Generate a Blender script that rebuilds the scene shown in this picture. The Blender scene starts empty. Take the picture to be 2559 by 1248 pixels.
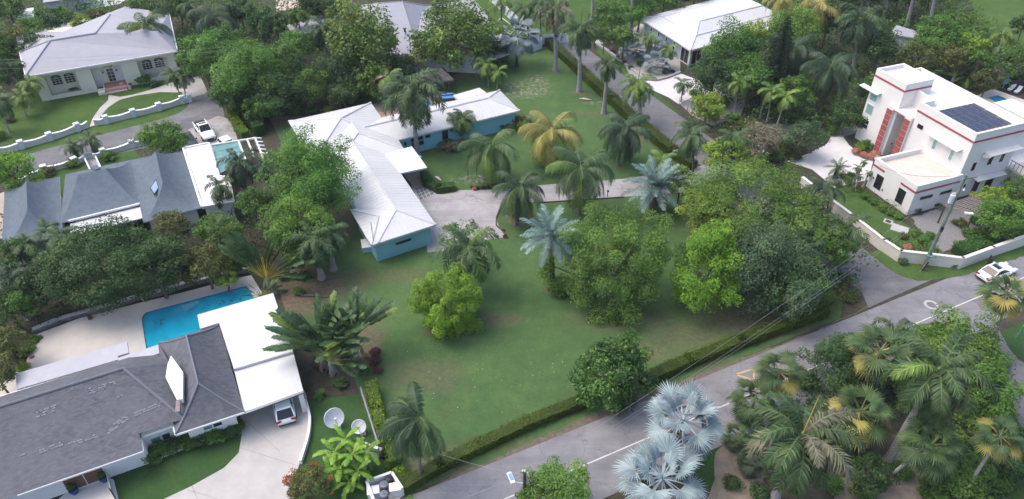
import bpy, math, random
import numpy as np
from mathutils import Vector, Matrix
from mathutils.geometry import tessellate_polygon
R_ = math.radians
scene = bpy.context.scene
# ---------------------------------------------------------------- camera, sky, sun, exposure
CX, CY, FPX, DEP, H = 1279.5, 624.0, 1850.0, R_(38), 52.0
cam = bpy.data.cameras.new('camera'); camo = bpy.data.objects.new('camera', cam)
scene.collection.objects.link(camo); scene.camera = camo
cam.sensor_width = 36; cam.lens = 36 * FPX / 2559.0
camo.location = (0, 0, H); camo.rotation_euler = (R_(90) - DEP, 0, 0)
cam.clip_start = .5; cam.clip_end = 3000
world = bpy.data.worlds.new('World'); scene.world = world; world.use_nodes = True
wn = world.node_tree; bg = wn.nodes['Background']
sky = wn.nodes.new('ShaderNodeTexSky'); sky.sky_type = 'NISHITA'; sky.sun_disc = False
SUN_EL, SUN_AZ = R_(60), R_(-80)            # azimuth from +Y, clockwise
sky.sun_elevation = SUN_EL; sky.sun_rotation = SUN_AZ % (2 * math.pi)
sky.air_density = 1.0; sky.dust_density = 4.0; sky.ozone_density = 1.3
wn.links.new(sky.outputs[0], bg.inputs[0]); bg.inputs[1].default_value = 0.15
sun = bpy.data.lights.new('sun', 'SUN'); suno = bpy.data.objects.new('sun', sun)
scene.collection.objects.link(suno); sun.energy = .6; sun.angle = R_(38); sun.color = (1, .93, .85)
sd = Vector((math.sin(SUN_AZ) * math.cos(SUN_EL), math.cos(SUN_AZ) * math.cos(SUN_EL), math.sin(SUN_EL)))
suno.rotation_euler = sd.to_track_quat('Z', 'Y').to_euler(); suno.location = (0, 0, 90)
scene.view_settings.view_transform = 'Standard'; scene.view_settings.look = 'None'
scene.view_settings.exposure = 1.1; scene.view_settings.gamma = 1.0
scene.view_settings.use_curve_mapping = False
scene.cycles.max_bounces = 8; scene.cycles.diffuse_bounces = 5; scene.cycles.transparent_max_bounces = 4

# ---------------------------------------------------------------- helpers
def ray(px, py):
    x = (px - CX) / FPX; y = -(py - CY) / FPX
    return np.array([x, math.cos(DEP) + y * math.sin(DEP), -math.sin(DEP) + y * math.cos(DEP)])
def G(px, py, z=0.0):
    v = ray(px, py); p = v * ((z - H) / v[2]); return Vector((p[0], p[1], z))
def ppm(p):                                   # photo pixels per metre near a point
    return FPX / (p[1] * math.cos(DEP) + (H - p[2]) * math.sin(DEP))
def above(b, px, py):                         # the point over ground depth of b seen at px,py
    v = ray(px, py); s = b[1] / v[1]; return Vector((v[0] * s, b[1], v[2] * s + H))

def tagit(o, label=None, cat=None, group=None, kind=None):
    if label: o['label'] = label
    if cat: o['category'] = cat
    if group: o['group'] = group
    if kind: o['kind'] = kind
    return o
def link(o): scene.collection.objects.link(o); return o
def thing(name, label, cat, loc=(0, 0, 0), group=None, rz=0.0):
    o = link(bpy.data.objects.new(name, None)); o.location = loc; o.rotation_euler = (0, 0, rz)
    o.empty_display_size = .5
    return tagit(o, label, cat, group)
def origin(o):
    p = Vector((0, 0, 0))
    while o is not None: p += o.location; o = o.parent
    return p

class MB:
    def __init__(s): s.v = []; s.f = []; s.mi = []; s.m = 0
    def add(s, vs, fs):
        n = len(s.v); s.v += [Vector(v) for v in vs]
        for f in fs: s.f.append([n + i for i in f]); s.mi.append(s.m)
        return s
    def prism(s, pts, z0, z1):
        """closed vertical prism from 2D/3D points (ccw or cw)"""
        a = sum(pts[i][0] * pts[(i + 1) % len(pts)][1] - pts[(i + 1) % len(pts)][0] * pts[i][1] for i in range(len(pts)))
        if a < 0: pts = pts[::-1]
        n = len(pts)
        vs = [(p[0], p[1], z0) for p in pts] + [(p[0], p[1], z1) for p in pts]
        fs = [list(range(n))[::-1], [n + i for i in range(n)]] + [[i, (i + 1) % n, n + (i + 1) % n, n + i] for i in range(n)]
        return s.add(vs, fs)
    def box(s, c, size, rz=0.0, rx=0.0, ry=0.0):
        M = Matrix.Translation(Vector(c)) @ Matrix.Rotation(rz, 4, 'Z') @ Matrix.Rotation(ry, 4, 'Y') @ Matrix.Rotation(rx, 4, 'X')
        x, y, z = size[0] / 2, size[1] / 2, size[2] / 2
        vs = [M @ Vector((a, b, c_)) for a in (-x, x) for b in (-y, y) for c_ in (-z, z)]
        return s.add(vs, [(0, 1, 3, 2), (4, 6, 7, 5), (0, 4, 5, 1), (2, 3, 7, 6), (0, 2, 6, 4), (1, 5, 7, 3)])
    def beam(s, a, b, w, h, up=(0, 0, 1)):
        a, b = Vector(a), Vector(b); d = b - a
        if d.length < 1e-6: return s
        d.normalize(); up = Vector(up)
        sd = d.cross(up)
        if sd.length < 1e-4: sd = d.cross(Vector((0, 1, 0)))
        sd.normalize(); u = sd.cross(d)
        vs = [p + sd * (w / 2 * i) + u * (h / 2 * j) for p in (a, b) for i in (-1, 1) for j in (-1, 1)]
        return s.add(vs, [(0, 1, 3, 2), (4, 6, 7, 5), (0, 4, 5, 1), (2, 3, 7, 6), (0, 2, 6, 4), (1, 5, 7, 3)])
    def tube(s, pts, rad, n=6, cap=True):
        pts = [Vector(p) for p in pts]
        if not hasattr(rad, '__len__'): rad = [rad] * len(pts)
        n0 = len(s.v); u = None
        for i, p in enumerate(pts):
            d = (pts[min(i + 1, len(pts) - 1)] - pts[max(i - 1, 0)]).normalized()
            if u is None:
                u = d.cross(Vector((0, 0, 1)))
                if u.length < 1e-3: u = Vector((1, 0, 0))
            u = (u - d * u.dot(d)).normalized(); w = d.cross(u)
            for k in range(n):
                a = 2 * math.pi * k / n
                s.v.append(p + (u * math.cos(a) + w * math.sin(a)) * rad[i])
        for i in range(len(pts) - 1):
            for k in range(n):
                a, b = n0 + i * n + k, n0 + i * n + (k + 1) % n
                s.f.append([a, b, b + n, a + n]); s.mi.append(s.m)
        if cap:
            s.f.append([n0 + k for k in range(n)][::-1]); s.mi.append(s.m)
            s.f.append([n0 + (len(pts) - 1) * n + k for k in range(n)]); s.mi.append(s.m)
        return s
    def lathe(s, c, prof, n=16):
        c = Vector(c); n0 = len(s.v)
        for r, z in prof:
            for k in range(n):
                a = 2 * math.pi * k / n; s.v.append(c + Vector((r * math.cos(a), r * math.sin(a), z)))
        for i in range(len(prof) - 1):
            for k in range(n):
                a, b = n0 + i * n + k, n0 + i * n + (k + 1) % n
                s.f.append([a, b, b + n, a + n]); s.mi.append(s.m)
        s.f.append([n0 + k for k in range(n)][::-1]); s.mi.append(s.m)
        s.f.append([n0 + (len(prof) - 1) * n + k for k in range(n)]); s.mi.append(s.m)
        return s
    def mesh(s, name, mats, off=Vector((0, 0, 0)), smooth=False):
        me = bpy.data.meshes.new(name)
        me.from_pydata([tuple(v - off) for v in s.v], [], s.f)
        if not isinstance(mats, (list, tuple)): mats = [mats]
        for m in mats: me.materials.append(m)
        if len(mats) > 1: me.polygons.foreach_set('material_index', s.mi)
        if smooth: me.polygons.foreach_set('use_smooth', [True] * len(me.polygons))
        me.update(); return me
    def build(s, name, mats, parent=None, label=None, cat=None, group=None, kind=None, smooth=False):
        if parent is not None: off = origin(parent)
        elif kind == 'structure' or kind == 'stuff': off = Vector((0, 0, 0))
        else:
            xs = [v.x for v in s.v]; ys = [v.y for v in s.v]
            off = Vector(((min(xs) + max(xs)) / 2, (min(ys) + max(ys)) / 2, min(v.z for v in s.v)))
        o = link(bpy.data.objects.new(name, s.mesh(name, mats, off, smooth)))
        if parent is not None: o.parent = parent
        else: o.location = off
        return tagit(o, label, cat, group, kind)

def copy_tree(o, parent=None):
    c = o.copy(); link(c)
    if parent is not None: c.parent = parent
    for ch in list(KIDS.get(o.name, [])) or list(o.children): copy_tree(ch, c)
    return c
KIDS = {}

# ---------------------------------------------------------------- materials
def nt(name):
    m = bpy.data.materials.new(name); m.use_nodes = True
    return m, m.node_tree, m.node_tree.nodes['Principled BSDF']
def N(t, ty, **kw):
    n = t.nodes.new(ty)
    for k, v in kw.items():
        if k.startswith('i_'): n.inputs[k[2:].replace('_', ' ')].default_value = v
        elif k.startswith('n_'): n.inputs[int(k[2:])].default_value = v
        else: setattr(n, k, v)
    return n
def wpos(t): return t.nodes.new('ShaderNodeNewGeometry').outputs['Position']
def ramp(t, fac, stops):
    r = t.nodes.new('ShaderNodeValToRGB'); t.links.new(fac, r.inputs[0]); e = r.color_ramp.elements
    while len(e) < len(stops): e.new(.5)
    for i, (p, c) in enumerate(stops): e[i].position = p; e[i].color = (*c, 1) if len(c) == 3 else c
    return r.outputs[0]
def mix(t, fac, a, b, mode='MIX'):
    m = t.nodes.new('ShaderNodeMix'); m.data_type = 'RGBA'; m.blend_type = mode
    for sock, val in ((m.inputs[0], fac), (m.inputs[6], a), (m.inputs[7], b)):
        if hasattr(val, 'is_output') or hasattr(val, 'links'): t.links.new(val, sock)
        elif isinstance(val, (int, float)): sock.default_value = val
        else: sock.default_value = (*val, 1)
    return m.outputs[2]
def noise(t, scale, detail=4, rough=.6, vec=None, dist=0.0):
    n = t.nodes.new('ShaderNodeTexNoise'); n.inputs['Scale'].default_value = scale
    n.inputs['Detail'].default_value = detail; n.inputs['Roughness'].default_value = rough
    n.inputs['Distortion'].default_value = dist
    t.links.new(vec if vec is not None else wpos(t), n.inputs['Vector']); return n.outputs[0]
def bump(t, b, h, strength=.3, dist=.05):
    n = t.nodes.new('ShaderNodeBump'); n.inputs['Strength'].default_value = strength
    n.inputs['Distance'].default_value = dist; t.links.new(h, n.inputs['Height']); t.links.new(n.outputs[0], b.inputs['Normal'])
def sc(c, k): return tuple(min(1, x * k) for x in c)
def paint(name, c, rough=.6, var=.12, scale=1.2, metal=0.0, bmp=0.0, stain=None, stain_amt=.35, spec=.4, vary=False):
    """painted / plain surface: base colour with faint noise, optional stains"""
    m, t, b = nt(name)
    n = noise(t, scale, 6, .65)
    col = ramp(t, n, [(.3, sc(c, 1 - var)), (.7, sc(c, 1 + var * .5))])
    if stain is not None:
        n2 = noise(t, scale * .35, 8, .7, dist=.6)
        f = ramp(t, n2, [(.5, (0, 0, 0)), (.75, (stain_amt,) * 3)])
        col = mix(t, f, col, stain)
    if vary:
        oi = t.nodes.new('ShaderNodeObjectInfo')
        k = ramp(t, oi.outputs['Random'], [(0, (1 - vary,) * 3), (1, (1, 1, 1))])
        col = mix(t, 1.0, col, k, 'MULTIPLY')
    t.links.new(col, b.inputs['Base Color'])
    b.inputs['Roughness'].default_value = rough; b.inputs['Metallic'].default_value = metal
    b.inputs['Specular IOR Level'].default_value = spec
    if bmp: bump(t, b, noise(t, 22, 3), bmp, .02)
    return m
def leafmat(name, c1, c2, c3, rough=.5, trans=.36, hue=.012, val=.25):
    """leaf material: 'tone' runs from old/dark to young/light leaf colour"""
    m, t, b = nt(name)
    a = N(t, 'ShaderNodeAttribute', attribute_name='tone')
    col = ramp(t, a.outputs['Fac'], [(0, c1), (.55, c2), (1, c3)])
    oi = t.nodes.new('ShaderNodeObjectInfo')
    hs = t.nodes.new('ShaderNodeHueSaturation')
    mr = N(t, 'ShaderNodeMapRange'); t.links.new(oi.outputs['Random'], mr.inputs[0])
    mr.inputs[3].default_value = .5 - hue; mr.inputs[4].default_value = .5 + hue
    mr2 = N(t, 'ShaderNodeMapRange'); t.links.new(noise(t, .25, 3), mr2.inputs[0])
    mr2.inputs[1].default_value = .3; mr2.inputs[2].default_value = .7
    mr2.inputs[3].default_value = 1 - val; mr2.inputs[4].default_value = 1 + val
    t.links.new(mr.outputs[0], hs.inputs['Hue']); t.links.new(mr2.outputs[0], hs.inputs['Value'])
    t.links.new(col, hs.inputs['Color'])
    t.links.new(hs.outputs[0], b.inputs['Base Color'])
    b.inputs['Roughness'].default_value = rough; b.inputs['Specular IOR Level'].default_value = .35
    if trans:
        tr = t.nodes.new('ShaderNodeBsdfTranslucent'); t.links.new(hs.outputs[0], tr.inputs[0])
        ms = t.nodes.new('ShaderNodeMixShader'); ms.inputs[0].default_value = trans
        t.links.new(b.outputs[0], ms.inputs[1]); t.links.new(tr.outputs[0], ms.inputs[2])
        t.links.new(ms.outputs[0], t.nodes['Material Output'].inputs[0])
    return m

# leaf colours
LM = dict(
    dark=leafmat('leaf_dark_green', (.022, .055, .018), (.048, .108, .030), (.12, .21, .055)),
    mid=leafmat('leaf_mid_green', (.035, .085, .018), (.085, .18, .030), (.18, .31, .055)),
    bright=leafmat('leaf_bright_green', (.05, .125, .02), (.105, .235, .035), (.20, .36, .055)),
    yellow=leafmat('leaf_yellow_green', (.08, .16, .018), (.19, .31, .035), (.36, .46, .06)),
    lime=leafmat('leaf_lime_green', (.085, .185, .015), (.175, .33, .026), (.30, .47, .045)),
    grey=leafmat('leaf_grey_green', (.04, .08, .038), (.08, .145, .062), (.17, .24, .11)),
    olive=leafmat('leaf_olive_green', (.04, .06, .015), (.10, .125, .03), (.22, .23, .06)),
    fresh=leafmat('leaf_fresh_green', (.052, .12, .02), (.112, .235, .038), (.22, .37, .06)),
    glossy=leafmat('leaf_dark_glossy', (.02, .06, .015), (.055, .13, .022), (.17, .30, .05), rough=.33),
    almond=leafmat('leaf_large_glossy', (.035, .08, .018), (.10, .19, .032), (.26, .33, .06), rough=.35),
    sage=leafmat('leaf_pinkish_variegated', (.06, .09, .035), (.20, .20, .11), (.42, .34, .27)),
    red=leafmat('leaf_dark_red', (.035, .02, .018), (.10, .035, .035), (.20, .07, .06)),
    hedge=leafmat('leaf_hedge', (.05, .085, .01), (.11, .175, .018), (.20, .27, .035), val=.3),
    hedge2=leafmat('leaf_hedge_lime', (.07, .13, .012), (.18, .28, .02), (.40, .46, .05), val=.3),
    pine=leafmat('pine_needle', (.012, .028, .014), (.025, .05, .024), (.05, .08, .03)),
    palm=leafmat('palm_leaflet_green', (.022, .05, .02), (.052, .10, .034), (.13, .19, .06), trans=.18),
    palmd=leafmat('palm_leaflet_dark', (.014, .034, .018), (.03, .062, .028), (.07, .11, .045), trans=.12),
    palml=leafmat('palm_leaflet_light', (.05, .10, .02), (.12, .20, .04), (.25, .34, .07), trans=.22),
    palmy=leafmat('palm_leaflet_yellow', (.15, .16, .035), (.30, .28, .065), (.44, .37, .15), trans=.2),
    olivepalm=leafmat('palm_leaflet_fading', (.07, .075, .045), (.14, .145, .085), (.24, .23, .15), trans=.12, hue=.01),
    dead=leafmat('palm_leaflet_dead', (.12, .09, .07), (.22, .175, .13), (.36, .29, .215), trans=.08, hue=.01),
    silver=leafmat('silver_fan_leaf', (.13, .19, .20), (.24, .32, .335), (.42, .50, .52), trans=.08, hue=.008),
    silverd=leafmat('dusky_silver_leaf', (.09, .13, .135), (.17, .225, .23), (.28, .34, .345), trans=.08, hue=.008),
    blued=leafmat('blue_feather_leaflet', (.08, .14, .125), (.15, .235, .21), (.27, .37, .33), trans=.08, hue=.008),
    banana=leafmat('banana_leaf', (.08, .18, .02), (.17, .33, .035), (.36, .50, .08), trans=.3),
    trav=leafmat('paddle_leaf', (.025, .06, .028), (.05, .11, .042), (.14, .21, .075), rough=.48, trans=.2),
    flower_pink=leafmat('flower_coral', (.5, .12, .10), (.68, .22, .2), (.8, .4, .35)),
    flower_white=leafmat('flower_white', (.6, .6, .55), (.75, .75, .7), (.85, .85, .8)),
    flower_red=leafmat('flower_red', (.4, .03, .02), (.6, .08, .04), (.7, .2, .08)),
)
BARK = paint('bark', (.16, .13, .10), .9, .35, 3, bmp=.5)
BARKG = paint('palm_trunk_grey', (.36, .34, .33), .85, .22, 2.5, bmp=.3, stain=(.18, .17, .15), vary=.2)
BARKC = paint('coconut_trunk', (.20, .175, .15), .9, .3, 4, bmp=.5)
BARKD = paint('dark_trunk', (.055, .045, .04), .95, .3, 4, bmp=.5)
SHAFT = paint('crownshaft_green', (.16, .26, .08), .45, .15, 2)
STEMY = paint('yellow_petiole', (.62, .42, .06), .5, .3, 2)
STEMG = paint('green_petiole', (.28, .33, .10), .5, .2, 2)
STEMW = paint('pale_petiole', (.52, .54, .48), .5, .15, 2)
TWIG = paint('bare_branch', (.27, .235, .215), .9, .2, 4)
# ---------------------------------------------------------------- ground surfaces
def soilmask(t, spots, inner=.55):
    """union of ragged ellipses given in world metres (worn or bare places in the turf)"""
    pos = wpos(t); out = None
    n = noise(t, .9, 6, .7)
    for (x, y, rx, ry, amt) in spots:
        mp = N(t, 'ShaderNodeMapping'); mp.vector_type = 'POINT'; t.links.new(pos, mp.inputs[0])
        mp.inputs['Scale'].default_value = (1 / rx, 1 / ry, 0); mp.inputs['Location'].default_value = (-x / rx, -y / ry, 0)
        ln = N(t, 'ShaderNodeVectorMath', operation='LENGTH'); t.links.new(mp.outputs[0], ln.inputs[0])
        ad = N(t, 'ShaderNodeMath', operation='MULTIPLY_ADD'); t.links.new(n, ad.inputs[0]); ad.inputs[1].default_value = 1.6
        t.links.new(ln.outputs['Value'], ad.inputs[2])
        mr = N(t, 'ShaderNodeMapRange'); t.links.new(ad.outputs[0], mr.inputs[0])
        mr.inputs[1].default_value = .8 + inner; mr.inputs[2].default_value = 1.9
        mr.inputs[3].default_value = amt; mr.inputs[4].default_value = 0
        if out is None: out = mr.outputs[0]
        else:
            mx = N(t, 'ShaderNodeMath', operation='MAXIMUM'); t.links.new(out, mx.inputs[0]); t.links.new(mr.outputs[0], mx.inputs[1]); out = mx.outputs[0]
    return out
def turf(name, c1, c2, c3, spots=(), worn=.5, soil=(.15, .12, .085), rocks=()):
    m, t, b = nt(name)
    big = noise(t, .07, 4, .6, dist=.8); med = noise(t, .55, 6, .65); fine = noise(t, 9, 5, .75)
    col = ramp(t, big, [(.32, c1), (.5, c2), (.68, c3)])
    col = mix(t, .55, col, ramp(t, med, [(.3, c1), (.55, c2), (.75, c3)]))
    dry = ramp(t, noise(t, .22, 8, .72, dist=1.2), [(.54, (0, 0, 0)), (.74, (worn,) * 3)])
    col = mix(t, dry, col, (.135, .135, .058))
    bare = ramp(t, noise(t, 1.1, 8, .8), [(.62, (0, 0, 0)), (.72, (.35,) * 3)])
    col = mix(t, bare, col, (.13, .115, .065))
    if spots:
        f = soilmask(t, spots); s2 = ramp(t, noise(t, 2.2, 8, .75), [(.3, sc(soil, .6)), (.7, sc(soil, 1.35))])
        col = mix(t, f, col, s2)
    if rocks:
        f = soilmask(t, rocks); rk = ramp(t, noise(t, 1.6, 8, .85), [(.5, (0, 0, 0)), (.56, (1, 1, 1))])
        mm = N(t, 'ShaderNodeMath', operation='MULTIPLY'); t.links.new(f, mm.inputs[0]); t.links.new(rk, mm.inputs[1])
        col = mix(t, mm.outputs[0], col, (.30, .27, .225))
    col = mix(t, .6, col, ramp(t, noise(t, 2.6, 7, .8), [(.3, (.72, .74, .7)), (.7, (1.25, 1.22, 1.15))]), 'MULTIPLY')
    col = mix(t, .6, col, ramp(t, fine, [(.25, (.45, .45, .45)), (.75, (1.35, 1.35, 1.35))]), 'MULTIPLY')
    t.links.new(col, b.inputs['Base Color']); b.inputs['Roughness'].default_value = .95
    b.inputs['Specular IOR Level'].default_value = .1
    bump(t, b, fine, .7, .05); return m
def asphalt(name, c, patch=.35, pale=(.30, .29, .28)):
    m, t, b = nt(name)
    col = ramp(t, noise(t, .35, 6, .65), [(.3, sc(c, .78)), (.7, sc(c, 1.18))])
    col = mix(t, .5, col, ramp(t, noise(t, 35, 2, .8), [(.3, (.7,) * 3), (.7, (1.3,) * 3)]), 'MULTIPLY')
    cr = N(t, 'ShaderNodeTexVoronoi', feature='DISTANCE_TO_EDGE'); cr.inputs['Scale'].default_value = .26
    ns = N(t, 'ShaderNodeTexNoise'); ns.inputs['Scale'].default_value = 1.3; t.links.new(wpos(t), ns.inputs[0])
    va = N(t, 'ShaderNodeVectorMath', operation='MULTIPLY_ADD'); t.links.new(ns.outputs['Color'], va.inputs[0]); va.inputs[1].default_value = (1.5, 1.5, 0); t.links.new(wpos(t), va.inputs[2])
    t.links.new(va.outputs[0], cr.inputs['Vector'])
    col = mix(t, ramp(t, cr.outputs[0], [(0, (.55,) * 3), (.012, (0, 0, 0))]), col, sc(c, .45))
    pt = ramp(t, noise(t, .5, 9, .75, dist=1.5), [(.6, (0, 0, 0)), (.7, (patch,) * 3)])
    col = mix(t, pt, col, pale)
    mp = N(t, 'ShaderNodeMapping'); t.links.new(wpos(t), mp.inputs[0]); mp.inputs['Rotation'].default_value = (0, 0, -R_(26)); mp.inputs['Scale'].default_value = (.09, 1.1, 1)
    col = mix(t, .8, col, ramp(t, noise(t, .9, 6, .7, vec=mp.outputs[0]), [(.3, (.78,) * 3), (.7, (1.2,) * 3)]), 'MULTIPLY')
    t.links.new(col, b.inputs['Base Color']); b.inputs['Roughness'].default_value = .9
    bump(t, b, noise(t, 30, 3), .35, .02); return m
def spt(px, py, rx, ry, a=1.0):
    p = G(px, py); return (p.x, p.y, rx, ry, a)
lawn_spots = [spt(880, 700, 3.2, 2.6, .5), spt(1000, 690, 4, 1.6, .35), spt(760, 720, 5, 5, 1), spt(850, 560, 2.2, 5, .8), spt(720, 300, 9, 3, .8),
    spt(1060, 940, 4.5, 2.6, .4), spt(1240, 800, 3.6, 1.2, .5), spt(1560, 800, 6.5, 2.2, .4), spt(1720, 840, 5.5, 2.4, .4), spt(1890, 800, 7, 3.4, .7), spt(1740, 900, 2.6, 1, .8),
    spt(1300, 1110, 7, .8, .35), spt(1090, 1160, 3.5, 2, .6), spt(1600, 880, 4, 1.5, .5), spt(1380, 722, 1.2, .9, .9), spt(1120, 828, 2.8, 1.2, .6),
    spt(1900, 560, 9, 9, 1), spt(1545, 416, 1, .6, .8), spt(1447, 232, 1.6, .6, 1), spt(1388, 181, 1, .5, .9), spt(1300, 545, 2, 2, .8), spt(1100, 610, 2, 1, .6),
    spt(1600, 335, 2, 3, .6), spt(1480, 285, 2.5, 1, .5), spt(1130, 185, 6, 2.5, .7), spt(920, 860, 1.6, 4, .8)]
lawn_rocks = [spt(1310, 225, 4.5, 3.5), spt(1190, 450, 3.2, 1.4), spt(1490, 258, 2, .8, .7), spt(1340, 205, 2, 3)]
M_LAWN = turf('lawn_turf', (.050, .102, .042), (.078, .142, .052), (.118, .188, .068), lawn_spots, .35, rocks=lawn_rocks)
M_TURF = turf('garden_turf', (.042, .09, .026), (.068, .125, .034), (.10, .155, .044), (), .4)
M_TURFD = turf('front_turf', (.03, .07, .026), (.046, .098, .032), (.066, .12, .038), (), .3)
M_SOIL = paint('leafy_soil', (.060, .054, .036), .97, .5, 1.4, bmp=.6, stain=(.03, .05, .02), stain_amt=.8)
M_VERGE = paint('verge_soil', (.15, .12, .095), .97, .35, 2.5, bmp=.6, stain=(.07, .09, .035), stain_amt=.8)
M_SAND = paint('sandy_soil', (.25, .205, .16), .97, .25, 1.5, bmp=.5, stain=(.12, .12, .06), stain_amt=.7)
M_ROAD = asphalt('road_asphalt', (.20, .198, .21), .3)
M_ROADS = asphalt('side_road_asphalt', (.15, .148, .155), .35, (.24, .225, .21))
M_DRIVE = asphalt('worn_concrete_drive', (.33, .32, .32), .5, (.44, .43, .42))
M_CONC = paint('pale_concrete', (.44, .42, .40), .85, .14, .6, stain=(.36, .33, .30), stain_amt=.6, bmp=.2)
M_WCONC = paint('white_concrete', (.58, .565, .56), .85, .08, .8, stain=(.50, .48, .45), stain_amt=.5)
M_GRAV = paint('pale_gravel', (.36, .34, .315), .95, .35, 6, bmp=.9, stain=(.22, .2, .17), stain_amt=.6)
M_GRAVG = paint('grey_gravel', (.22, .215, .215), .95, .4, 7, bmp=.9)
M_MARK = paint('white_road_paint', (.56, .56, .55), .8, .1, 3, stain=(.28, .28, .28), stain_amt=.85)
M_MARKY = paint('orange_road_paint', (.52, .36, .18), .8, .15, 3, stain=(.3, .25, .2), stain_amt=.7)

def smoothed(pts, k=5):
    n = len(pts); out = []
    for i in range(n):
        p0, p1, p2, p3 = (Vector(pts[(i + j - 1) % n]) for j in range(4))
        for s in range(k):
            t = s / k
            out.append(.5 * ((2 * p1) + (-p0 + p2) * t + (2 * p0 - 5 * p1 + 4 * p2 - p3) * t * t + (-p0 + 3 * p1 - 3 * p2 + p3) * t ** 3))
    return out
def flat(loops):
    fs = tessellate_polygon([[Vector((p[0], p[1], 0)) for p in l] for l in loops])
    vs = [p for l in loops for p in l]; out = []
    for f in fs:
        a, b, c = (vs[i] for i in f)
        ar = (b[0] - a[0]) * (c[1] - a[1]) - (b[1] - a[1]) * (c[0] - a[0])
        if abs(ar) < 1e-8: continue
        out.append(list(f) if ar > 0 else list(f)[::-1])
    return vs, out
def sheet(name, px, z, mat, curve=0, label=None, world=False, ragged=0.0, kind='structure'):
    pts = [Vector((p[0], p[1], z)) for p in px] if world else [G(a, b, 0) for a, b in px]
    if curve: pts = smoothed(pts, curve)
    if ragged:
        rr = random.Random(len(pts) * 7 + int(pts[0].x)); q = []
        for i in range(len(pts)):
            a, b = pts[i], pts[(i + 1) % len(pts)]; m = max(1, int((b - a).length / .5))
            for k in range(m): q.append(a.lerp(b, k / m) + Vector((rr.uniform(-1, 1), rr.uniform(-1, 1), 0)) * ragged)
        pts = q
    for p in pts: p.z = z
    vs, fs = flat([pts]); mb = MB(); mb.add(vs, fs)
    return mb.build(name, mat, label=label, kind=kind)

gm = MB(); gm.add([(-560, -180, 0), (560, -180, 0), (560, 480, 0), (-560, 480, 0)], [(0, 1, 2, 3)])
gm.build('ground', M_SOIL, kind='structure')
# lawns
sheet('lawn', [(670, 290), (830, 290), (920, 245), (1120, 195), (1240, 150), (1352, 118), (1390, 120), (1620, 345), (1760, 440), (2120, 700), (2100, 795), (1010, 1240), (960, 1210), (905, 1000), (870, 900), (720, 800), (690, 700), (800, 560), (690, 330)], .006, M_LAWN)
sheet('lawn', [(-60, 400), (-20, 300), (60, 225), (480, 160), (470, 262), (240, 315), (60, 372)], .007, M_TURF)
sheet('lawn', [(-120, 425), (60, 362), (245, 316), (470, 262), (560, 300), (470, 320), (-60, 410)], .012, M_TURF, ragged=.12)
sheet('lawn', [(80, 440), (330, 372), (400, 440), (300, 500), (120, 500)], .008, M_TURF)
sheet('lawn', [(290, 1195), (345, 1160), (410, 1110), (520, 1080), (608, 1060), (607, 1090), (603, 1115), (594, 1138), (578, 1160), (552, 1182), (515, 1204), (460, 1232), (395, 1264), (290, 1264)], .010, M_TURFD, 0)
sheet('lawn', [(770, 1000), (905, 985), (950, 1130), (1000, 1210), (940, 1290), (720, 1290), (765, 1120)], .010, M_TURFD)
sheet('lawn', [(2060, 490), (2100, 440), (2190, 500), (2310, 600), (2290, 640), (2230, 640), (2130, 560)], .010, M_TURF)
sheet('lawn', [(2380, -60), (2420, -10), (2450, 70), (2520, 130), (2700, 150), (2700, -60)], .010, M_TURF)
sheet('lawn', [(1250, 40), (1400, 115), (1480, 110), (1620, 60), (1600, -60), (1190, -60)], .007, M_TURF)
sheet('lawn', [(1250, -60), (1219, 0), (1340, 110), (1300, 120), (1150, -20)], .009, M_TURF)
sheet('lawn', [(1560, 160), (1630, 225), (1700, 280), (1690, 292), (1600, 235), (1490, 130), (1500, 110)], .010, M_TURF)
sheet('lawn', [(2500, 840), (2535, 815), (2700, 760), (2700, 940), (2580, 905), (2530, 880)], .014, M_TURFD, 3)
sheet('lawn', [(1720, 1170), (1850, 1075), (2010, 1000), (2080, 1010), (2080, 1100), (1960, 1170), (1800, 1260)], .014, M_TURFD)
sheet('lawn', [(2500, 1010), (2620, 1060), (2700, 1300), (2300, 1350), (2420, 1120)], .010, M_TURFD)
sheet('lawn', [(440, 80), (560, 60), (560, 150), (440, 150)], .008, M_TURF)
sheet('lawn', [(2170, 630), (2200, 626), (2242, 655), (2315, 663), (2395, 673), (2559, 614), (2660, 578), (2660, 605), (2559, 641), (2440, 680), (2400, 690), (2345, 699), (2290, 702), (2250, 690), (2212, 668)], .040, M_TURF, ragged=.1)
# bare verges and beds
sheet('verge', [(1000, 1250), (1150, 1185), (1470, 1040), (1520, 1020), (1680, 960), (2060, 820), (2170, 765), (2200, 742), (2195, 755), (1930, 880), (1603, 1014), (1320, 1145), (1030, 1262)], .016, M_VERGE, ragged=.15)
sheet('sandy_ground', [(2060, 1350), (2100, 1200), (2190, 1140), (2300, 1120), (2380, 1190), (2390, 1350)], .016, M_SAND, ragged=.3)
sheet('sandy_ground', [(1770, 1300), (1790, 1190), (1830, 1165), (1900, 1180), (1900, 1300)], .018, M_SAND, 4)
sheet('sandy_ground', [(1785, 1150), (1800, 1120), (1850, 1100), (1930, 1120), (1960, 1160), (1900, 1200), (1800, 1220)], .020, M_SAND, 4)
sheet('garden_bed', [(1585, 210), (1700, 185), (1700, 110), (1600, 60), (1560, 85), (1545, 130)], .012, M_GRAV)
sheet('gravel_yard', [(1700, 262), (1800, 205), (1870, 240), (1850, 290), (1780, 315), (1730, 290)], .012, M_GRAV)
sheet('gravel_yard', [(2280, 545), (2400, 500), (2500, 470), (2480, 560), (2400, 610), (2340, 640), (2300, 590)], .013, M_GRAVG, ragged=.15)
sheet('gravel_yard', [(2077, 343), (2107, 343), (2150, 330), (2150, 310), (2120, 318), (2060, 336)], .013, M_GRAVG)
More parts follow.
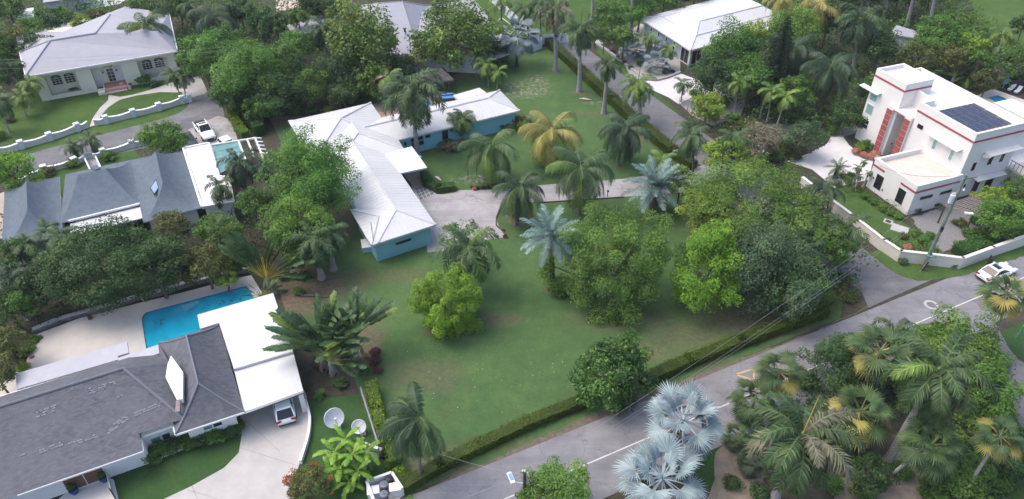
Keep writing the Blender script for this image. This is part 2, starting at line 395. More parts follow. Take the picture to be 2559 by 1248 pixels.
sheet('back_drive', [(1880, 312), (1990, 310), (2020, 330), (1960, 345), (1880, 335)], .013, M_ROADS)
# roads
a_, b_ = G(1353, 1209), G(2559, 694); ru = (b_ - a_).normalized(); rn = Vector((-ru.y, ru.x, 0))
a0 = a_ - ru * 60; b0 = b_ + ru * 90
def band(c, w0, w1, z): return [c[0] + rn * w0, c[1] + rn * w0, c[1] + rn * w1, c[0] + rn * w1]
sheet('road', [a0 - rn * 3.4, b0 - rn * 3.4, b0 + rn * 3.55, a0 + rn * 3.55], .028, M_ROAD, world=True)
s0, s1 = G(1482, 167), G(2200, 712); su = (s1 - s0).normalized(); sn = Vector((-su.y, su.x, 0)); sw = 2.7
sheet('side_road', [s0 - su * 14 - sn * sw, s1 - sn * sw, G(2170, 770), G(2225, 745), G(2335, 697), G(2262, 690), G(2215, 668), G(2165, 628), s1 - su * 6 + sn * sw * 1.2, s0 - su * 14 + sn * sw], .024, M_ROADS, world=True)
sheet('side_road', [(-160, 470), (60, 389), (242, 340), (444, 285), (480, 245), (520, 232), (552, 258), (562, 300), (560, 335), (470, 345), (330, 378), (86, 425), (-160, 520)], .024, M_ROADS, 3)
sheet('parking_pad', [(470, 325), (545, 290), (580, 300), (600, 372), (470, 385)], .030, M_DRIVE)
sheet('side_road', [(2400, 830), (2460, 790), (2490, 815), (2510, 850), (2545, 900), (2640, 960), (2700, 1100), (2560, 1080), (2530, 1000), (2500, 930), (2440, 880)], .022, M_ROADS, 2)
# driveways and paths
sheet('driveway', [(1040, 480), (1105, 487), (1139, 481), (1148, 476), (1242, 475), (1345, 464), (1570, 447), (1700, 425), (1780, 410), (1800, 440), (1700, 482), (1570, 492), (1400, 502), (1345, 506), (1257, 508), (1246, 525), (1240, 540), (1246, 565), (1264, 594), (1197, 603), (1130, 625), (1068, 632), (1060, 560)], .034, M_DRIVE)
sheet('driveway', [(560, 1000), (750, 960), (765, 985), (774, 1040), (768, 1100), (752, 1150), (735, 1200), (735, 1300), (300, 1300), (380, 1262), (480, 1215), (560, 1170), (597, 1132), (604, 1090), (600, 1040)], .034, M_CONC)
sheet('driveway', [(1600, 212), (1618, 203), (1700, 184), (1755, 205), (1760, 228), (1697, 262), (1672, 245)], .036, M_WCONC)
sheet('path', [(1485, 108), (1500, 112), (1560, 100), (1600, 88), (1612, 62), (1600, 60), (1580, 75), (1500, 92)], .036, M_CONC)
sheet('driveway', [(1966, 404), (2016, 386), (2062, 364), (2077, 343), (2107, 343), (2122, 364), (2150, 385), (2183, 399), (2170, 450), (2085, 470), (2030, 425)], .036, M_WCONC)
sheet('driveway', [(1885, 378), (1895, 370), (1925, 385), (1920, 392)], .036, M_WCONC)
sheet('path', [(272, 238), (300, 243), (330, 238), (380, 224), (440, 203), (462, 212), (470, 228), (440, 232), (400, 231), (340, 240), (300, 250), (272, 268), (252, 290), (243, 312), (224, 318), (232, 296), (250, 270), (270, 252)], .036, M_CONC)
sheet('driveway', [(440, 205), (500, 190), (520, 232), (480, 245), (465, 250)], .034, M_DRIVE)
sheet('path', [(214, 395), (235, 391), (256, 428), (232, 432)], .036, M_DRIVE)
# markings
ml = MB()
ml.prism([a0 + rn * .06, b0 + rn * .06, b0 - rn * .06, a0 - rn * .06], .030, .0335)
ml.build('centre_line', M_MARK, kind='structure')
for px, py in ((1868, 938), (1893, 962)):
    p = G(px, py); t3 = MB()
    q = [p + ru * 1.25 * .9 + rn * .35, p - ru * 1.0 + rn * .55, p + ru * .1 - rn * .75]
    for i in range(3): t3.beam(q[i] + Vector((0, 0, .031)), q[(i + 1) % 3] + Vector((0, 0, .031)), .2, .006)
    t3.build('speed_hump_marking', M_MARKY, kind='structure')
for a, b in (((470, 1225), (590, 1262)), ((600, 1120), (745, 1165)), ((612, 1050), (700, 1130)), ((480, 1215), (500, 1262))):
    p, q = G(*a), G(*b); MB().beam(p + Vector((0, 0, .036)), q + Vector((0, 0, .036)), .05, .006).build('driveway_joint', M_DRIVE, kind='structure')
# fallen leaves and twigs on the lawn
rs = random.Random(5)
fl = MB()
for k in range(200):
    if k < 190: px, py = rs.uniform(1050, 2000), rs.gauss(0, 1) * 50 + 930
    else: px, py = rs.uniform(1000, 1450), rs.uniform(850, 1120)
    if py < 620: continue
    ln = 1210 - (px - 1060) * .40
    if py > ln - 30: py = ln - rs.uniform(35, 170)
    p = G(px, py); a = rs.uniform(0, 6.28); s = rs.uniform(.02, .07)
    u = Vector((math.cos(a), math.sin(a), rs.uniform(-.3, .3))) * s; w = Vector((-math.sin(a), math.cos(a), rs.uniform(0, .4))) * s * .55
    c = p + Vector((0, 0, .035)); fl.m = 0 if rs.random() < .7 else 1
    fl.add([c - u, c - w, c + u, c + w + Vector((0, 0, .01))], [(0, 1, 2, 3)])
fl.build('fallen_leaves', [paint('dry_leaf_tan', (.50, .33, .22), .8, .3, 3), paint('dry_leaf_pale', (.6, .55, .45), .8, .3, 3)], kind='stuff')
# ---------------------------------------------------------------- building helpers
GLASS = paint('dark_window_glass', (.035, .045, .055), .08, .2, 1, spec=.8)
GLASST = paint('teal_window_glass', (.13, .26, .27), .08, .15, 1, spec=.8)
GLASSG = paint('pale_green_glass', (.23, .38, .34), .08, .15, 1, spec=.8)
GLASSB = paint('black_window_glass', (.02, .022, .026), .10, .2, 1, spec=.6)
FRW = paint('white_frame', (.72, .72, .72), .6, .05)
FRD = paint('dark_frame', (.035, .035, .04), .5, .1)
WHITE = paint('white_render', (.80, .78, .76), .85, .05, .4, stain=(.62, .60, .57), stain_amt=.35, bmp=.1)
WHITEC = paint('cream_render', (.70, .66, .54), .85, .06, .4, stain=(.52, .48, .38), stain_amt=.4, bmp=.1)
OFFWHITE = paint('white_fascia', (.74, .74, .74), .7, .06)  # plain white paint of the fascias and box lids

def poly_inset(pts, d):
    n = len(pts); out = []
    ar = sum(pts[i].x * pts[(i + 1) % n].y - pts[(i + 1) % n].x * pts[i].y for i in range(n)); s = 1 if ar > 0 else -1
    for i in range(n):
        p, a, b = pts[i], pts[i - 1], pts[(i + 1) % n]
        e1 = Vector((p.x - a.x, p.y - a.y)).normalized(); e2 = Vector((b.x - p.x, b.y - p.y)).normalized()
        n1 = Vector((-e1.y, e1.x)) * s; n2 = Vector((-e2.y, e2.x)) * s
        k = n1 + n2; L = k.length
        k = n1 if L < .2 else k / (L * L / 2)
        out.append(Vector((p.x + k.x * d, p.y + k.y * d, p.z)))
    return out
def slab(parent, name, pts, z0, z1, mat, label=None):
    """prism over any (also concave) outline"""
    vs, fs = flat([pts]); n = len(vs)
    ar = sum(pts[i][0] * pts[(i + 1) % n][1] - pts[(i + 1) % n][0] * pts[i][1] for i in range(n))
    idx = list(range(n)) if ar > 0 else list(range(n))[::-1]
    mb = MB(); V = [(p[0], p[1], z0) for p in vs] + [(p[0], p[1], z1) for p in vs]
    F = [[n + i for i in f] for f in fs] + [f[::-1] for f in fs]
    F += [[idx[i], idx[(i + 1) % n], n + idx[(i + 1) % n], n + idx[i]] for i in range(n)]
    mb.add(V, F)
    if parent is None: return mb
    return mb.build(name, mat, parent, label=label)
def curved_slope(parent, a, b, tb, ta, mat, p=1.0, n=8, name='roof_slope', th=.06):
    mb = MB(); vs = []
    for j in range(n + 1):
        t = j / n; l = a.lerp(ta, t); r = b.lerp(tb, t)
        l.z = a.z + (ta.z - a.z) * t ** p; r.z = b.z + (tb.z - b.z) * t ** p
        for i in range(n + 1): vs.append(l.lerp(r, i / n))
    fs = [[j * (n + 1) + i, j * (n + 1) + i + 1, (j + 1) * (n + 1) + i + 1, (j + 1) * (n + 1) + i] for j in range(n) for i in range(n)]
    mb.add(vs, fs); o = mb.build(name, mat, parent, smooth=p != 1.0)
    return o
def hip_roof(parent, c, ra, rb, mat, cap, p=1.0, n=8, capw=.14, fascia=None, eave_t=.16):
    c = [Vector(x) for x in c]
    for q in ((c[0], c[1], rb, ra), (c[1], c[2], rb, rb), (c[2], c[3], ra, rb), (c[3], c[0], ra, ra)):
        curved_slope(parent, q[0], q[1], q[2], q[3], mat, p, n)
    def edge(a, t):
        k = n if p != 1 else 2
        mb = MB(); mb.tube([Vector((a.x + (t.x - a.x) * i / k, a.y + (t.y - a.y) * i / k, a.z + (t.z - a.z) * (i / k) ** p + .02)) for i in range(k + 1)], capw, 5)
        mb.build('ridge_cap', cap, parent)
    if cap:
        edge(c[0], ra); edge(c[3], ra); edge(c[1], rb); edge(c[2], rb)
        if (ra - rb).length > .3: MB().tube([ra + Vector((0, 0, .03)), rb + Vector((0, 0, .03))], capw, 5).build('ridge_cap', cap, parent)
    slab(parent, 'fascia', c, c[0].z - eave_t, c[0].z - .012, fascia or OFFWHITE)

def clip_poly(P, nx, ny, d, keep_less):
    out = []
    for i in range(len(P)):
        a, b = P[i], P[(i + 1) % len(P)]
        fa = a.x * nx + a.y * ny - d; fb = b.x * nx + b.y * ny - d
        if not keep_less: fa, fb = -fa, -fb
        if fa <= 0: out.append(a)
        if (fa < 0 < fb) or (fb < 0 < fa): out.append(a.lerp(b, fa / (fa - fb)))
    return out
PANEL_N = [0]
def metal_slope(parent, pts, e0, e1, mat, pitch=.5, label=None, name='roof_panel', seam=.02, limit=300):
    """standing-seam slope: each sheet between two seams is a piece of its own"""
    pts = [Vector(p) for p in pts]
    A = np.array([[p.x, p.y, 1] for p in pts]); z = np.array([p.z for p in pts]); co = np.linalg.lstsq(A, z, rcond=None)[0]
    zf = lambda x, y: co[0] * x + co[1] * y + co[2]
    # thin deck under the sheets, exactly through the outline
    vs, fs = flat([pts]); d = MB(); d.add([Vector((p.x, p.y, p.z - .03)) for p in vs], fs)
    base = d.build('roof_slope', mat, parent)
    u = Vector((e1[0] - e0[0], e1[1] - e0[1])).normalized()
    ds = [p.x * u.x + p.y * u.y for p in pts]; lo, hi = min(ds), max(ds); k = int(math.ceil((hi - lo) / pitch)); off = lo
    for i in range(k):
        q = clip_poly(pts, u.x, u.y, off + i * pitch, False)
        q = clip_poly(q, u.x, u.y, off + (i + 1) * pitch - .02, True)
        if len(q) < 3: continue
        ar = abs(sum(q[j].x * q[(j + 1) % len(q)].y - q[(j + 1) % len(q)].x * q[j].y for j in range(len(q)))) / 2
        if ar < .04: continue
        vs, fs = flat([q]); n = len(vs)
        V = [Vector((p.x, p.y, zf(p.x, p.y) + .004)) for p in vs] + [Vector((p.x, p.y, zf(p.x, p.y) + .022)) for p in vs]
        F = [[n + a for a in f] for f in fs]
        mb = MB(); mb.add(V, F)
        # raised seam on the far side of the sheet
        dd = off + (i + 1) * pitch - .04
        m = [p for p in vs if abs(p.x * u.x + p.y * u.y - (off + (i + 1) * pitch - .02)) < .02]
        if len(m) >= 2:
            v = Vector((-u.y, u.x)); m.sort(key=lambda p: p.x * v.x + p.y * v.y); a, b = m[0], m[-1]
            mb.beam((a.x, a.y, zf(a.x, a.y) + .022 + seam / 2), (b.x, b.y, zf(b.x, b.y) + .022 + seam / 2), .06, seam)
        mb.build(name, mat, base); PANEL_N[0] += 1
    return base
def wall_plane(A, B, px, py):
    """(distance along A->B, height) of the wall point seen at px,py"""
    A, B = Vector(A), Vector(B); n = Vector((B.y - A.y, A.x - B.x, 0)).normalized(); v = Vector(ray(px, py)); o = Vector((0, 0, H))
    t = (A - o).dot(n) / v.dot(n); p = o + v * t; d = (B - A); d.z = 0; d.normalize()
    return (p - A).dot(d), p.z
def opening(parent, A, B, s0, s1, z0, z1, glass=None, frame=None, name='window', bars=(0, 0), fw=.07, out=None, arch=False, depth=.05, sill=False):
    """window or door on the outer face of the wall A->B (outside on the right of A->B seen from above, unless out given)"""
    A, B = Vector(A), Vector(B); d = (B - A); d.z = 0; d.normalize()
    n = Vector((d.y, -d.x, 0)) if out is None else out
    glass = glass or GLASS; frame = frame or FRW
    def P(s, z, o=0): return Vector((A.x + d.x * s + n.x * o, A.y + d.y * s + n.y * o, z))
    mb = MB()
    for (a, b) in (((s0, z0 + fw / 2), (s1, z0 + fw / 2)), ((s0, z1 - fw / 2), (s1, z1 - fw / 2))):
        mb.beam(P(*a, depth / 2), P(*b, depth / 2), depth + .02, fw)
    for s in (s0 + fw / 2, s1 - fw / 2):
        mb.beam(P(s, z0 + fw, depth / 2), P(s, z1 - fw, depth / 2), fw, depth + .02, up=n)
    for i in range(bars[0]):
        s = s0 + (s1 - s0) * (i + 1) / (bars[0] + 1); mb.beam(P(s, z0 + fw, depth / 2), P(s, z1 - fw, depth / 2), .05, depth, up=n)
    for i in range(bars[1]):
        z = z0 + (z1 - z0) * (i + 1) / (bars[1] + 1); mb.beam(P(s0 + fw, z, depth / 2 - .004), P(s1 - fw, z, depth / 2 - .004), depth, .05)
    o = mb.build(name, frame, parent)
    g = MB(); g.beam(P(s0 + fw * .5, (z0 + z1) / 2, .012), P(s1 - fw * .5, (z0 + z1) / 2, .012), .02, (z1 - z0) - fw)
    g.build('pane', glass, o)
    if sill: MB().beam(P(s0 - .08, z0 - .05, .09), P(s1 + .08, z0 - .05, .09), .18, .08).build('sill', frame, o)
    return o
def opening_px(parent, A, B, p0, p1, **kw):
    s0, z0 = wall_plane(A, B, *p0); s1, z1 = wall_plane(A, B, *p1)
    if s0 > s1: s0, s1 = s1, s0
    if z0 > z1: z0, z1 = z1, z0
    return opening(parent, A, B, s0, s1, max(z0, .05), z1, **kw)

# ================================================================ 1. turquoise house with the white metal roof
ROOFW = paint('white_metal_roof', (.58, .58, .575), .45, .07, .5, stain=(.62, .62, .62), stain_amt=.35, vary=.03)
FLATW = paint('white_flat_roof', (.58, .58, .58), .75, .06, .6, stain=(.44, .43, .42), stain_amt=.65)
TURQ = paint('turquoise_render', (.21, .46, .54), .85, .06, .5, bmp=.1, stain=(.30, .50, .55), stain_amt=.3)
hz = dict(r1=4.62, r2=4.22, r3=4.24, r4=3.9, r5=3.89, v1=3.88, e1=3.91)
hv = dict(a=(721.2, 303.5), b=(926.9, 257.3), c=(952.9, 294.2), r1=(851.9, 296.2), r2=(877.9, 306.9), r3=(895.2, 332.3), k=(1009.6, 373.7), r4=(879.8, 353.5), r5=(989.8, 525.1),
          v1=(910.6, 318.8), f=(996, 350), e1=(1220.4, 246.2), d=(1248.6, 225.8), E=(1299, 277), w1=(781, 403.7), w2=(812, 388), m=(963, 386), n=(1001, 433), H=(1089.4, 561.6), I=(928, 613.6), K=(891, 520.5))
P = {k: G(*v, hz.get(k, 2.9)) for k, v in hv.items()}
house = thing('house', 'turquoise bungalow with long white seamed metal roof in the middle of the lawn', 'house', G(1000, 500))
for nm, ed in (('a b r1', 'ab'), ('b c v1 f k r3 r2 r1', 'bk'), ('a r1 w1', ('a', 'w1')), ('r1 r2 w2 w1', ('w1', 'w2')), ('r2 r3 r4 r5 K w2', ('w2', 'K')),
               ('r3 k m r4', ('k', 'm')), ('r4 m n H r5', 'nH'), ('c v1 e1 d', 'cd'), ('v1 f E e1', 'fE'), ('e1 d E', 'dE')):
    metal_slope(house, [P[x] for x in nm.split()], P[ed[0]], P[ed[1]], ROOFW, .62)
# south-west end: main hip and the small cross hip to the west
J, q0, q1 = G(875.5, 525.5, 2.9), G(962, 538.5, 3.52), G(946, 541, 3.5)
I2 = G(928, 613.6, 2.9); S2 = G(944, 608.5, 2.9)
metal_slope(house, [P['r5'], P['H'], S2], P['H'], S2, ROOFW, .62)
for q in ([P['r5'], S2, q0], [q0, S2, q1], [q1, S2, I2], [P['K'], P['r5'], q0], [J, P['K'], q1], [P['K'], q0, q1]):
    n_ = (q[1] - q[0]).cross(q[2] - q[0]); q = q if n_.z > 0 else q[::-1]
    MB().add(q, [(0, 1, 2)]).build('roof_slope', ROOFW, house)
metal_slope(house, [q1, I2, J], J, I2, ROOFW, .62)
CAPW = paint('ridge_cap_white', (.62, .62, .63), .5, .05)
for a, b in (('a', 'r1'), ('b', 'r1'), ('r1', 'r2'), ('r2', 'r3'), ('r3', 'r4'), ('r4', 'r5'), ('r3', 'k'), ('r5', 'H'), ('v1', 'e1'), ('e1', 'd'), ('e1', 'E'), ('r1', 'w1')):
    MB().tube([P[a] + Vector((0, 0, .05)), P[b] + Vector((0, 0, .05))], .13, 5).build('ridge_cap', CAPW, house)
for a, b in ((P['r5'], S2), (q1, I2), (q1, J)): MB().tube([a + Vector((0, 0, .05)), b + Vector((0, 0, .05))], .09, 5).build('ridge_cap', CAPW, house)
outl = [P[x] for x in 'a b c d E f k n H'.split()] + [S2, I2, J] + [P[x] for x in 'K w2 w1'.split()]
slab(house, 'fascia', outl, 2.68, 2.86, paint('grey_white_fascia', (.55, .56, .58), .7, .05))
wl = poly_inset(outl, .55)
slab(house, 'wall', wl, 0, 2.7, TURQ)
# entrance porch: flat roof on a post
pc = [G(963, 386, 3.02), G(1028.5, 367, 3.02), G(1066, 419, 3.02), G(1001, 433, 3.02)]
slab(house, 'porch_roof', pc, 2.82, 3.02, FLATW)
slab(house, 'porch_coping', poly_inset(pc, -.05), 2.98, 3.05, FRW)
for px, py in ((1052, 438),):
    p = G(px, py); MB().box((p.x, p.y, 1.41), (.42, .42, 2.82), .5).build('post', TURQ, house)
# rear flat roof
fc = [G(1132.5, 238.5, 3.0), G(1198, 219.5, 3.0), G(1216, 232.5, 3.0), G(1146, 250, 3.0)]
slab(house, 'flat_roof', fc, 2.7, 3.0, FLATW); slab(house, 'wall', poly_inset(fc, .35), 0, 2.7, TURQ)
# windows along the garden side of the east wing
wf, wE = wl[5], wl[4]
for p0, p1, kw in (((1104, 327), (1120, 346), {}), ((1063, 338), (1075, 343), {}), ((1044, 343), (1057, 348), {}), ((1027, 348), (1036, 353), {}), ((1047, 353), (1059, 361), {}), ((1029, 358), (1040, 366), {}), ((1160, 312), (1174, 330), {}), ((1010, 356), (1016, 363), {})):
    opening_px(house, wf, wE, p0, p1, glass=GLASSB, frame=FRD, out=Vector(((wE - wf).y, -(wE - wf).x, 0)).normalized(), **kw)
# window in the south gable wall: outline points 8 (H), 9 (S2), 10 (I2)
opening_px(house, wl[8], wl[10], (989, 613), (1027, 595), glass=GLASSB, frame=FRD, bars=(1, 0), out=Vector(((wl[8] - wl[10]).y, -(wl[8] - wl[10]).x, 0)).normalized(), fw=.1)
# small plinth box with pale top outside the west wall
p = G(918, 621); b = thing('utility_cabinet', 'pale blue low utility box beside the south-west corner of the turquoise house', 'cabinet', p)
MB().box((p.x, p.y, .35), (1.1, 1.6, .7), .25).build('body', paint('pale_blue_box', (.42, .6, .68), .8, .05), b)
MB().box((p.x, p.y, .73), (1.2, 1.7, .06), .25).build('lid', FRW, b)
MB().tube([wl[10] + Vector((-.08, -.08, 0)), wl[10] + Vector((-.08, -.08, 2.7))], .05, 6).build('downpipe', FRW, house)

# ================================================================ 2. modern white house with red bands
B0 = G(2264.9, 538.7); A0 = G(2162.2, 464.7); mu = (A0 - B0).normalized(); mw = Vector((mu.y, -mu.x, 0))
def Q(u, w, z=0.0): return Vector((B0.x + mu.x * u + mw.x * w, B0.y + mu.y * u + mw.y * w, z))
def rect(u0, u1, w0, w1, z=0.0): return [Q(u0, w0, z), Q(u1, w0, z), Q(u1, w1, z), Q(u0, w1, z)]
def qprism(parent, name, u0, u1, w0, w1, z0, z1, mat, label=None): return MB().prism(rect(u0, u1, w0, w1), z0, z1).build(name, mat, parent, label=label)
REDB = paint('red_band_paint', (.33, .075, .09), .7, .08, 1.5)
REDT = paint('terracotta_tile', (.35, .085, .08), .6, .12, 3, vary=.15)
MWALL = paint('warm_white_wall', (.72, .70, .675), .88, .06, .5, stain=(.55, .52, .48), stain_amt=.35, bmp=.08)
MROOF = paint('white_roof_membrane', (.70, .70, .70), .8, .04, .5, stain=(.62, .60, .58), stain_amt=.3)
TERR = paint('terrace_tile_beige', (.58, .52, .46), .8, .12, 1.2, stain=(.46, .40, .35), stain_amt=.5)
AWN = paint('awning_grey_white', (.62, .60, .58), .7, .08)
mh = thing('house', 'modern white two storey villa with dark red bands and a stair tower', 'villa', Q(8, 8))
def parapet(parent, u0, u1, w0, w1, zb, zt, t=.28, sides='fblr'):
    mb = MB()
    if 'f' in sides: mb.prism(rect(u0, u1, w0, w0 + t), zb, zt)
    if 'b' in sides: mb.prism(rect(u0, u1, w1 - t, w1), zb, zt)
    if 'l' in sides: mb.prism(rect(u1 - t, u1, w0 + t, w1 - t), zb, zt)
    if 'r' in sides: mb.prism(rect(u0, u0 + t, w0 + t, w1 - t), zb, zt)
    return mb.build('parapet', MWALL, parent)
# low block with terrace
qprism(mh, 'wall', 0, 6.9, 0, 7.4, 0, 3.5, MWALL)
parapet(mh, 0, 6.9, 0, 7.4, 3.5, 4.18, .3, 'flr')
qprism(mh, 'terrace_floor', .3, 6.6, .3, 7.4, 3.5, 3.56, TERR)
# main block and tower
qprism(mh, 'wall', .7, 9.4, 7.4, 15.5, 0, 8.45, MWALL)
qprism(mh, 'wall', 9.4, 12.2, 9.6, 15.5, 0, 8.45, MWALL)
qprism(mh, 'wall', 12.2, 17.5, 12, 15.5, 0, 8.45, MWALL)
qprism(mh, 'flat_roof', 1.0, 17.2, 7.7, 15.2, 8.45, 8.5, MROOF) if False else None
qprism(mh, 'flat_roof', 1.0, 9.3, 7.7, 15.2, 8.452, 8.5, MROOF)
qprism(mh, 'flat_roof', 9.3, 17.2, 9.9, 15.2, 8.455, 8.505, MROOF)
mb = MB()
for r in ((.7, 9.4, 7.4, 7.68), (.7, 17.5, 15.22, 15.5), (.7, .98, 7.68, 15.22), (17.22, 17.5, 12, 15.22), (9.4, 9.12, 7.68, 9.6), (9.4, 12.2, 9.6, 9.88)): mb.prism(rect(*r), 8.45, 9.3)
mb.build('parapet', MWALL, mh)
qprism(mh, 'tower_wall', 12.2, 17.5, 7.45, 12, 0, 9.9, MWALL)
mb = MB()
for r in ((12.2, 17.5, 7.45, 7.73), (12.2, 17.5, 11.72, 12), (12.2, 12.48, 7.73, 11.72), (17.22, 17.5, 7.73, 11.72)): mb.prism(rect(*r), 9.9, 10.45)
mb.build('parapet', MWALL, mh)
qprism(mh, 'flat_roof', 12.48, 17.22, 7.73, 11.72, 9.9, 9.95, MROOF)
# recessed entrance between red tiled piers, canopy above
qprism(mh, 'canopy', 9.5, 13.6, 7.0, 9.6, 6.75, 7.05, MWALL)
qprism(mh, 'pier', 12.55, 13.55, 7.0, 7.447, 0, 6.75, MWALL); qprism(mh, 'pier', 9.5, 10.5, 7.0, 7.4, 0, 6.75, MWALL)
qprism(mh, 'red_band', 10.52, 12.53, 6.98, 7.0, 6.72, 6.84, REDB)
for u0 in (12.55, 9.5):
    for i in range(8):
        z0 = .35 + i * .79
        qprism(mh, 'tile', u0 + .03, u0 + .97, 6.965, 6.999, z0 + .03, z0 + .76, REDT)
# red bands, proud of the walls
def band_(parent, u0, u1, w0, w1, z0, z1): qprism(parent, 'red_band', u0, u1, w0, w1, z0, z1, REDB)
band_(mh, .66, 9.4, 7.36, 7.4, 8.05, 8.3); band_(mh, .66, .7, 7.4, 15.5, 8.05, 8.3)
band_(mh, 12.16, 17.54, 7.41, 7.45, 9.35, 9.6); band_(mh, 12.16, 12.2, 7.45, 12.0, 9.35, 9.6)
band_(mh, -.04, 2.3, -.04, 0, 3.15, 3.4); band_(mh, 5.0, 6.94, -.04, 0, 3.15, 3.4); band_(mh, -.04, 0, 0, 6.9, 3.15, 3.4)
fA, fB = Q(0, 0), Q(7, 0); rA, rB = Q(0, 0), Q(0, 7)
OF, OR_ = -mw, -mu
zz = lambda a, b: (2100 + a / 2.972, 140 + b / 2.972)
for c_ in ((285, 938), (447, 1042)):   # front windows of the low block
    s_, z_ = wall_plane(fA, fB, *zz(*c_)); opening(mh, fA, fB, s_ - .55, s_ + .55, z_ - .95, z_ + .95, glass=GLASSB, frame=FRD, out=OF)
# width from slanted outlines is overestimated; add the narrow ones by size
for w, z0, z1, d in ((1.2, 1.95, 2.35, 1.9), (4.3, 1.95, 2.35, 1.8)): opening(mh, rA, rB, w, w + d, z0, z1, glass=GLASSB, frame=FRD, out=OR_)
MF0, MF1 = Q(0, 7.4), Q(9.4, 7.4); T0, T1 = Q(12.2, 7.45), Q(17.5, 7.45); MR0, MR1 = Q(.7, 7.4), Q(.7, 15.5)
for u0, u1, z0, z1, g in ((5.05, 5.65, 4.75, 6.3, GLASSG), (2.4, 3.0, 4.6, 6.2, GLASSG), (7.75, 8.6, 6.2, 6.75, GLASSB)): opening(mh, MF0, MF1, u0, u1, z0, z1, glass=g, frame=FRW if g is GLASSG else FRD, out=OF)
for z0, z1, g in ((6.1, 7.6, GLASSG), (4.1, 5.6, GLASSG), (2.0, 3.4, GLASS)): opening(mh, T0, T1, 3.7, 5.0, z0, z1, glass=g, frame=FRW, out=OF, bars=(0, 1) if g is GLASS else (0, 0))
for w0, w1, z0, z1 in ((1.6, 2.1, 3.9, 5.0), (4.1, 4.7, 4.2, 5.9), (6.1, 6.6, 4.2, 5.9), (1.0, 1.9, 1.5, 1.9), (3.4, 4.3, .2, 2.3), (5.4, 6.6, .2, 2.2)): opening(mh, MR0, MR1, w0, w1, z0, z1, glass=GLASSB, frame=FRD, out=OR_)
opening(mh, Q(9.4, 9.6), Q(12.2, 9.6), 1.0, 1.5, 4.2, 6.2, glass=GLASS, frame=FRW, out=OF)
opening(mh, Q(9.4, 9.6), Q(12.2, 9.6), .2, 1.6, .05, 2.6, glass=paint('entrance_door_wood', (.16, .07, .05), .4, .2), frame=FRD, out=OF, name='door')
opening(mh, Q(9.4, 9.6), Q(12.2, 9.6), .3, 1.5, 2.75, 3.1, glass=GLASS, frame=FRD, out=OF)
# awnings over windows
def awning(A, B, s0, s1, z, dep, out, drop=.0):
    d = (B - A).normalized(); a = A + d * s0; b = A + d * s1; mb = MB()
    v = [a, b, b + out * dep, a + out * dep]; zt = [z, z, z - drop, z - drop]
    mb.add([Vector((p.x, p.y, q)) for p, q in zip(v, zt)] + [Vector((p.x, p.y, q - .1)) for p, q in zip(v, zt)], [(0, 1, 2, 3), (7, 6, 5, 4), (0, 4, 5, 1), (1, 5, 6, 2), (2, 6, 7, 3), (3, 7, 4, 0)])
    mb.build('awning', AWN, mh)
awning(MF0, MF1, 1.6, 6.6, 6.75, .9, OF, .12); awning(MR0, MR1, 2.6, 8.0, 6.35, 1.0, OR_, .1); awning(MR0, MR1, 2.6, 7.4, 2.75, .9, OR_, .1)
MB().beam(Q(.66, 10, 0) + Vector((0, 0, 5.8)) + OR_ * .02, Q(.66, 10.0, 6.3) + OR_ * .9, .1, .5).build('awning_bracket', AWN, mh)
awning(T0, T1, 3.3, 6.6, 7.75, .8, OF, .1)
# small wall lights and vents
for u, w, z in ((2.0, 0, 1.2), (6.2, 0, 1.7), (4.4, 0, 1.0), (11.0, 7.0, 2.6)): MB().box(Q(u, w - .04, z), (.14, .08, .2), math.atan2(mu.y, mu.x)).build('wall_light', FRD, mh)
# balcony at the far right
qprism(mh, 'balcony_floor', -2.2, .7, 15.5, 22, 2.9, 3.2, TERR); qprism(mh, 'wall', -1.6, .7, 17, 22, 0, 2.9, MWALL)
qprism(mh, 'wall', .7, 8, 15.5, 24, 0, 3.0, MWALL); qprism(mh, 'wall', 2.5, 7.0, 17.5, 20.5, 3.0, 8.6, MWALL); band_(mh, 2.46, 7.04, 17.46, 17.5, 7.9, 8.2)
mb = MB()
for i in range(15): mb.beam(Q(-2.1, 15.6 + i * .42, 3.2), Q(-2.1, 15.6 + i * .42, 4.1), .04, .04)
mb.beam(Q(-2.1, 15.5, 4.12), Q(-2.1, 22, 4.12), .06, .06); mb.beam(Q(-2.1, 15.5, 4.12), Q(.6, 15.5, 4.12), .06, .06)
for i in range(6): mb.beam(Q(-2.1 + i * .5, 15.5, 3.2), Q(-2.1 + i * .5, 15.5, 4.1), .04, .04)
mb.build('balcony_railing', FRD, mh)
# roof railing and solar panels
ra_, rb_ = Q(8.2, 8.0, 8.5), Q(8.6, 15.1, 8.5)
mb = MB()
for i in range(10):
    p = ra_.lerp(rb_, i / 9); mb.beam(p, p + Vector((0, 0, 1.0)), .035, .035)
for h in (.35, .65, 1.0): mb.beam(ra_ + Vector((0, 0, h)), rb_ + Vector((0, 0, h)), .03, .03)
mb.build('roof_railing', paint('pale_railing', (.6, .6, .6), .5), mh)
SOL = paint('solar_cell', (.022, .028, .055), .15, .25, 2, spec=.8); SOLF = paint('solar_frame', (.12, .13, .16), .4)
sp = thing('solar_array', 'dark blue solar panel array lying on the white roof of the modern villa', 'solar panels', Q(4.5, 12, 8.5))
for i in range(3):
    for j in range(5):
        u0, w0 = 1.95 + i * 1.92, 8.45 + j * 1.26
        o = qprism(sp, 'solar_panel', u0, u0 + 1.84, w0, w0 + 1.2, 8.62 + i * .03, 8.66 + i * .03, SOLF)
        mb = MB()
        for a in range(2):
            for b_ in range(3): mb.prism(rect(u0 + .05 + a * .88, u0 + .90 + a * .88, w0 + .05 + b_ * .375, w0 + .40 + b_ * .375), 8.66 + i * .03, 8.672 + i * .03)
        mb.build('cell', SOL, o)
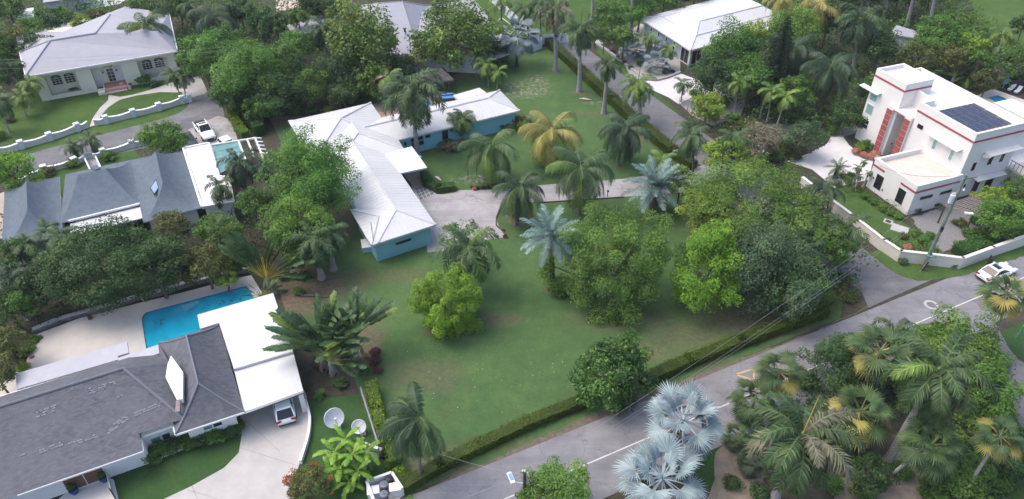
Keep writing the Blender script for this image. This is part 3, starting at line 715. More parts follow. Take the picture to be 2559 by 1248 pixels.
qprism(sp, 'mounting_rail', 2.0, 7.6, 8.8, 8.9, 8.505, 8.62, SOLF); qprism(sp, 'mounting_rail', 2.0, 7.6, 14.0, 14.1, 8.505, 8.62, SOLF)
# ================================================================ 3. cream house top left
LILAC = paint('lilac_grey_shingle', (.345, .345, .375), .85, .08, .6, bmp=.15); LILACC = paint('lilac_ridge', (.26, .26, .33), .8, .05)
tz = lambda a, b: (a / 3.67, b / 3.67)
h3 = thing('house', 'cream house with wide lilac grey hip roof and arched windows behind a curvy wall', 'house', G(200, 200))
eA, eB, eC, eD = G(*tz(180, 480), 4.6), G(*tz(235, 700), 4.6), G(*tz(1625, 468), 4.6), G(*tz(1550, 127), 4.6)
r1, r2_, r3_ = G(*tz(463, 375), 6.8), G(*tz(878, 308), 7.1), G(*tz(1010, 138), 6.9)
er = G(*tz(1440, 290), 6.9)
eW, eW2 = G(*tz(575, 290), 4.6), G(*tz(585, 372), 4.6)
bk = eA + (eA - eB) * .25; bk2 = G(*tz(1150, 60), 4.6)
def tri(parent, name, pts, mat, th=.1):
    vs, fs = flat([pts]); n = len(vs)
    mb = MB(); mb.add(vs + [v - Vector((0, 0, th)) for v in vs], fs + [[n + i for i in f][::-1] for f in fs]); return mb.build(name, mat, parent)
bA = eA + (eA - eB) * .9
for pts in ([eA, eB, r1], [eB, eC, er, r2_, r1], [bA, eA, r1], [eC, eD, er], [eD, r3_, r2_, er], [r3_, r2_, r1, eW], [eD, bk2, r3_], [bk2, eW, r3_], [bA, r1, eW]): tri(h3, 'roof_slope', pts, LILAC)
for a, b in ((eB, r1), (r1, r2_), (r2_, r3_), (er, eC), (eA, r1)): MB().tube([a + Vector((0, 0, .03)), b + Vector((0, 0, .03))], .14, 5).build('ridge_cap', LILACC, h3)
def gutter(parent, a, b, z, mat=FRW, w=.2, h=.22): return MB().beam(Vector((a.x, a.y, z)), Vector((b.x, b.y, z)), w, h).build('gutter', mat, parent)
gutter(h3, eA, eB, 4.5); gutter(h3, eB, eC, 4.5); gutter(h3, eC, eD, 4.5)
foot = [eB, eC, eD, bk2, bA]
ins = poly_inset(foot, .7)
w3a, w3b = ins[0].copy(), ins[1].copy(); w3a.z = w3b.z = 0
din = (w3b - w3a).normalized(); nin = Vector((-din.y, din.x, 0)); Lw = (w3b - w3a).length
def W3(s, d, z=0): return Vector((w3a.x + din.x * s + nin.x * d, w3a.y + din.y * s + nin.y * d, z))
def wbox(parent, s0, s1, d0, d1, z0, z1, mat, name='wall'): return MB().prism([W3(s0, d0), W3(s1, d0), W3(s1, d1), W3(s0, d1)], z0, z1).build(name, mat, parent)
IN3 = paint('alcove_grey_wall', (.52, .51, .46), .85, .06)
# front wall with three deep alcoves (window bay, entrance, window bay)
sA = wall_plane(w3a, w3b, *tz(480, 895))[0]; sB = wall_plane(w3a, w3b, *tz(760, 850))[0]
sC = wall_plane(w3a, w3b, *tz(905, 850))[0]; sD = wall_plane(w3a, w3b, *tz(1170, 790))[0]
sE = wall_plane(w3a, w3b, *tz(1295, 700))[0]; sF = wall_plane(w3a, w3b, *tz(1560, 650))[0]
cuts = [(0, sA, 0), (sA, sB, 1), (sB, sC, 0), (sC, sD, 2), (sD, sE, 0), (sE, sF, 1), (sF, Lw, 0)]
for a, b, k in cuts:
    if k == 0: wbox(h3, a, b, 0, 1.6, 0, 4.45, WHITEC)
    else:
        wbox(h3, a, b, 0, 1.6, 3.75, 4.45, WHITEC)
        if k == 1: wbox(h3, a, b, 0, .3, 0, .6, WHITEC)
slab(h3, 'wall', [W3(0, 1.6), W3(Lw, 1.6), Vector((ins[2].x, ins[2].y, 0)), Vector((ins[3].x, ins[3].y, 0)), Vector((ins[4].x, ins[4].y, 0))], 0, 4.44, WHITEC)
def arched(parent, A, B, s, w, z0, z1, out):
    o = opening(parent, A, B, s - w / 2, s + w / 2, z0, z1, glass=GLASSB, frame=FRW, out=out, bars=(2, 2), fw=.06)
    d = (B - A).normalized(); c = A + d * s; c = Vector((c.x, c.y, z1)) + out * .03; mb = MB(); m2 = MB()
    pts = [c + d * (w / 2 * math.cos(t)) + Vector((0, 0, w * .42 * math.sin(t))) for t in [math.pi * i / 10 for i in range(11)]]
    mb.add([c] + pts, [(0, i + 1, i + 2) for i in range(10)]); mb.build('pane', GLASSB, o)
    for i in range(10): m2.beam(pts[i] + out * .03, pts[i + 1] + out * .03, .07, .07)
    for k in (3, 5, 7): m2.beam(c + out * .025, pts[k] + out * .025, .04, .04)
    m2.build('arch_frame', FRW, o)
bA3, bB3 = W3(0, 1.6), W3(Lw, 1.6)
for a, b, n in ((sA, sB, 2), (sE, sF, 2)):
    for i in range(n): arched(h3, bA3, bB3, a + (b - a) * (.3 + .42 * i), 1.5, 1.5, 2.65, -nin)
arched(h3, bA3, bB3, (sC + sD) / 2 + .3, 1.5, 2.95, 3.0, -nin)
opening(h3, bA3, bB3, (sC + sD) / 2 - .25, (sC + sD) / 2 + .85, .55, 2.8, glass=GLASSB, frame=FRW, out=-nin, name='door', bars=(1, 3))
for s in (-1.65, 1.5): opening(h3, bA3, bB3, (sC + sD) / 2 + s - .6, (sC + sD) / 2 + s + .7, .55, 3.2, glass=paint('white_shutter', (.66, .68, .72), .6, .05), frame=FRW, out=-nin, name='shutter')
PINK = paint('salmon_step_tile', (.48, .22, .16), .8, .1, 2); PINKW = paint('pale_step_edge', (.62, .48, .42), .8, .08)
for i in range(4):
    wbox(h3, sC + 1.1, sD - .1, -.35 - i * .42, (-.35 - (i - 1) * .42) if i else 1.59, 0, .54 - i * .13, PINK if i % 2 == 0 else PINKW, 'step')
wbox(h3, sC + .05, sC + 1.0, -1.6, 0, 0, .45, WHITEC, 'planter_wall')
for i in range(2): wbox(h3, sD + .0 - i * 1.0, sD + .5 - i * 1.0, -1.4 + i * 1.2, -.9 + i * 1.2, 0, .7, PINKW, 'plinth')
MB().beam(W3(sC + 1.05, -.4, 1.1), W3(sC + 1.05, -1.9, .7), .06, .06).beam(W3(sC + 1.05, -1.9, 0), W3(sC + 1.05, -1.9, .72), .06, .06).beam(W3(sC + 1.05, -.4, .4), W3(sC + 1.05, -.4, 1.1), .06, .06).build('handrail', FRW, h3)
for s in (-1.0, .95):
    MB().box(W3((sC + sD) / 2 + .3 + s, 1.5, 2.3), (.16, .16, .3), 0).build('wall_lantern', FRD, h3)

# ================================================================ 4. blue-grey pagoda roofed house, left
def shingles(name, c, lo=.8, hi=1.2, scale=1.0, blot=None):
    m, t, b = nt(name)
    br = N(t, 'ShaderNodeTexBrick'); br.inputs['Scale'].default_value = 1; br.inputs['Brick Width'].default_value = .42 * scale; br.inputs['Row Height'].default_value = .2 * scale
    br.inputs['Mortar Size'].default_value = .012; br.inputs['Color1'].default_value = (*sc(c, lo), 1); br.inputs['Color2'].default_value = (*sc(c, hi), 1); br.inputs['Mortar'].default_value = (*sc(c, .6), 1)
    mp = N(t, 'ShaderNodeMapping'); t.links.new(wpos(t), mp.inputs[0]); mp.inputs['Rotation'].default_value = (0, 0, R_(-27)); t.links.new(mp.outputs[0], br.inputs['Vector'])
    col = mix(t, .6, br.outputs[0], ramp(t, noise(t, 1.5, 7, .75), [(.3, sc(c, .7)), (.7, sc(c, 1.3))]))
    if blot: col = mix(t, ramp(t, noise(t, .3, 6, .6), [(.45, (0, 0, 0)), (.7, (.6,) * 3)]), col, blot)
    t.links.new(col, b.inputs['Base Color']); b.inputs['Roughness'].default_value = .9; b.inputs['Specular IOR Level'].default_value = .2
    bump(t, b, br.outputs['Fac'], .5, -.03); return m
SLATE = shingles('blue_grey_shingle', (.125, .155, .185), .93, 1.07, .8)
mz = lambda a, b: (a / 3.763, 330 + b / 3.763)
h4 = thing('house', 'white house with dark blue-grey pagoda roofs swept up to three ridges', 'house', G(250, 500))
ZE = 2.9
# pavilion 3 (right)
p3 = [G(*mz(1340, 775), ZE), G(*mz(1895, 708), ZE), G(*mz(1722, 155), ZE), G(*mz(1230, 265), ZE)]
d3 = (p3[2] - p3[1]).normalized(); p3[0] = p3[1] + (p3[3] - p3[2]); 
hip_roof(h4, [p3[1], p3[2], p3[3], p3[0]], G(*mz(1530, 480), 5.0), G(*mz(1460, 185), 5.0), SLATE, None, 2.1, 10)
# pavilion 1 (left)
p1 = [G(*mz(45, 530), ZE), G(*mz(560, 420), ZE)]; dn = (p3[1] - p3[2]); dn = dn.normalized() * 13.5; p1 += [p1[1] + dn, p1[0] + dn]
hip_roof(h4, [p1[1], p1[2], p1[3], p1[0]][::-1][0:4] if False else [p1[3], p1[2], p1[1], p1[0]][0:0] or [p1[2], p1[1], p1[0], p1[3]], G(*mz(258, 725), 4.9), G(*mz(248, 458), 4.9), SLATE, None, 2.1, 10)
# pavilion 2 (centre)
c2 = [G(*mz(640, 835), ZE), G(*mz(1312, 672), ZE)]; up = -dn.normalized() * 11.0
hip_roof(h4, [c2[0] - (c2[1] - c2[0]) * .10, c2[1], c2[1] + up + (c2[1] - c2[0]) * .0, c2[0] + up], G(*mz(730, 405), 5.2), G(*mz(990, 345), 5.2), SLATE, None, 1.6, 10)
gutter(h4, c2[0], c2[1], ZE - .08)
b4 = [c2[0] + (c2[1] - c2[0]) * -.6, c2[1] + (c2[1] - c2[0]) * .3, c2[1] + (c2[1] - c2[0]) * .3 - up * .25, c2[0] + (c2[1] - c2[0]) * -.6 - up * .25]
slab(h4, 'patio_roof', [c2[0] + Vector((.1, 0, 0)), c2[1], c2[1] - up * .24, c2[0] - up * .24], 2.35, 2.5, FLATW)
for q in ([p3[0], p3[1], p3[2], p3[3]], [p1[0], p1[1], p1[2], p1[3]]):
    q2 = poly_inset(q, .6); slab(h4, 'wall', q2, 0, 2.75, WHITE)
slab(h4, 'wall', poly_inset([c2[0], c2[1], c2[1] + up, c2[0] + up], .6), 0, 2.74, WHITE)
pr = [G(*mz(755, 395), 2.95), G(*mz(850, 360), 2.95), G(*mz(1065, 322), 2.95), G(*mz(1083, 368), 2.95)]
slab(h4, 'entry_roof', pr, 2.75, 2.9, SLATE)
MB().beam(G(*mz(885, 335), 3.1), G(*mz(920, 365), 3.0), .7, .5).build('roof_finial', SLATE, h4)
# skylight on the right roof
sk = [G(*mz(x, y), 4.2) for x, y in ((1410, 530), (1470, 440), (1497, 525), (1450, 592))]
slab(h4, 'skylight_frame', sk, 4.05, 4.22, FRD); slab(h4, 'skylight_pane', poly_inset(sk, .1), 4.22, 4.24, paint('skylight_blue', (.22, .36, .45), .15, .1))
# flat white roof and the green pergola
fr = [G(*mz(1722, 155), 3.0), G(*mz(1965, 108), 3.0), G(*mz(2060, 420), 3.0), G(*mz(2150, 430), 3.0), G(*mz(2200, 660), 3.0), G(*mz(1898, 708), 3.0)]
FLATST = paint('stained_flat_roof', (.70, .70, .71), .8, .08, 1, stain=(.30, .27, .26), stain_amt=.95)
slab(h4, 'flat_roof', fr, 2.7, 3.0, FLATST); slab(h4, 'wall', poly_inset(fr, .3), 0, 2.7, WHITE)
mb = MB()
for i in range(len(fr)):
    a, b = fr[i], fr[(i + 1) % len(fr)]; mb.beam(a + Vector((0, 0, .08)), b + Vector((0, 0, .08)), .25, .16)
mb.build('coping', FRW, h4)
pg = thing('pergola', 'green sheeted pergola with white beams and open white rafters beside the parked cars', 'pergola', G(*mz(2200, 250), 0))
ga, gb, gc, gd = G(*mz(1985, 135), 2.8), G(*mz(2245, 95), 2.8), G(*mz(2310, 260), 2.8), G(*mz(2060, 400), 2.8)
GRN = paint('green_corrugated_sheet', (.12, .27, .26), .5, .3, 3, stain=(.25, .42, .4), stain_amt=.7)
ns = 8
for i in range(ns):
    a, b = ga.lerp(gd, i / ns), gb.lerp(gc, i / ns); c_, d_ = gb.lerp(gc, (i + .94) / ns), ga.lerp(gd, (i + .94) / ns)
    slab(pg, 'roof_sheet', [a, b, c_, d_], 2.75 + .02 * (i % 2), 2.79 + .02 * (i % 2), GRN)
ge, gf = G(*mz(2400, 62), 2.8), G(*mz(2450, 180), 2.8)
for a, b in ((G(*mz(1965, 130), 2.85), G(*mz(2405, 60), 2.85)), (gb, gc), (G(*mz(2325, 75), 2.85), G(*mz(2390, 230), 2.85)), (ge, G(*mz(2480, 260), 2.85)), (ga, gd)):
    MB().beam(a, b, .22, .25).build('beam', FRW, pg)
for i in range(5):
    a = ge.lerp(G(*mz(2470, 240), 2.85), i / 5); MB().beam(a + Vector((-.2, 0, .12)), a + Vector((.9, -.15, .12)), .14, .12).build('rafter_end', FRW, pg)
for p in (ge, gf, gb): MB().box((p.x, p.y, 1.4), (.25, .25, 2.8)).build('post', FRW, pg)
dk = [(-30, 500), (11, 480), (11, 600), (-40, 605)]
sheet('deck', dk, .05, paint('weathered_deck', (.42, .36, .30), .9, .15, 2))

# ================================================================ 5. grey shingled house with the pool, bottom left
GREYS = shingles('grey_shingle', (.115, .12, .138), .6, 1.4, .85, (.15, .145, .158))
GREYR = paint('ridge_shingle_grey', (.16, .175, .20), .9, .1, 3)
Lz = lambda a, b: (a / 2.278, 700 + b / 2.278)
Rz = lambda a, b: (380 + a / 2.495, 700 + b / 2.495)
h5 = thing('house', 'white house with mottled grey shingle roof and white flat carport roof by the pool', 'house', G(300, 1000))
NE, SE, SW, NW = G(*Rz(415, 280), 2.8), G(*Rz(575, 820), 2.8), G(*Rz(145, 962), 2.8), G(*Rz(40, 390), 2.8)
Ra, Rb = G(*Rz(215, 350), 5.0), G(*Rz(288, 645), 5.0)
hip_roof(h5, [SE, NE, NW, SW][::1], Rb, Ra, GREYS, GREYR, 1.25, 8, .09)
f1, f2, f3, f4 = G(*Lz(97, 1222), 2.8), G(*Lz(812, 972), 2.8), G(*Lz(800, 892), 2.8), G(*Lz(985, 828), 2.8)
fd = (f2 - f1).normalized(); fn = Vector((-fd.y, fd.x, 0))
rL = G(*Lz(705, 505), 5.3); r0 = rL - fd * 22
f0a, f0b = G(*Lz(77, 1100), 2.8), G(*Lz(77, 1100), 2.8) - fd * 12
bkL = NW + (-fd) * 0; b1 = G(*Lz(905, 405), 2.8); b2 = G(*Lz(672, 452), 2.8); 
back1 = rL + fn * 4.6; back1.z = 3.05; back0 = back1 - fd * 24
hpt = G(*Lz(1000, 690), 3.9); vly = G(*Lz(950, 470), 4.1)
def zon(p, e, r, ze, zr):
    return p
# front slope as a grid following the eave steps, gently bell-cast towards the eaves
def bell_front(pts, mat):
    # pts: outline polygon in plan at eave or ridge; height from the distance to the front eave line
    me_ = MB(); V, F = flat([pts]); return V, F
frontline = (f1 - fd * 16); depth = (rL - f1).dot(fn)
def hfront(p):
    d = (p - f1).dot(fn) / depth; d = max(0, min(1, d)); return 2.8 + (5.3 - 2.8) * d ** 1.18
def strip_surface(poly, hf, mat, name='roof_slope', n=12, lo=None):
    """cut a plan polygon into strips parallel to the eave and lift each by hf"""
    ds = [(p - f1).dot(fn) for p in poly]; a, b = min(ds), max(ds); mb = MB()
    off = f1.x * fn.x + f1.y * fn.y
    for i in range(n):
        q = clip_poly(poly, fn.x, fn.y, off + a + (b - a) * i / n, False); q = clip_poly(q, fn.x, fn.y, off + a + (b - a) * (i + 1) / n, True)
        if len(q) < 3: continue
        vs, fs = flat([q]); mb.add([Vector((p.x, p.y, hf(p))) for p in vs], fs)
    return mb.build(name, mat, h5)
hp2 = SW.lerp(Rb, .35)
strip_surface([f1 - fd * 16, f1 - fd * .2, f1, f2, f3, f4, hp2, rL, r0], hfront, GREYS)
def hback(p):
    d = (p - rL).dot(fn) / 5.4; return 5.3 - max(0, d) ** .9 * 2.4
e9 = G(*Lz(674, 458), 2.9); nwb = rL + fn * (e9 - rL).dot(fn)
strip_surface([r0, rL, nwb, nwb - fd * 26], lambda p: 5.3 - (max(0, (p - rL).dot(fn)) / (e9 - rL).dot(fn)) * 2.4, GREYS)
def hside(p): return 5.3 - max(0, (p - rL).dot(fd)) / 6.5 * 1.9
nwb.z = 2.9; vt = G(*Lz(962, 470), 3.9); hq = Vector((hp2.x, hp2.y, hfront(hp2)))
mq = G(*Lz(908, 425), 2.92)
for q in ([rL, hq, vt], [rL, vt, mq], [rL, mq, nwb], [vt, NW, mq]): tri(h5, 'roof_slope', q, GREYS)
for a, b in ((rL, Vector((hp2.x, hp2.y, hfront(hp2)))), (r0, rL)): MB().tube([a + Vector((0, 0, .04)), b + Vector((0, 0, .04))], .11, 5).build('ridge_cap', GREYR, h5)
# lower grey membrane roofs along the pool side
MEMB = paint('grey_membrane_roof', (.40, .40, .43), .85, .07, 1, stain=(.55, .55, .57), stain_amt=.4)
g1 = [G(*Lz(92, 535), 2.75), G(*Lz(724, 352), 2.75), G(*Lz(734, 416), 2.75), G(*Lz(674, 434), 2.75), G(*Lz(672, 456), 2.75), G(*Lz(95, 625), 2.75)]
slab(h5, 'membrane_roof', g1, 2.55, 2.8, MEMB)
g2 = [G(*Lz(672, 446), 2.9), G(*Lz(902, 370), 2.9), G(*Lz(908, 420), 2.9), G(*Lz(676, 492), 2.9)]
slab(h5, 'membrane_roof', g2, 2.81, 2.95, MEMB)
# white flat roofs: lounge roof and the lower carport roof
cw = [G(*Rz(283, 218), 3.0), G(*Rz(755, 82), 3.0), G(*Rz(900, 500), 3.0), G(*Rz(510, 556), 3.0), G(*Rz(415, 270), 3.0), G(*Rz(300, 305), 3.0)]
e2 = G(*Rz(800, 470), 3.0)
cw = [G(*Rz(283, 218), 3.0), G(*Rz(755, 82), 3.0), G(*Rz(878, 445), 3.0), G(*Rz(510, 556), 3.0), G(*Rz(418, 268), 3.0), G(*Rz(300, 305), 3.0)]
slab(h5, 'flat_roof', cw, 2.78, 3.02, FLATW)
cp = [G(*Rz(511, 560), 2.75), G(*Rz(880, 450), 2.75), G(*Rz(942, 690), 2.75), G(*Rz(575, 822), 2.75)]
slab(h5, 'carport_roof', cp, 2.5, 2.72, FLATW)
for a, b in ((SE, cp[2]), (f1, f2), (f2, f3), (f3, f4), (f4, SW), (SW, SE), (f0a, f1)): gutter(h5, a, b, 2.68 if a is not SE or b is SW else 2.62, FRW, .16, .16)
MB().beam(cp[3] + Vector((0, 0, -.2)), cp[2] + Vector((0, 0, -.2)), .1, .3).build('carport_fascia', FRD, h5)
pp = G(762, 1026); MB().box((pp.x, pp.y, 1.25), (.42, .42, 2.5), .35).build('post', WHITE, h5)
# walls
wa = poly_inset([SE, NE, NW, SW], .8); slab(h5, 'wall', wa, 0, 2.66, WHITE)
lw = [f1 - fd * 16 + fn * 1.0, f1 + fn * 1.0, f2 + fn * 1.0 - fd * .2, f2 + fn * 1.3, f3 + fn * .9, f4 + fn * 1.0, NW - fn * .5 - fd * .3, NW - fd * 26 - fn * .5]
slab(h5, 'wall', lw, 0, 2.65, WHITE)
ins5 = poly_inset(cw, .4); slab(h5, 'wall', ins5, 0, 2.76, WHITE)
cb_a = SE + Vector((-.6, 1.3, 0))
# doors and teal glazing on the front
fA_ = lw[1].copy(); fA_.z = 0; fB_ = lw[2].copy(); fB_.z = 0; nf = -fn
opening_px(h5, f3 + fn * .9, f4 + fn * 1.0, (380, 1112), (403, 1086), glass=GLASST, frame=FRW, out=nf); opening_px(h5, f3 + fn * .9, f4 + fn * 1.0, (405, 1103), (424, 1078), glass=GLASS, frame=FRW, out=nf)
wsa, wsb = wa[3].copy(), wa[0].copy(); wsa.z = wsb.z = 0
opening_px(h5, wsa, wsb, (509, 1078), (530, 1056), glass=GLASST, frame=FRW, out=nf); opening_px(h5, wsa, wsb, (532, 1070), (553, 1048), glass=GLASS, frame=FRW, out=nf)
opening(h5, lw[0], lw[1], 9.5, 13.0, .2, 2.3, glass=GLASST, frame=FRW, out=nf, bars=(1, 0))
# entrance recess: brown doors
dp = fd * 5.2
DOORB = paint('brown_timber_door', (.16, .085, .05), .6, .15, 2)
opening(h5, lw[1], lw[2], 2.6, 5.6, .05, 2.2, glass=DOORB, frame=FRW, out=nf, name='door', bars=(1, 0))
# white saddle cover (hexagonal) on the roof
hx = [G(*Rz(x, y), z) for x, y, z in ((118, 472, 4.9), (193, 575, 4.75), (190, 742, 4.45), (155, 745, 4.35), (84, 605, 4.7), (98, 520, 4.85))]
vs, fs = flat([hx]); mb = MB(); n = len(vs)
mb.add(vs + [v - Vector((0, 0, .5)) for v in vs], fs + [[i, (i + 1) % n, n + (i + 1) % n, n + i] for i in range(n)]); mb.build('roof_lantern_cover', paint('white_cover', (.80, .80, .80), .6, .03), h5)
MB().beam(hx[3] + Vector((.1, 0, -.1)), hx[3] + Vector((.25, -.9, -.5)), .35, .2).build('vent_flashing', paint('rusty_flashing', (.3, .24, .24), .8, .4, 8), h5)
# replacement shingles, paler than the old ones, each laid proud of the roof
PALE = paint('new_shingle_pale', (.21, .225, .24), .85, .2, 6)
rs = random.Random(11)
def patch(px0, py0, px1, py1, n, rows, spread=.15):
    for i in range(n):
        t = rs.random(); c = G(px0 + (px1 - px0) * t, py0 + (py1 - py0) * t, 4.2)
        for _ in range(4): c = G(px0 + (px1 - px0) * t, py0 + (py1 - py0) * t, hfront(c))
        r_ = rs.randrange(rows) - rows / 2; c = c + fn * (r_ * .19 + rs.uniform(-.02, .02)); c.z = hfront(c) + .02
        a, b = c - fd * .1 , c + fd * .1
        q = [a, b, b + fn * .12, a + fn * .12]; q = [Vector((p.x, p.y, hfront(p))) for p in q]
        mb = MB(); mb.add([p + Vector((0, 0, .012)) for p in q] + [p + Vector((0, 0, .035)) for p in q], [(4, 5, 6, 7), (0, 4, 7, 3), (0, 1, 5, 4), (1, 2, 6, 5)])
        mb.build('shingle', PALE, h5)
for a in ((224, 978, 288, 959, 26, 3), (90, 1038, 138, 1019, 18, 3), (338, 1035, 408, 1006, 34, 2), (268, 1078, 318, 1042, 22, 3), (100, 1128, 160, 1106, 24, 2), (170, 1112, 242, 1088, 16, 2), (50, 1140, 62, 1134, 4, 1), (170, 978, 182, 972, 5, 1), (288, 994, 305, 988, 5, 1)): patch(*a)

# ================================================================ 6. white metal roofed blue house, top right of the centre
wz = lambda a, b: (1360 + a / 3.781, b / 3.781)
BLUEG = paint('blue_grey_siding', (.30, .37, .46), .8, .06, 1, bmp=.15)
h6 = thing('house', 'blue-grey house with a bright white metal hip roof and tall white framed windows', 'house', G(1760, 100))
a6, b6, c6 = G(*wz(905, 175), 3.2), G(*wz(1382, 478), 3.2), G(*wz(2372, 212), 3.2)
d6 = c6 + (a6 - b6) * 1.05
ap, k6 = G(*wz(1465, 205), 4.9), G(*wz(1435, 340), 3.95)
l6 = G(*wz(1110, 158), 3.95); ap2 = ap + (c6 - b6) * .62; k7 = c6 + (k6 - b6) * .0 + (a6 - b6) * .2 - (c6 - b6) * .12; k7.z = 3.95
rl2 = d6 + (b6 - a6) * .25 - (c6 - b6) * .12; rl2.z = 3.95
tp = G(*wz(1310, 118), 4.75)
for pts, e in (([a6, b6, k6, l6], (a6, b6)), ([b6, c6, k7, k6], (b6, c6)), ([l6, k6, ap, tp], (l6, k6)), ([k6, k7, ap2, ap], (k6, k7)), ([tp, ap, ap2, ap2 + (tp - ap)], (ap, ap2)), ([c6, d6, rl2, k7], (c6, d6)), ([k7, rl2, ap2], (k7, rl2))):
    metal_slope(h6, pts, e[0], e[1], ROOFW, .8)
back6 = [d6, a6, l6, tp, ap2 + (tp - ap), rl2]; tri(h6, 'roof_slope', back6, ROOFW)
for a, b in ((a6, l6), (b6, k6), (k6, ap), (l6, tp), (l6, k6), (k6, k7), (tp, ap), (ap, ap2), (c6, k7)): MB().tube([a + Vector((0, 0, .06)), b + Vector((0, 0, .06))], .1, 5).build('ridge_cap', CAPW, h6)
slab(h6, 'fascia', [a6, b6, c6, d6], 3.02, 3.17, OFFWHITE)
w6 = poly_inset([a6, b6, c6, d6], .7); slab(h6, 'wall', w6, 0, 3.05, BLUEG)
A6, B6, C6 = w6[0].copy(), w6[1].copy(), w6[2].copy(); A6.z = B6.z = C6.z = 0
o6 = Vector(((B6 - A6).y, -(B6 - A6).x, 0)).normalized(); o6 = o6 if o6.x < 0 else -o6
for x in (1014, 1084, 1157, 1230):
    s, _ = wall_plane(A6, B6, *wz(x, 200 + (x - 900) * .66)); opening(h6, A6, B6, s - .38, s + .38, .8, 2.6, glass=GLASSB, frame=FRW, out=o6, bars=(0, 1), fw=.12)
L6 = (B6 - A6).length; o7 = Vector(((C6 - B6).y, -(C6 - B6).x, 0)).normalized(); o7 = o7 if o7.y < 0 else -o7
opening(h6, A6, B6, L6 - 2.6, L6 - .25, .1, 2.6, glass=GLASSB, frame=FRW, out=o6, bars=(1, 0), fw=.12, name='glass_door'); opening(h6, B6, C6, .3, 2.6, .1, 2.6, glass=GLASSB, frame=FRW, out=o7, bars=(1, 0), fw=.12, name='glass_door')
for s in (.0, L6): p = A6.lerp(B6, s / L6); MB().box((p.x, p.y, 1.5), (.25, .25, 3.0), .8).build('corner_board', FRW, h6)

# ================================================================ 7. big grey roofed house top centre, behind the large-leaved trees
GREYL = paint('grey_roof_pale', (.31, .315, .35), .85, .07, .6, bmp=.15)
h7 = thing('house', 'sprawling grey roofed house with a carport half hidden behind the large-leaved trees', 'house', G(1020, 80))
def G3(x, y, z=3.0): return G(x, y, z)
hip_roof(h7, [G3(890, 135), G3(1050, 145), G3(1070, 15), G3(900, 15)], G3(945, 8, 6.0), G3(1005, 4, 6.0), GREYL, GREYL, 1.0, 2, .1)
hip_roof(h7, [G3(1010, 135), G3(1240, 148), G3(1160, 0), G3(1030, 22)], G3(1085, 55, 4.6), G3(1160, 60, 4.6), GREYL, GREYL, 1.0, 2, .1)
q = [G3(1154, -4), G3(1182, -4), G3(1290, 131), G3(1238, 147)]; slab(h7, 'roof_slope', q, 2.85, 3.1, GREYL)
slab(h7, 'wall', poly_inset([G3(890, 135), G3(1050, 145), G3(1070, 15), G3(900, 15)], .7), 0, 2.8, WHITE); slab(h7, 'wall', poly_inset([G3(1010, 135), G3(1240, 148), G3(1160, 0), G3(1030, 22)], .7), 0, 2.8, WHITE)
q = [G3(717, 64, 2.9), G3(733, 91, 2.9), G3(900, 60, 3.1), G3(890, 20, 3.1)]; slab(h7, 'carport_roof', q, 2.8, 3.0, GREYL)
for x, y in ((752, 121), (800, 112), (745, 95)):
    p = G(x, y); MB().box((p.x, p.y, 1.4), (.4, .4, 2.8)).build('post', FRW, h7)
MB().lathe(G(1012, 80, 4.6), [(.16, 0), (.16, .5), (.3, .52), (.3, .62), (.05, .7)], 10).build('roof_vent', FRD, h7)

# ================================================================ 8. far buildings along the top edge
def simple_house(label, px, zt, wallm, roofm, wins=(), overhang=.3):
    o = thing('house', label, 'house', G(*px[0])); pts = [G(a, b, zt) for a, b in px]
    slab(o, 'wall', poly_inset(pts, overhang), 0, zt - .05, wallm); slab(o, 'flat_roof', pts, zt - .05, zt + .22, roofm); w = poly_inset(pts, overhang)
    for (i, s0, s1, z0, z1, g) in wins:
        A, B = w[i].copy(), w[(i + 1) % len(w)].copy(); A.z = B.z = 0; d = (B - A).normalized(); n = Vector((d.y, -d.x, 0)); n = n if n.y < 0 else -n
        opening(o, A, B, s0, s1, z0, z1, glass=g, frame=FRW, out=n)
    return o
LAVW = paint('lavender_white_wall', (.56, .57, .63), .85, .05)
simple_house('lavender white house at the top left edge with a teal picture window', [(108, 10), (205, -4), (230, -40), (120, -40)], 3.2, LAVW, LILAC, [(0, 4.5, 7.2, .6, 2.2, GLASST), (0, .8, 2.4, .8, 2.2, GLASS)])
simple_house('small white outbuilding half hidden by palms near the top left corner', [(45, 52), (88, 46), (85, 22), (48, 28)], 2.6, LAVW, FLATW, [(0, .8, 2.4, .7, 1.9, GLASST)])
sheet('terrace', [(205, 28), (300, 10), (330, -10), (290, -40), (215, -40)], .03, M_WCONC)
sheet('terrace', [(690, 30), (760, 18), (770, -30), (690, -30)], .03, paint('pink_terrace', (.55, .42, .38), .9, .1))
simple_house('white shed roofed store among palms at the top right', [(2222, 88), (2240, 66), (2310, 88), (2320, 104)], 2.5, LAVW, GREYL)
simple_house('grey roofed garden shed behind the paddle-leaved tree at the right', [(2455, 160), (2505, 148), (2535, 168), (2480, 185)], 2.6, LAVW, GREYL)
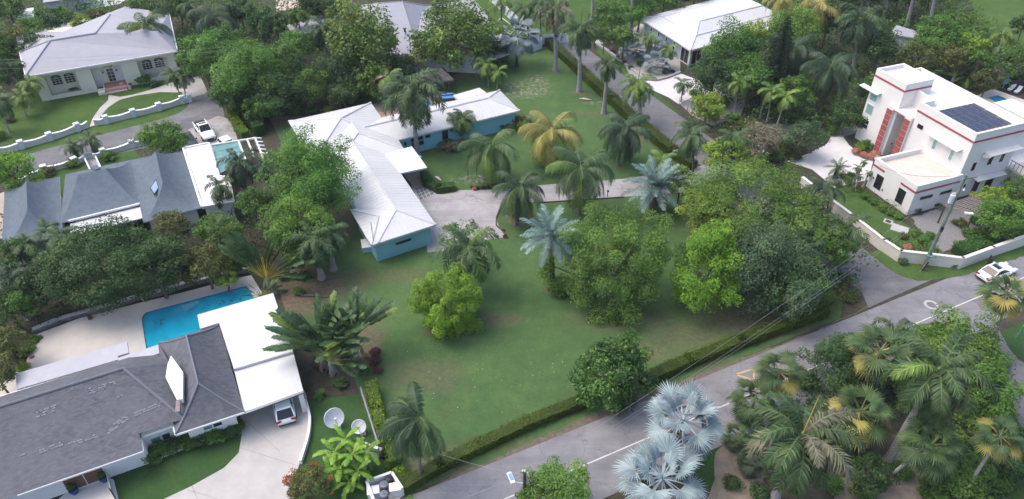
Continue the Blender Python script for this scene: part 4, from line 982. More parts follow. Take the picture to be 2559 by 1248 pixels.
# ================================================================ pools and decks
def water(name, c):
    m, t, b = nt(name)
    col = ramp(t, noise(t, .5, 5, .6, dist=.8), [(.3, sc(c, .82)), (.7, sc(c, 1.2))])
    t.links.new(col, b.inputs['Base Color']); b.inputs['Roughness'].default_value = .06; b.inputs['IOR'].default_value = 1.33
    bump(t, b, noise(t, 2.2, 3, .5), .12, .05); return m
DECK = paint('pale_pool_deck', (.52, .485, .445), .85, .10, .9, stain=(.50, .46, .41), stain_amt=.4, bmp=.1)
WAT = water('pool_water_blue', (.012, .30, .44)); LINER = paint('pool_wall_tile', (.05, .22, .33), .4, .2, 5)
def pool(deck, basin, zd, label, steps=None, curve=4):
    dk = [G(a, b, zd) for a, b in deck]; bs = smoothed([G(a, b, zd) for a, b in basin], curve) if curve else [G(a, b, zd) for a, b in basin]
    t = thing('swimming_pool', label, 'pool', sum(bs, Vector((0, 0, 0))) / len(bs))
    for p in dk + bs: p.z = zd
    vs, fs = flat([dk, bs]); mb = MB(); mb.add(vs, fs); n = len(dk)
    mb.add(dk + [Vector((p.x, p.y, 0)) for p in dk], [(i, (i + 1) % n, n + (i + 1) % n, n + i) for i in range(n)])
    mb.build('deck', DECK, t)
    vs, fs = flat([[Vector((p.x, p.y, zd - .13)) for p in bs]]); mb = MB(); mb.add(vs, fs); mb.build('water', WAT, t)
    m = len(bs); mb = MB(); mb.add(bs + [Vector((p.x, p.y, .04)) for p in bs], [(i, (i + 1) % m, m + (i + 1) % m, m + i) for i in range(m)]); mb.build('basin_wall', LINER, t)
    mb = MB()
    for i in range(m): mb.beam(bs[i] + Vector((0, 0, .012)), bs[(i + 1) % m] + Vector((0, 0, .012)), .22, .03)
    mb.build('coping', paint('pool_coping', (.50, .47, .44), .8, .08, 2), t)
    return t
pl = pool([(85, 838), (200, 795), (350, 757), (470, 728), (565, 703), (628, 688), (660, 740), (700, 790), (640, 900), (400, 1010), (20, 1060), (-120, 1080), (-100, 960), (60, 925)],
          [(352, 805), (354, 792), (360, 784), (375, 777), (480, 749), (600, 717), (616, 715), (625, 722), (634, 740), (645, 770), (520, 840), (440, 900), (368, 905), (362, 870)], .24, 'long blue swimming pool in a pale deck behind the grey shingle roofed house', curve=3)
for dx in (0, .55):
    p = G(566, 712, .24) + Vector((dx, -.1 * dx, 0)); MB().tube([p + Vector((-.1, .5, 0)), p + Vector((-.1, .45, .7)), p + Vector((0, .1, .85)), p + Vector((.05, -.35, .6)), p + Vector((.05, -.4, -.1))], .035, 6).build('ladder_rail', FRW, pl)
for k in range(3): p = G(574, 728 + 3 * k, .13); MB().box((p.x, p.y, .118 + .0 * k), (.75, .1, .02), -.1).build('ladder_step', LINER, pl)
rs = random.Random(4); mb = MB()
for px, py in ((384, 803), (390, 806), (402, 801), (408, 799), (401, 806), (403, 810), (551, 760), (556, 752), (575, 752), (580, 751), (520, 763), (600, 748), (560, 757)):
    p = G(px, py, .115); mb.box((p.x, p.y, .117), (rs.uniform(.1, .25), rs.uniform(.1, .2), .01), rs.uniform(0, 3))
mb.build('floating_leaves', paint('wet_leaf', (.02, .03, .06), .6), kind='stuff')
# dry stone retaining wall behind the pool
STONE = paint('grey_stone', (.25, .25, .25), .9, .3, 4, bmp=.6, vary=.35); STC = paint('wall_top_cement', (.42, .42, .43), .9, .1, 2)
rw = [G(a, b) for a, b in ((82, 840), (140, 815), (219, 792), (300, 770), (351, 752), (402, 742), (462, 722), (520, 708), (570, 695), (630, 682))]
rt = thing('retaining_wall', 'low grey stone retaining wall along the planted side of the pool deck', 'wall', rw[4])
for i in range(len(rw) - 1):
    a, b = rw[i], rw[i + 1]; MB().beam(a + Vector((0, .35, .26)), b + Vector((0, .35, .26)), .4, .52).build('wall_core', STONE, rt)
    MB().beam(a + Vector((0, .35, .57)), b + Vector((0, .35, .57)), .5, .09).build('coping', STC, rt)
    n = int((b - a).length / .45)
    for k in range(n):
        for r in range(1 if k % 3 else 2):
            p = a.lerp(b, (k + rs.uniform(.3, .7)) / n); MB().box((p.x, p.y + .1 - .02 * r, .33 + .16 * r), (rs.uniform(.28, .42), .16 + rs.uniform(0, .08), rs.uniform(.12, .18)), math.atan2(b.y - a.y, b.x - a.x), rs.uniform(-.1, .1)).build('stone', STONE, rt)
for px, py, hh in ((358, 752, .6),): p = G(px, py, .24); t = thing('marker_post', 'short cream post standing on the stone wall behind the pool', 'post', p); MB().tube([p, p + Vector((-.1, 0, .7))], .07, 8).build('post', DECK, t); MB().box(p + Vector((-.1, 0, .73)), (.2, .2, .06)).build('cap', DECK, t)
p2 = pool([(2440, 240), (2480, 222), (2560, 250), (2640, 280), (2640, 320), (2560, 310)], [(2468, 244), (2494, 238), (2535, 256), (2575, 276), (2560, 300), (2520, 282)], .2, 'small blue pool between the modern villa and the shrubs at the right edge', curve=0)
# back terrace of the turquoise house: brown slabs, blue pool edge, loungers, palapa
PATIO = paint('tan_patio', (.36, .27, .22), .9, .12, 1.2, stain=(.25, .17, .14), stain_amt=.5)
sheet('patio', [(930, 262), (955, 250), (1010, 245), (1060, 232), (1120, 228), (1150, 240), (1160, 255), (1060, 275), (965, 300), (940, 285)], .02, PATIO)
pb = [(1040, 250), (1068, 246), (1078, 262), (1050, 270)]
sheet('spa_pool_water', pb, .03, WAT)
for i in range(3):
    p = G(1092 + i * 3.2, 248 - 1.0 + i * 4.2); t = MB(); t.box((p.x, p.y, .04), (1.3, .28, .06), .2); t.build('slat', paint('dark_tile_inset', (.08, .06, .06), .6), label='%s dark strip set in the tan patio, counted from the hut' % ('nearest', 'middle', 'farthest')[i], cat='slab', group='dark strips set in the patio')
CUSH = paint('blue_cushion', (.10, .26, .52), .85, .25, 4, bmp=.3); CUSHD = paint('dark_rattan', (.04, .035, .04), .8, .2)
def daybed(px, py, w, d, rz, label):
    p = G(px, py); t = thing('daybed', label, 'lounger', p, None)
    mb = MB(); mb.box((p.x, p.y, .2), (w, d, .32), rz); mb.build('frame', CUSHD, t)
    c = MB(); c.box((p.x, p.y, .44), (w * .94, d * .94, .16), rz); c.build('mattress', CUSH, t)
    ux = Vector((math.cos(rz), math.sin(rz), 0)); uy = Vector((-ux.y, ux.x, 0))
    for k in (-.3, .05, .32): MB().box(p + ux * (w * k) + uy * (d * .28) + Vector((0, 0, .64)), (w * .3, .25, .35), rz + k, .35).build('cushion', CUSH, t)
    MB().box(p + uy * (d * .47) + Vector((0, 0, .55)), (w, .12, .5), rz).build('backrest', CUSHD, t)
daybed(1119, 249, 2.0, 1.3, .25, 'blue cushioned daybed at the edge of the white rear flat roof'); daybed(1081, 224, 1.5, 1.2, .2, 'blue cushioned seat in front of the thatched palapa'); daybed(957, 251, 1.7, .9, .1, 'small blue lounger on the left corner of the tan patio')
THATCH = paint('palm_thatch', (.19, .155, .145), .97, .4, 5, bmp=.9, stain=(.38, .34, .32), stain_amt=.8); WOODD = paint('dark_wood', (.09, .065, .05), .8, .2, 2)
pa = thing('palapa', 'thatched palapa hut with a ragged grey-brown roof on wooden posts by the patio', 'hut', G(1090, 222))
t0 = [G(1042, 191, 2.6), G(1046, 207, 2.6), G(1131, 200, 2.6), G(1120, 176, 2.6)]; t0 = [G(1050, 209, 2.3), G(1132, 199, 2.3), G(1110, 172, 2.3), G(1040, 182, 2.3)]
ta, tb = G(1062, 181, 3.7), G(1100, 173, 3.7)
hip_roof(pa, t0, ta, tb, THATCH, THATCH, 1.0, 3, .12, fascia=THATCH, eave_t=.22)
rs = random.Random(8); mb = MB()
for i in range(4):
    a, b = t0[i], t0[(i + 1) % 4]; m = int((b - a).length / .12)
    for k in range(m):
        p = a.lerp(b, k / m) + Vector((rs.uniform(-.1, .1), rs.uniform(-.1, .1), 0)); l = rs.uniform(.3, .75); q = p + Vector((rs.uniform(-.1, .1), rs.uniform(-.1, .1), -l))
        mb.add([p + Vector((-.06, 0, 0)), p + Vector((.06, .02, 0)), q], [(0, 1, 2)])
for k in range(260):
    s = rs.random(); a = t0[0].lerp(t0[1], s); b = ta.lerp(tb, s); p = a.lerp(b, rs.random()) + Vector((0, 0, .06)); d = (a - b).normalized()
    mb.add([p + Vector((-.05, 0, .02)), p + Vector((.05, 0, .02)), p + d * rs.uniform(.4, .8) + Vector((0, 0, .05))], [(0, 1, 2)])
o = mb.build('thatch_fringe', THATCH, pa); o['kind'] = 'stuff'
for q in poly_inset(t0, .55): MB().tube([(q.x, q.y, 0), (q.x, q.y, 2.35)], .1, 7).build('post', WOODD, pa)
q = poly_inset(t0, .8); MB().box(((q[2].x + q[3].x) / 2, (q[2].y + q[3].y) / 2, .55), (2.6, .6, 1.1), .2).build('bar_counter', WOODD, pa)

# ================================================================ walls and fences
WCAP = paint('wall_cap_white', (.76, .77, .82), .8, .05); WPAN = paint('wall_panel_cream', (.60, .58, .53), .85, .08, 1, stain=(.42, .40, .36), stain_amt=.4)
WPIL = paint('wall_pillar_pale_blue', (.58, .63, .72), .8, .05)
def curvy_wall(label, pts, pillars, hgt, sag, ph, w=.25, capw=.36):
    base = [G(a, b) for a, b in pts]; t = thing('garden_wall', label, 'wall', base[len(base) // 2])
    for i in range(len(base) - 1):
        a, b = base[i], base[i + 1]; n = 8; V = []; d = (b - a).normalized(); s = Vector((-d.y, d.x, 0)) * w / 2
        top = [hgt - sag * math.sin(math.pi * k / n) ** 1.3 for k in range(n + 1)]
        mb = MB()
        for k in range(n):
            p, q = a.lerp(b, k / n), a.lerp(b, (k + 1) / n)
            mb.add([p - s, q - s, q + s, p + s] + [x + Vector((0, 0, h_)) for x, h_ in ((p - s, top[k]), (q - s, top[k + 1]), (q + s, top[k + 1]), (p + s, top[k]))], [(4, 5, 6, 7), (0, 1, 5, 4), (2, 3, 7, 6)] + ([(3, 0, 4, 7)] if k == 0 else []) + ([(1, 2, 6, 5)] if k == n - 1 else []))
        mb.build('wall_panel', WPAN, t); mb = MB(); s2 = s * (capw / w)
        for k in range(n):
            p, q = a.lerp(b, k / n), a.lerp(b, (k + 1) / n); z0, z1 = top[k], top[k + 1]
            mb.add([p - s2 + Vector((0, 0, z0)), q - s2 + Vector((0, 0, z1)), q + s2 + Vector((0, 0, z1)), p + s2 + Vector((0, 0, z0))] + [p - s2 + Vector((0, 0, z0 + .1)), q - s2 + Vector((0, 0, z1 + .1)), q + s2 + Vector((0, 0, z1 + .1)), p + s2 + Vector((0, 0, z0 + .1))], [(4, 5, 6, 7), (0, 1, 5, 4), (2, 3, 7, 6), (3, 0, 4, 7), (1, 2, 6, 5)])
        mb.build('coping', WCAP, t)
        if i in pillars or (i + 1) in pillars and i == len(base) - 2: pass
    for i in pillars:
        p = base[i]; j = min(i, len(base) - 2); d = base[j + 1] - base[j]; rz = math.atan2(d.y, d.x)
        o = MB().box((p.x, p.y, ph / 2), (.55, .5, ph), rz).build('pillar', WPIL, t); MB().box((p.x, p.y, ph + .07), (.74, .66, .14), rz).build('pillar_cap', WCAP, o)
    return t
curvy_wall('cream scalloped garden wall with pale pillars left of the path gap', [(-60, 408), (-5, 388), (57, 372), (128, 352), (197, 328), (223, 319)], [1, 2, 3, 4], .95, .2, 1.15)
curvy_wall('cream scalloped garden wall with pale pillars right of the path gap', [(238, 315), (268, 309), (336, 293), (400, 277), (458, 259), (476, 255)], [1, 2, 3, 4, 5], .95, .2, 1.15)
curvy_wall('white topped street wall with low pillars left of the little lattice gate', [(50, 462), (82, 446), (114, 432), (190, 412), (214, 402)], [2, 3], .8, .2, 1.0)
curvy_wall('white topped wall segment right of the little lattice gate', [(236, 399), (260, 390), (333, 369), (380, 358)], [1, 2], .8, .2, 1.0)
gt = thing('lattice_gate', 'little white and green lattice gate across the slate path in the near street wall', 'gate', G(226, 399)); a, b = G(216, 400), G(235, 396)
GRP = paint('green_gate_paint', (.22, .42, .32), .6)
for h in (.35, .95): MB().beam(a + Vector((0, 0, h)), b + Vector((0, 0, h)), .07, .07).build('rail', FRW, gt)
for i in range(9): p = a.lerp(b, i / 8); MB().beam(p + Vector((0, 0, .1)), p + Vector((0, 0, 1.05)), .08, .05).build('slat', GRP if i % 2 else FRW, gt)
for a, b in (((214, 402), (232, 440)), ((240, 395), (256, 430))):
    t = MB(); t.beam(G(*a) + Vector((0, 0, .3)), G(*b) + Vector((0, 0, .3)), .2, .6); t.build('path_wall', FRW, label='low white side wall on the %s of the slate path' % ('left' if a[0] < 220 else 'right'), cat='wall')
# long plain rendered wall round the modern villa
cw_ = [(2000, 468), (2040, 500), (2125, 565), (2200, 625), (2242, 653), (2315, 661), (2395, 671), (2470, 643), (2559, 612), (2680, 566)]
WREND = paint('rendered_boundary_wall', (.66, .62, .57), .9, .06, .6, stain=(.50, .47, .42), stain_amt=.5, bmp=.15)
bw = thing('boundary_wall', 'long cream boundary wall curving round the garden corner of the modern villa', 'wall', G(2242, 653))
for i in range(len(cw_) - 1):
    a, b = G(*cw_[i]), G(*cw_[i + 1]); d = (b - a).normalized(); MB().beam(a + Vector((0, 0, .72)) - d * .11, b + Vector((0, 0, .72)) + d * .11, .3, 1.44).build('wall_panel', WREND, bw)
    MB().beam(a + Vector((0, 0, 1.48)) - d * .13, b + Vector((0, 0, 1.48)) + d * .13, .4, .08).build('coping', WREND, bw)
# curved low drive wall
dw = thing('drive_wall', 'low white curved wall between the pale driveway and the satellite dishes', 'wall', G(774, 1050)); pts = smoothed([G(a, b) for a, b in ((762, 1012), (773, 1035), (776, 1060), (772, 1095), (762, 1130), (750, 1155))], 3)[:-3]
for i in range(len(pts) - 1):
    if (pts[i + 1] - pts[i]).length < 3: MB().beam(pts[i] + Vector((0, 0, .25)), pts[i + 1] + Vector((0, 0, .25)), .22, .5).build('wall_panel', FRW, dw)
# white vinyl fence at the top
vf = thing('fence', 'white vinyl panel fence running down from the top edge to the hedge corner', 'fence', G(1353, 122)); VIN = paint('white_vinyl', (.66, .70, .78), .6, .04)
fp = [G(1195, -24), G(1353, 122)]; n = 16
for i in range(n):
    a, b = fp[0].lerp(fp[1], i / n), fp[0].lerp(fp[1], (i + 1) / n)
    MB().beam(a + Vector((0, 0, .95)), b + Vector((0, 0, .95)), .06, 1.7).build('panel', VIN, vf); MB().box((b.x, b.y, 1.0), (.16, .16, 2.0), .8).build('post', VIN, vf)
    MB().beam(a + Vector((0, 0, 1.82)), b + Vector((0, 0, 1.82)), .1, .08).build('rail', VIN, vf)
vf2 = thing('fence', 'short white vinyl fence return between the hedge end and the fence corner', 'fence', G(1340, 128))
for a, b in ((G(1353, 122), G(1330, 132)), (G(1356, 112), G(1415, 108))): MB().beam(a + Vector((0, 0, .9)), b + Vector((0, 0, .9)), .07, 1.75).build('panel', VIN, vf2)
# pipe fence by the satellite dishes
pf = thing('rail_fence', 'grey galvanised pipe rail fence along the lime hedge beside the satellite dishes', 'fence', G(930, 1050)); GALV = paint('galvanised_pipe', (.30, .33, .34), .5, .1, 2, metal=.3)
a, b = G(905, 990), G(948, 1128)
for h, r in ((1.1, .07), (.45, .05)): MB().tube([a + Vector((0, 0, h)), b + Vector((0, 0, h))], r, 6).build('rail', GALV, pf)
for i in range(6): p = a.lerp(b, i / 5); MB().tube([p, p + Vector((0, 0, 1.2))], .06, 6).build('post', GALV, pf)
MB().beam(a + Vector((.15, 0, .5)), b + Vector((.15, 0, .5)), .12, 1.0).build('wall_panel', paint('green_grey_wall', (.12, .16, .13), .9, .2), pf)
ub = thing('meter_cabinet', 'white slanted meter cabinet with grey boxes at the end of the pipe fence', 'cabinet', G(935, 1135)); p = G(932, 1138)
MB().box((p.x, p.y, .65), (1.3, .25, 1.3), -.4).build('cabinet_body', FRW, ub); MB().box((p.x + .75, p.y - .15, .7), (.3, .35, .7), -.4).build('meter_box', GALV, ub); MB().box((p.x + .9, p.y - .35, .35), (.2, .3, .5), -.4).build('meter_box', FRD, ub)
# kerbs of the planters at the white roofed house
KRB = paint('kerb_grey', (.34, .34, .35), .9, .15, 2)
kt = thing('planter_kerb', 'grey stone kerb round the palm bed in front of the blue-grey house', 'kerb', G(1590, 190))
for seg in ([(1492, 112), (1520, 130), (1558, 160), (1594, 186), (1612, 201), (1640, 203), (1668, 196), (1700, 183)],):
    pts = [G(a, b) for a, b in seg]
    for i in range(len(pts) - 1): MB().beam(pts[i] + Vector((0, 0, .16)), pts[i + 1] + Vector((0, 0, .16)), .35, .32).build('kerb_stone', KRB, kt)
cf = thing('wire_fence', 'grey wire mesh fence beside the planter at the side road', 'fence', G(1720, 275)); a, b, c = G(1697, 262), G(1728, 288), G(1800, 318)
for s0_, s1_ in ((a, b), (b, c)):
    for i in range(4): p = s0_.lerp(s1_, i / 3); MB().tube([p, p + Vector((0, 0, 1.3))], .04, 5).build('post', GALV, cf)
    for h in (.3, .8, 1.25): MB().beam(s0_ + Vector((0, 0, h)), s1_ + Vector((0, 0, h)), .03, .03).build('rail', GALV, cf)
# dark edging and lamp beside the centre driveway
eg = thing('drive_edging', 'dark timber edging with a small lamp on the lawn side of the concrete driveway', 'edging', G(1500, 492)); pts = [G(a, b) for a, b in ((1266, 598), (1256, 578), (1240, 565), (1240, 545), (1252, 520))]
for i in range(4): MB().beam(pts[i] + Vector((0, 0, .09)), pts[i + 1] + Vector((0, 0, .09)), .12, .14).build('edging_board', WOODD, eg)
MB().beam(G(1345, 508) + Vector((0, 0, .07)), G(1560, 494) + Vector((0, 0, .07)), .12, .14).build('edging_board', WOODD, eg)
lt = thing('path_light', 'small black bollard light beside the timber edging of the driveway', 'lamp', G(1518, 492)); p = G(1518, 492); MB().tube([p, p + Vector((0, 0, .8))], .05, 6).build('post', FRD, lt); MB().box(p + Vector((0, 0, .85)), (.25, .25, .14)).build('lamp_head', FRD, lt)
# pavers in front of the turquoise porch
PAV = paint('slate_paver', (.16, .18, .20), .85, .25, 3, vary=.3)
va, vb, vc = G(1036, 473), G(1062, 462), G(1050, 500); ux = (vb - va); uy = (vc - va)
pt = thing('paving', 'grid of dark slate pavers in pale joints between the porch and the driveway', 'paving', va)
MB().prism([va - ux * .15 - uy * .3, va + ux * 1.35 - uy * .3, va + ux * 1.5 + uy * 1.05, va - ux * .15 + uy * 1.05], .036, .05).build('joint_bed', M_CONC, pt)
for i in range(4):
    for j in range(4): c = va + ux * (i * .33 + .02) + uy * (j * .27 + .02); MB().prism([c, c + ux * .25, c + ux * .25 + uy * .2, c + uy * .2], .05, .066 + .003 * ((i + j) % 3)).build('paver', PAV, pt)
sheet('porch_floor', [(1005, 432), (1050, 424), (1062, 462), (1036, 474)], .06, PATIO)
# drain covers and slab in the villa lawn
def cover(px, py, w, d, rz, label, inner):
    p = G(px, py); t = thing('concrete_cover', label, 'cover', p); MB().box((p.x, p.y, .07), (w, d, .14), rz).build('slab', M_CONC, t); MB().box((p.x, p.y, .148), (w * .6, d * .6, .012), rz).build('lid', inner, t)
cover(2219, 556, 1.0, .9, -.6, 'small square concrete frame with a dark opening in the villa lawn', FRD); cover(2248, 574, 1.9, 1.5, -.6, 'large pale concrete slab with a grey hatch in the villa lawn', MEMB)
for px, py, r, label, c1 in ((2327, 762, .72, 'round manhole in a pale ring on the main road near the junction', paint('iron_lid', (.16, .16, .17), .7, .2)), (2470, 768, .52, 'green painted round manhole lid on a dark patch of the main road', paint('green_lid', (.06, .42, .28), .6, .1))):
    p = G(px, py, .03); t = thing('manhole', label, 'manhole', p)
    if r > .6: MB().lathe(p, [(r, 0), (r, .008)], 24).build('surround', M_CONC, t)
    else: MB().box(p + Vector((0, 0, .004)), (1.9, 1.2, .008), -.1).build('surround', M_ROADS, t)
    MB().lathe(p + Vector((0, 0, .009)), [(r * (.62 if r > .6 else .8), 0), (r * (.62 if r > .6 else .8), .012)], 20).build('lid', c1, t)
# log and driftwood on the lawn
for px, py, ln, rz, label, m in ((1463, 249, 1.9, -.25, 'pale rust coloured log slab lying on the lawn near the hedge palms', paint('sawn_log', (.55, .42, .34), .8, .2, 3)), (1095, 447, 1.2, -.8, 'bleached fallen palm boot lying on the lawn by the porch', paint('bleached_boot', (.52, .50, .44), .8, .15, 3)), (790, 741, 3.2, -.08, 'brown fallen branch on the bare soil behind the paddle-leaved plants', BARK)):
    p = G(px, py, .12); d = Vector((math.cos(rz), math.sin(rz), 0)) * ln / 2; t = MB(); t.tube([p - d, p - d * .3 + Vector((0, .05, .06)), p + d * .4 + Vector((0, -.04, .05)), p + d], [.08, .17, .15, .05] if ln < 3 else [.07, .08, .07, .04], 7); t.build('log', m, label=label, cat='log')

# ================================================================ vehicles
CARW = paint('white_car_paint', (.78, .79, .80), .22, .02, spec=.6); TYRE = paint('tyre_rubber', (.02, .02, .02), .9); RIM = paint('wheel_rim', (.35, .36, .38), .35, metal=.6)
LAMPR = paint('tail_lamp_red', (.35, .02, .02), .2); LAMPW = paint('head_lamp', (.6, .62, .65), .15); PLATE = paint('number_plate', (.7, .7, .62), .5); CARB = paint('black_trim', (.02, .02, .022), .5)
def car(loc, rz, label, kind='sedan', cat='car'):
    t = thing('car' if kind != 'pickup' else 'pickup_truck', label, cat, loc, None, rz)
    L, W = {'sedan': (4.7, 1.84), 'hatch': (4.3, 1.8), 'pickup': (5.3, 1.9)}[kind]; hl, hw = L / 2, W / 2
    prof = {'sedan': ([-hl, -hl + .12, -hl + .9, -1.25, .95, 1.5, hl - .25, hl], [.62, .90, .98, .96, .93, .88, .72, .50], [-1.75, -1.0, -.1, .95], [.96, 1.38, 1.43, .92]),
            'hatch': ([-hl, -hl + .08, -hl + .5, -1.0, .85, 1.3, hl - .2, hl], [.60, .92, 1.0, 1.0, .97, .93, .78, .52], [-2.0, -1.45, .1, 1.0], [1.0, 1.56, 1.58, .96]),
            'pickup': ([-hl, -hl + .06, -hl + .5, -.9, 1.0, 1.45, hl - .18, hl], [.70, 1.0, 1.02, 1.02, 1.02, 1.0, .88, .55], [-.95, -.6, .35, 1.1], [1.02, 1.66, 1.70, 1.0])}[kind]
    xs, zs, gx, gz = prof; wf = [.80, .90, .97, 1, 1, .985, .93, .78]
    V = []; F = []; ring = [(.90, .24), (1, .40), (1, .66), (.95, .93), (.80, 1.0)]
    for x, z, w in zip(xs, zs, wf):
        row = [(s * a * hw * w, .22 + (z - .22) * b if b > .3 else .24) for a, b in ring for s in (1,)]
        pts = row + [(-y, zz_) for y, zz_ in row[::-1]]
        V += [(x, y, z_) for y, z_ in pts]
    n = 10
    for i in range(len(xs) - 1):
        for k in range(n): a, b = i * n + k, i * n + (k + 1) % n; F.append([a, a + n, b + n, b])
    F.append(list(range(n))); F.append([(len(xs) - 1) * n + k for k in range(n)][::-1])
    mb = MB(); mb.add(V, F); me = mb.mesh('body', [CARW], Vector((0, 0, 0)), True)
    o = link(bpy.data.objects.new('body', me)); o.parent = t
    bv = o.modifiers.new('b', 'SUBSURF'); bv.levels = 1; bv.render_levels = 1
    def part(name, mb_, mat, par=t, smooth=False):
        o = link(bpy.data.objects.new(name, mb_.mesh(name, mat, Vector((0, 0, 0)), smooth))); o.parent = par; return o
    # glasshouse: lower ring on the belt, upper ring at the roof
    wl_, wu = hw * .90, hw * .70; g = MB()
    lo = [(gx[0], wl_ * .9), (gx[0], -wl_ * .9), (gx[3], -wl_ * .92), (gx[3], wl_ * .92)]; hi = [(gx[1], wu), (gx[1], -wu), (gx[2], -wu), (gx[2], wu)]
    zl = [gz[0] - .06, gz[0] - .06, gz[3] - .06, gz[3] - .06]; zh = [gz[1], gz[1], gz[2], gz[2]]
    g.add([(*p, z) for p, z in zip(lo, zl)] + [(*p, z) for p, z in zip(hi, zh)], [(0, 1, 5, 4), (1, 2, 6, 5), (2, 3, 7, 6), (3, 0, 4, 7), (4, 5, 6, 7)]); part('windows', g, GLASSB)
    r = MB(); k = .04
    r.add([(gx[1] - .02, wu + k, gz[1] + .0), (gx[1] - .02, -wu - k, gz[1]), (gx[2] + .02, -wu - k, gz[2]), (gx[2] + .02, wu + k, gz[2])] + [(gx[1] + .1, wu - .06, gz[1] + .06), (gx[1] + .1, -wu + .06, gz[1] + .06), (gx[2] - .1, -wu + .06, gz[2] + .06), (gx[2] - .1, wu - .06, gz[2] + .06)], [(4, 5, 6, 7), (0, 1, 5, 4), (1, 2, 6, 5), (2, 3, 7, 6), (3, 0, 4, 7)]); part('roof', r, CARW)
    if kind != 'hatch': s = MB(); s.box(((gx[1] + gx[2]) / 2 + .05, 0, max(gz[1], gz[2]) + .065), ((gx[2] - gx[1]) * (.62 if kind == 'sedan' else .35), wu * 1.35, .015)); part('sunroof', s, GLASSB)
    for sy in (1, -1):
        for (ax, az, bx, bz) in ((gx[0], gz[0] - .05, gx[1], gz[1]), (gx[3], gz[3] - .05, gx[2], gz[2])): p = MB(); p.beam((ax, sy * wl_ * .92, az), (bx, sy * (wu + .02), bz + .01), .09, .07); part('pillar', p, CARW)
        p = MB(); mx = (gx[0] + gx[3]) / 2; p.beam((mx, sy * wl_ * .93, gz[0] - .05), (mx, sy * (wu + .02), gz[1] + .02), .07, .06); part('pillar', p, CARB)
        p = MB(); p.box((gx[3] - .35, sy * (hw + .08), gz[3] + .06), (.16, .2, .14)); part('mirror', p, CARW)
        p = MB(); p.box((hl - .14, sy * hw * .62, .64), (.2, .38, .14), -sy * .35); part('headlight', p, LAMPW)
        p = MB(); p.box((-hl + .07, sy * hw * .68, .78), (.14, .42, .15), sy * .25); part('tail_light', p, LAMPR)
        for x in (-L * .29, L * .31):
            w = MB(); w.tube([(x, sy * (hw - .2), .33), (x, sy * (hw + .01), .33)], .33, 18); wo = part('wheel', w, TYRE); q = MB(); q.tube([(x, sy * (hw + .0), .33), (x, sy * (hw + .025), .33)], .21, 12); part('rim', q, RIM, wo)
    p = MB(); p.box((-hl + .02, 0, .62), (.05, .5, .13)); part('number_plate', p, PLATE)
    p = MB(); p.box((-hl + .1, 0, .36), (.22, W * .8, .16)); part('bumper', p, CARB); p = MB(); p.box((hl - .1, 0, .42), (.24, W * .5, .22)); part('grille', p, CARB)
    if kind == 'pickup':
        p = MB(); p.box((-hl + .83, 0, 1.035), (1.35, 1.55, .05)); part('truck_bed', p, CARB)
        for sy in (1, -1): p = MB(); p.box((-hl + .83, sy * .84, 1.05), (1.45, .12, .1)); part('bed_rail', p, CARW)
    return t
ang = math.atan2(ru.y, ru.x)
car(G(2486, 690, .03), ang - .02, 'white sedan with dark sunroof driving on the main road beside the boundary wall', 'sedan')
cdr = car(G(711, 1022, .04), math.atan2(G(700, 985).y - G(711, 1040).y, G(700, 985).x - G(711, 1040).x), 'white hatchback parked with its tail showing under the carport roof', 'hatch')
pd = G(530, 352) - G(500, 312); car(G(514, 336, .035), math.atan2(pd.y, pd.x), 'white pickup truck with open black bed on the parking pad', 'pickup', 'pickup truck')
car(G(574, 376, .035), math.atan2(pd.y, pd.x) + .1, 'white car parked close to the green pergola, nose hidden under it', 'hatch')
pcar = car(G(474, 362, .035), math.atan2(pd.y, pd.x), 'dark car peeping out between the round tree and the parking pad', 'sedan')
for ch in pcar.children:
    if ch.name.startswith(('body', 'roof', 'pillar', 'mirror')): ch.data.materials.clear(); ch.data.materials.append(paint('dark_blue_car_paint', (.03, .035, .05), .25))
# person beside the open rear of the sedan is too small to read; a black open door stands there
dr = MB(); p = G(2468, 668, .03); dr.box(p + Vector((.2, .2, .75)), (1.1, .1, .75), ang + .9); dr.box(p + Vector((-.3, -.1, .8)), (.12, .1, .9), ang + .9)
t = dr.build('open_door', CARB, label='black open car door standing out on the wall side of the white sedan', cat='car door')

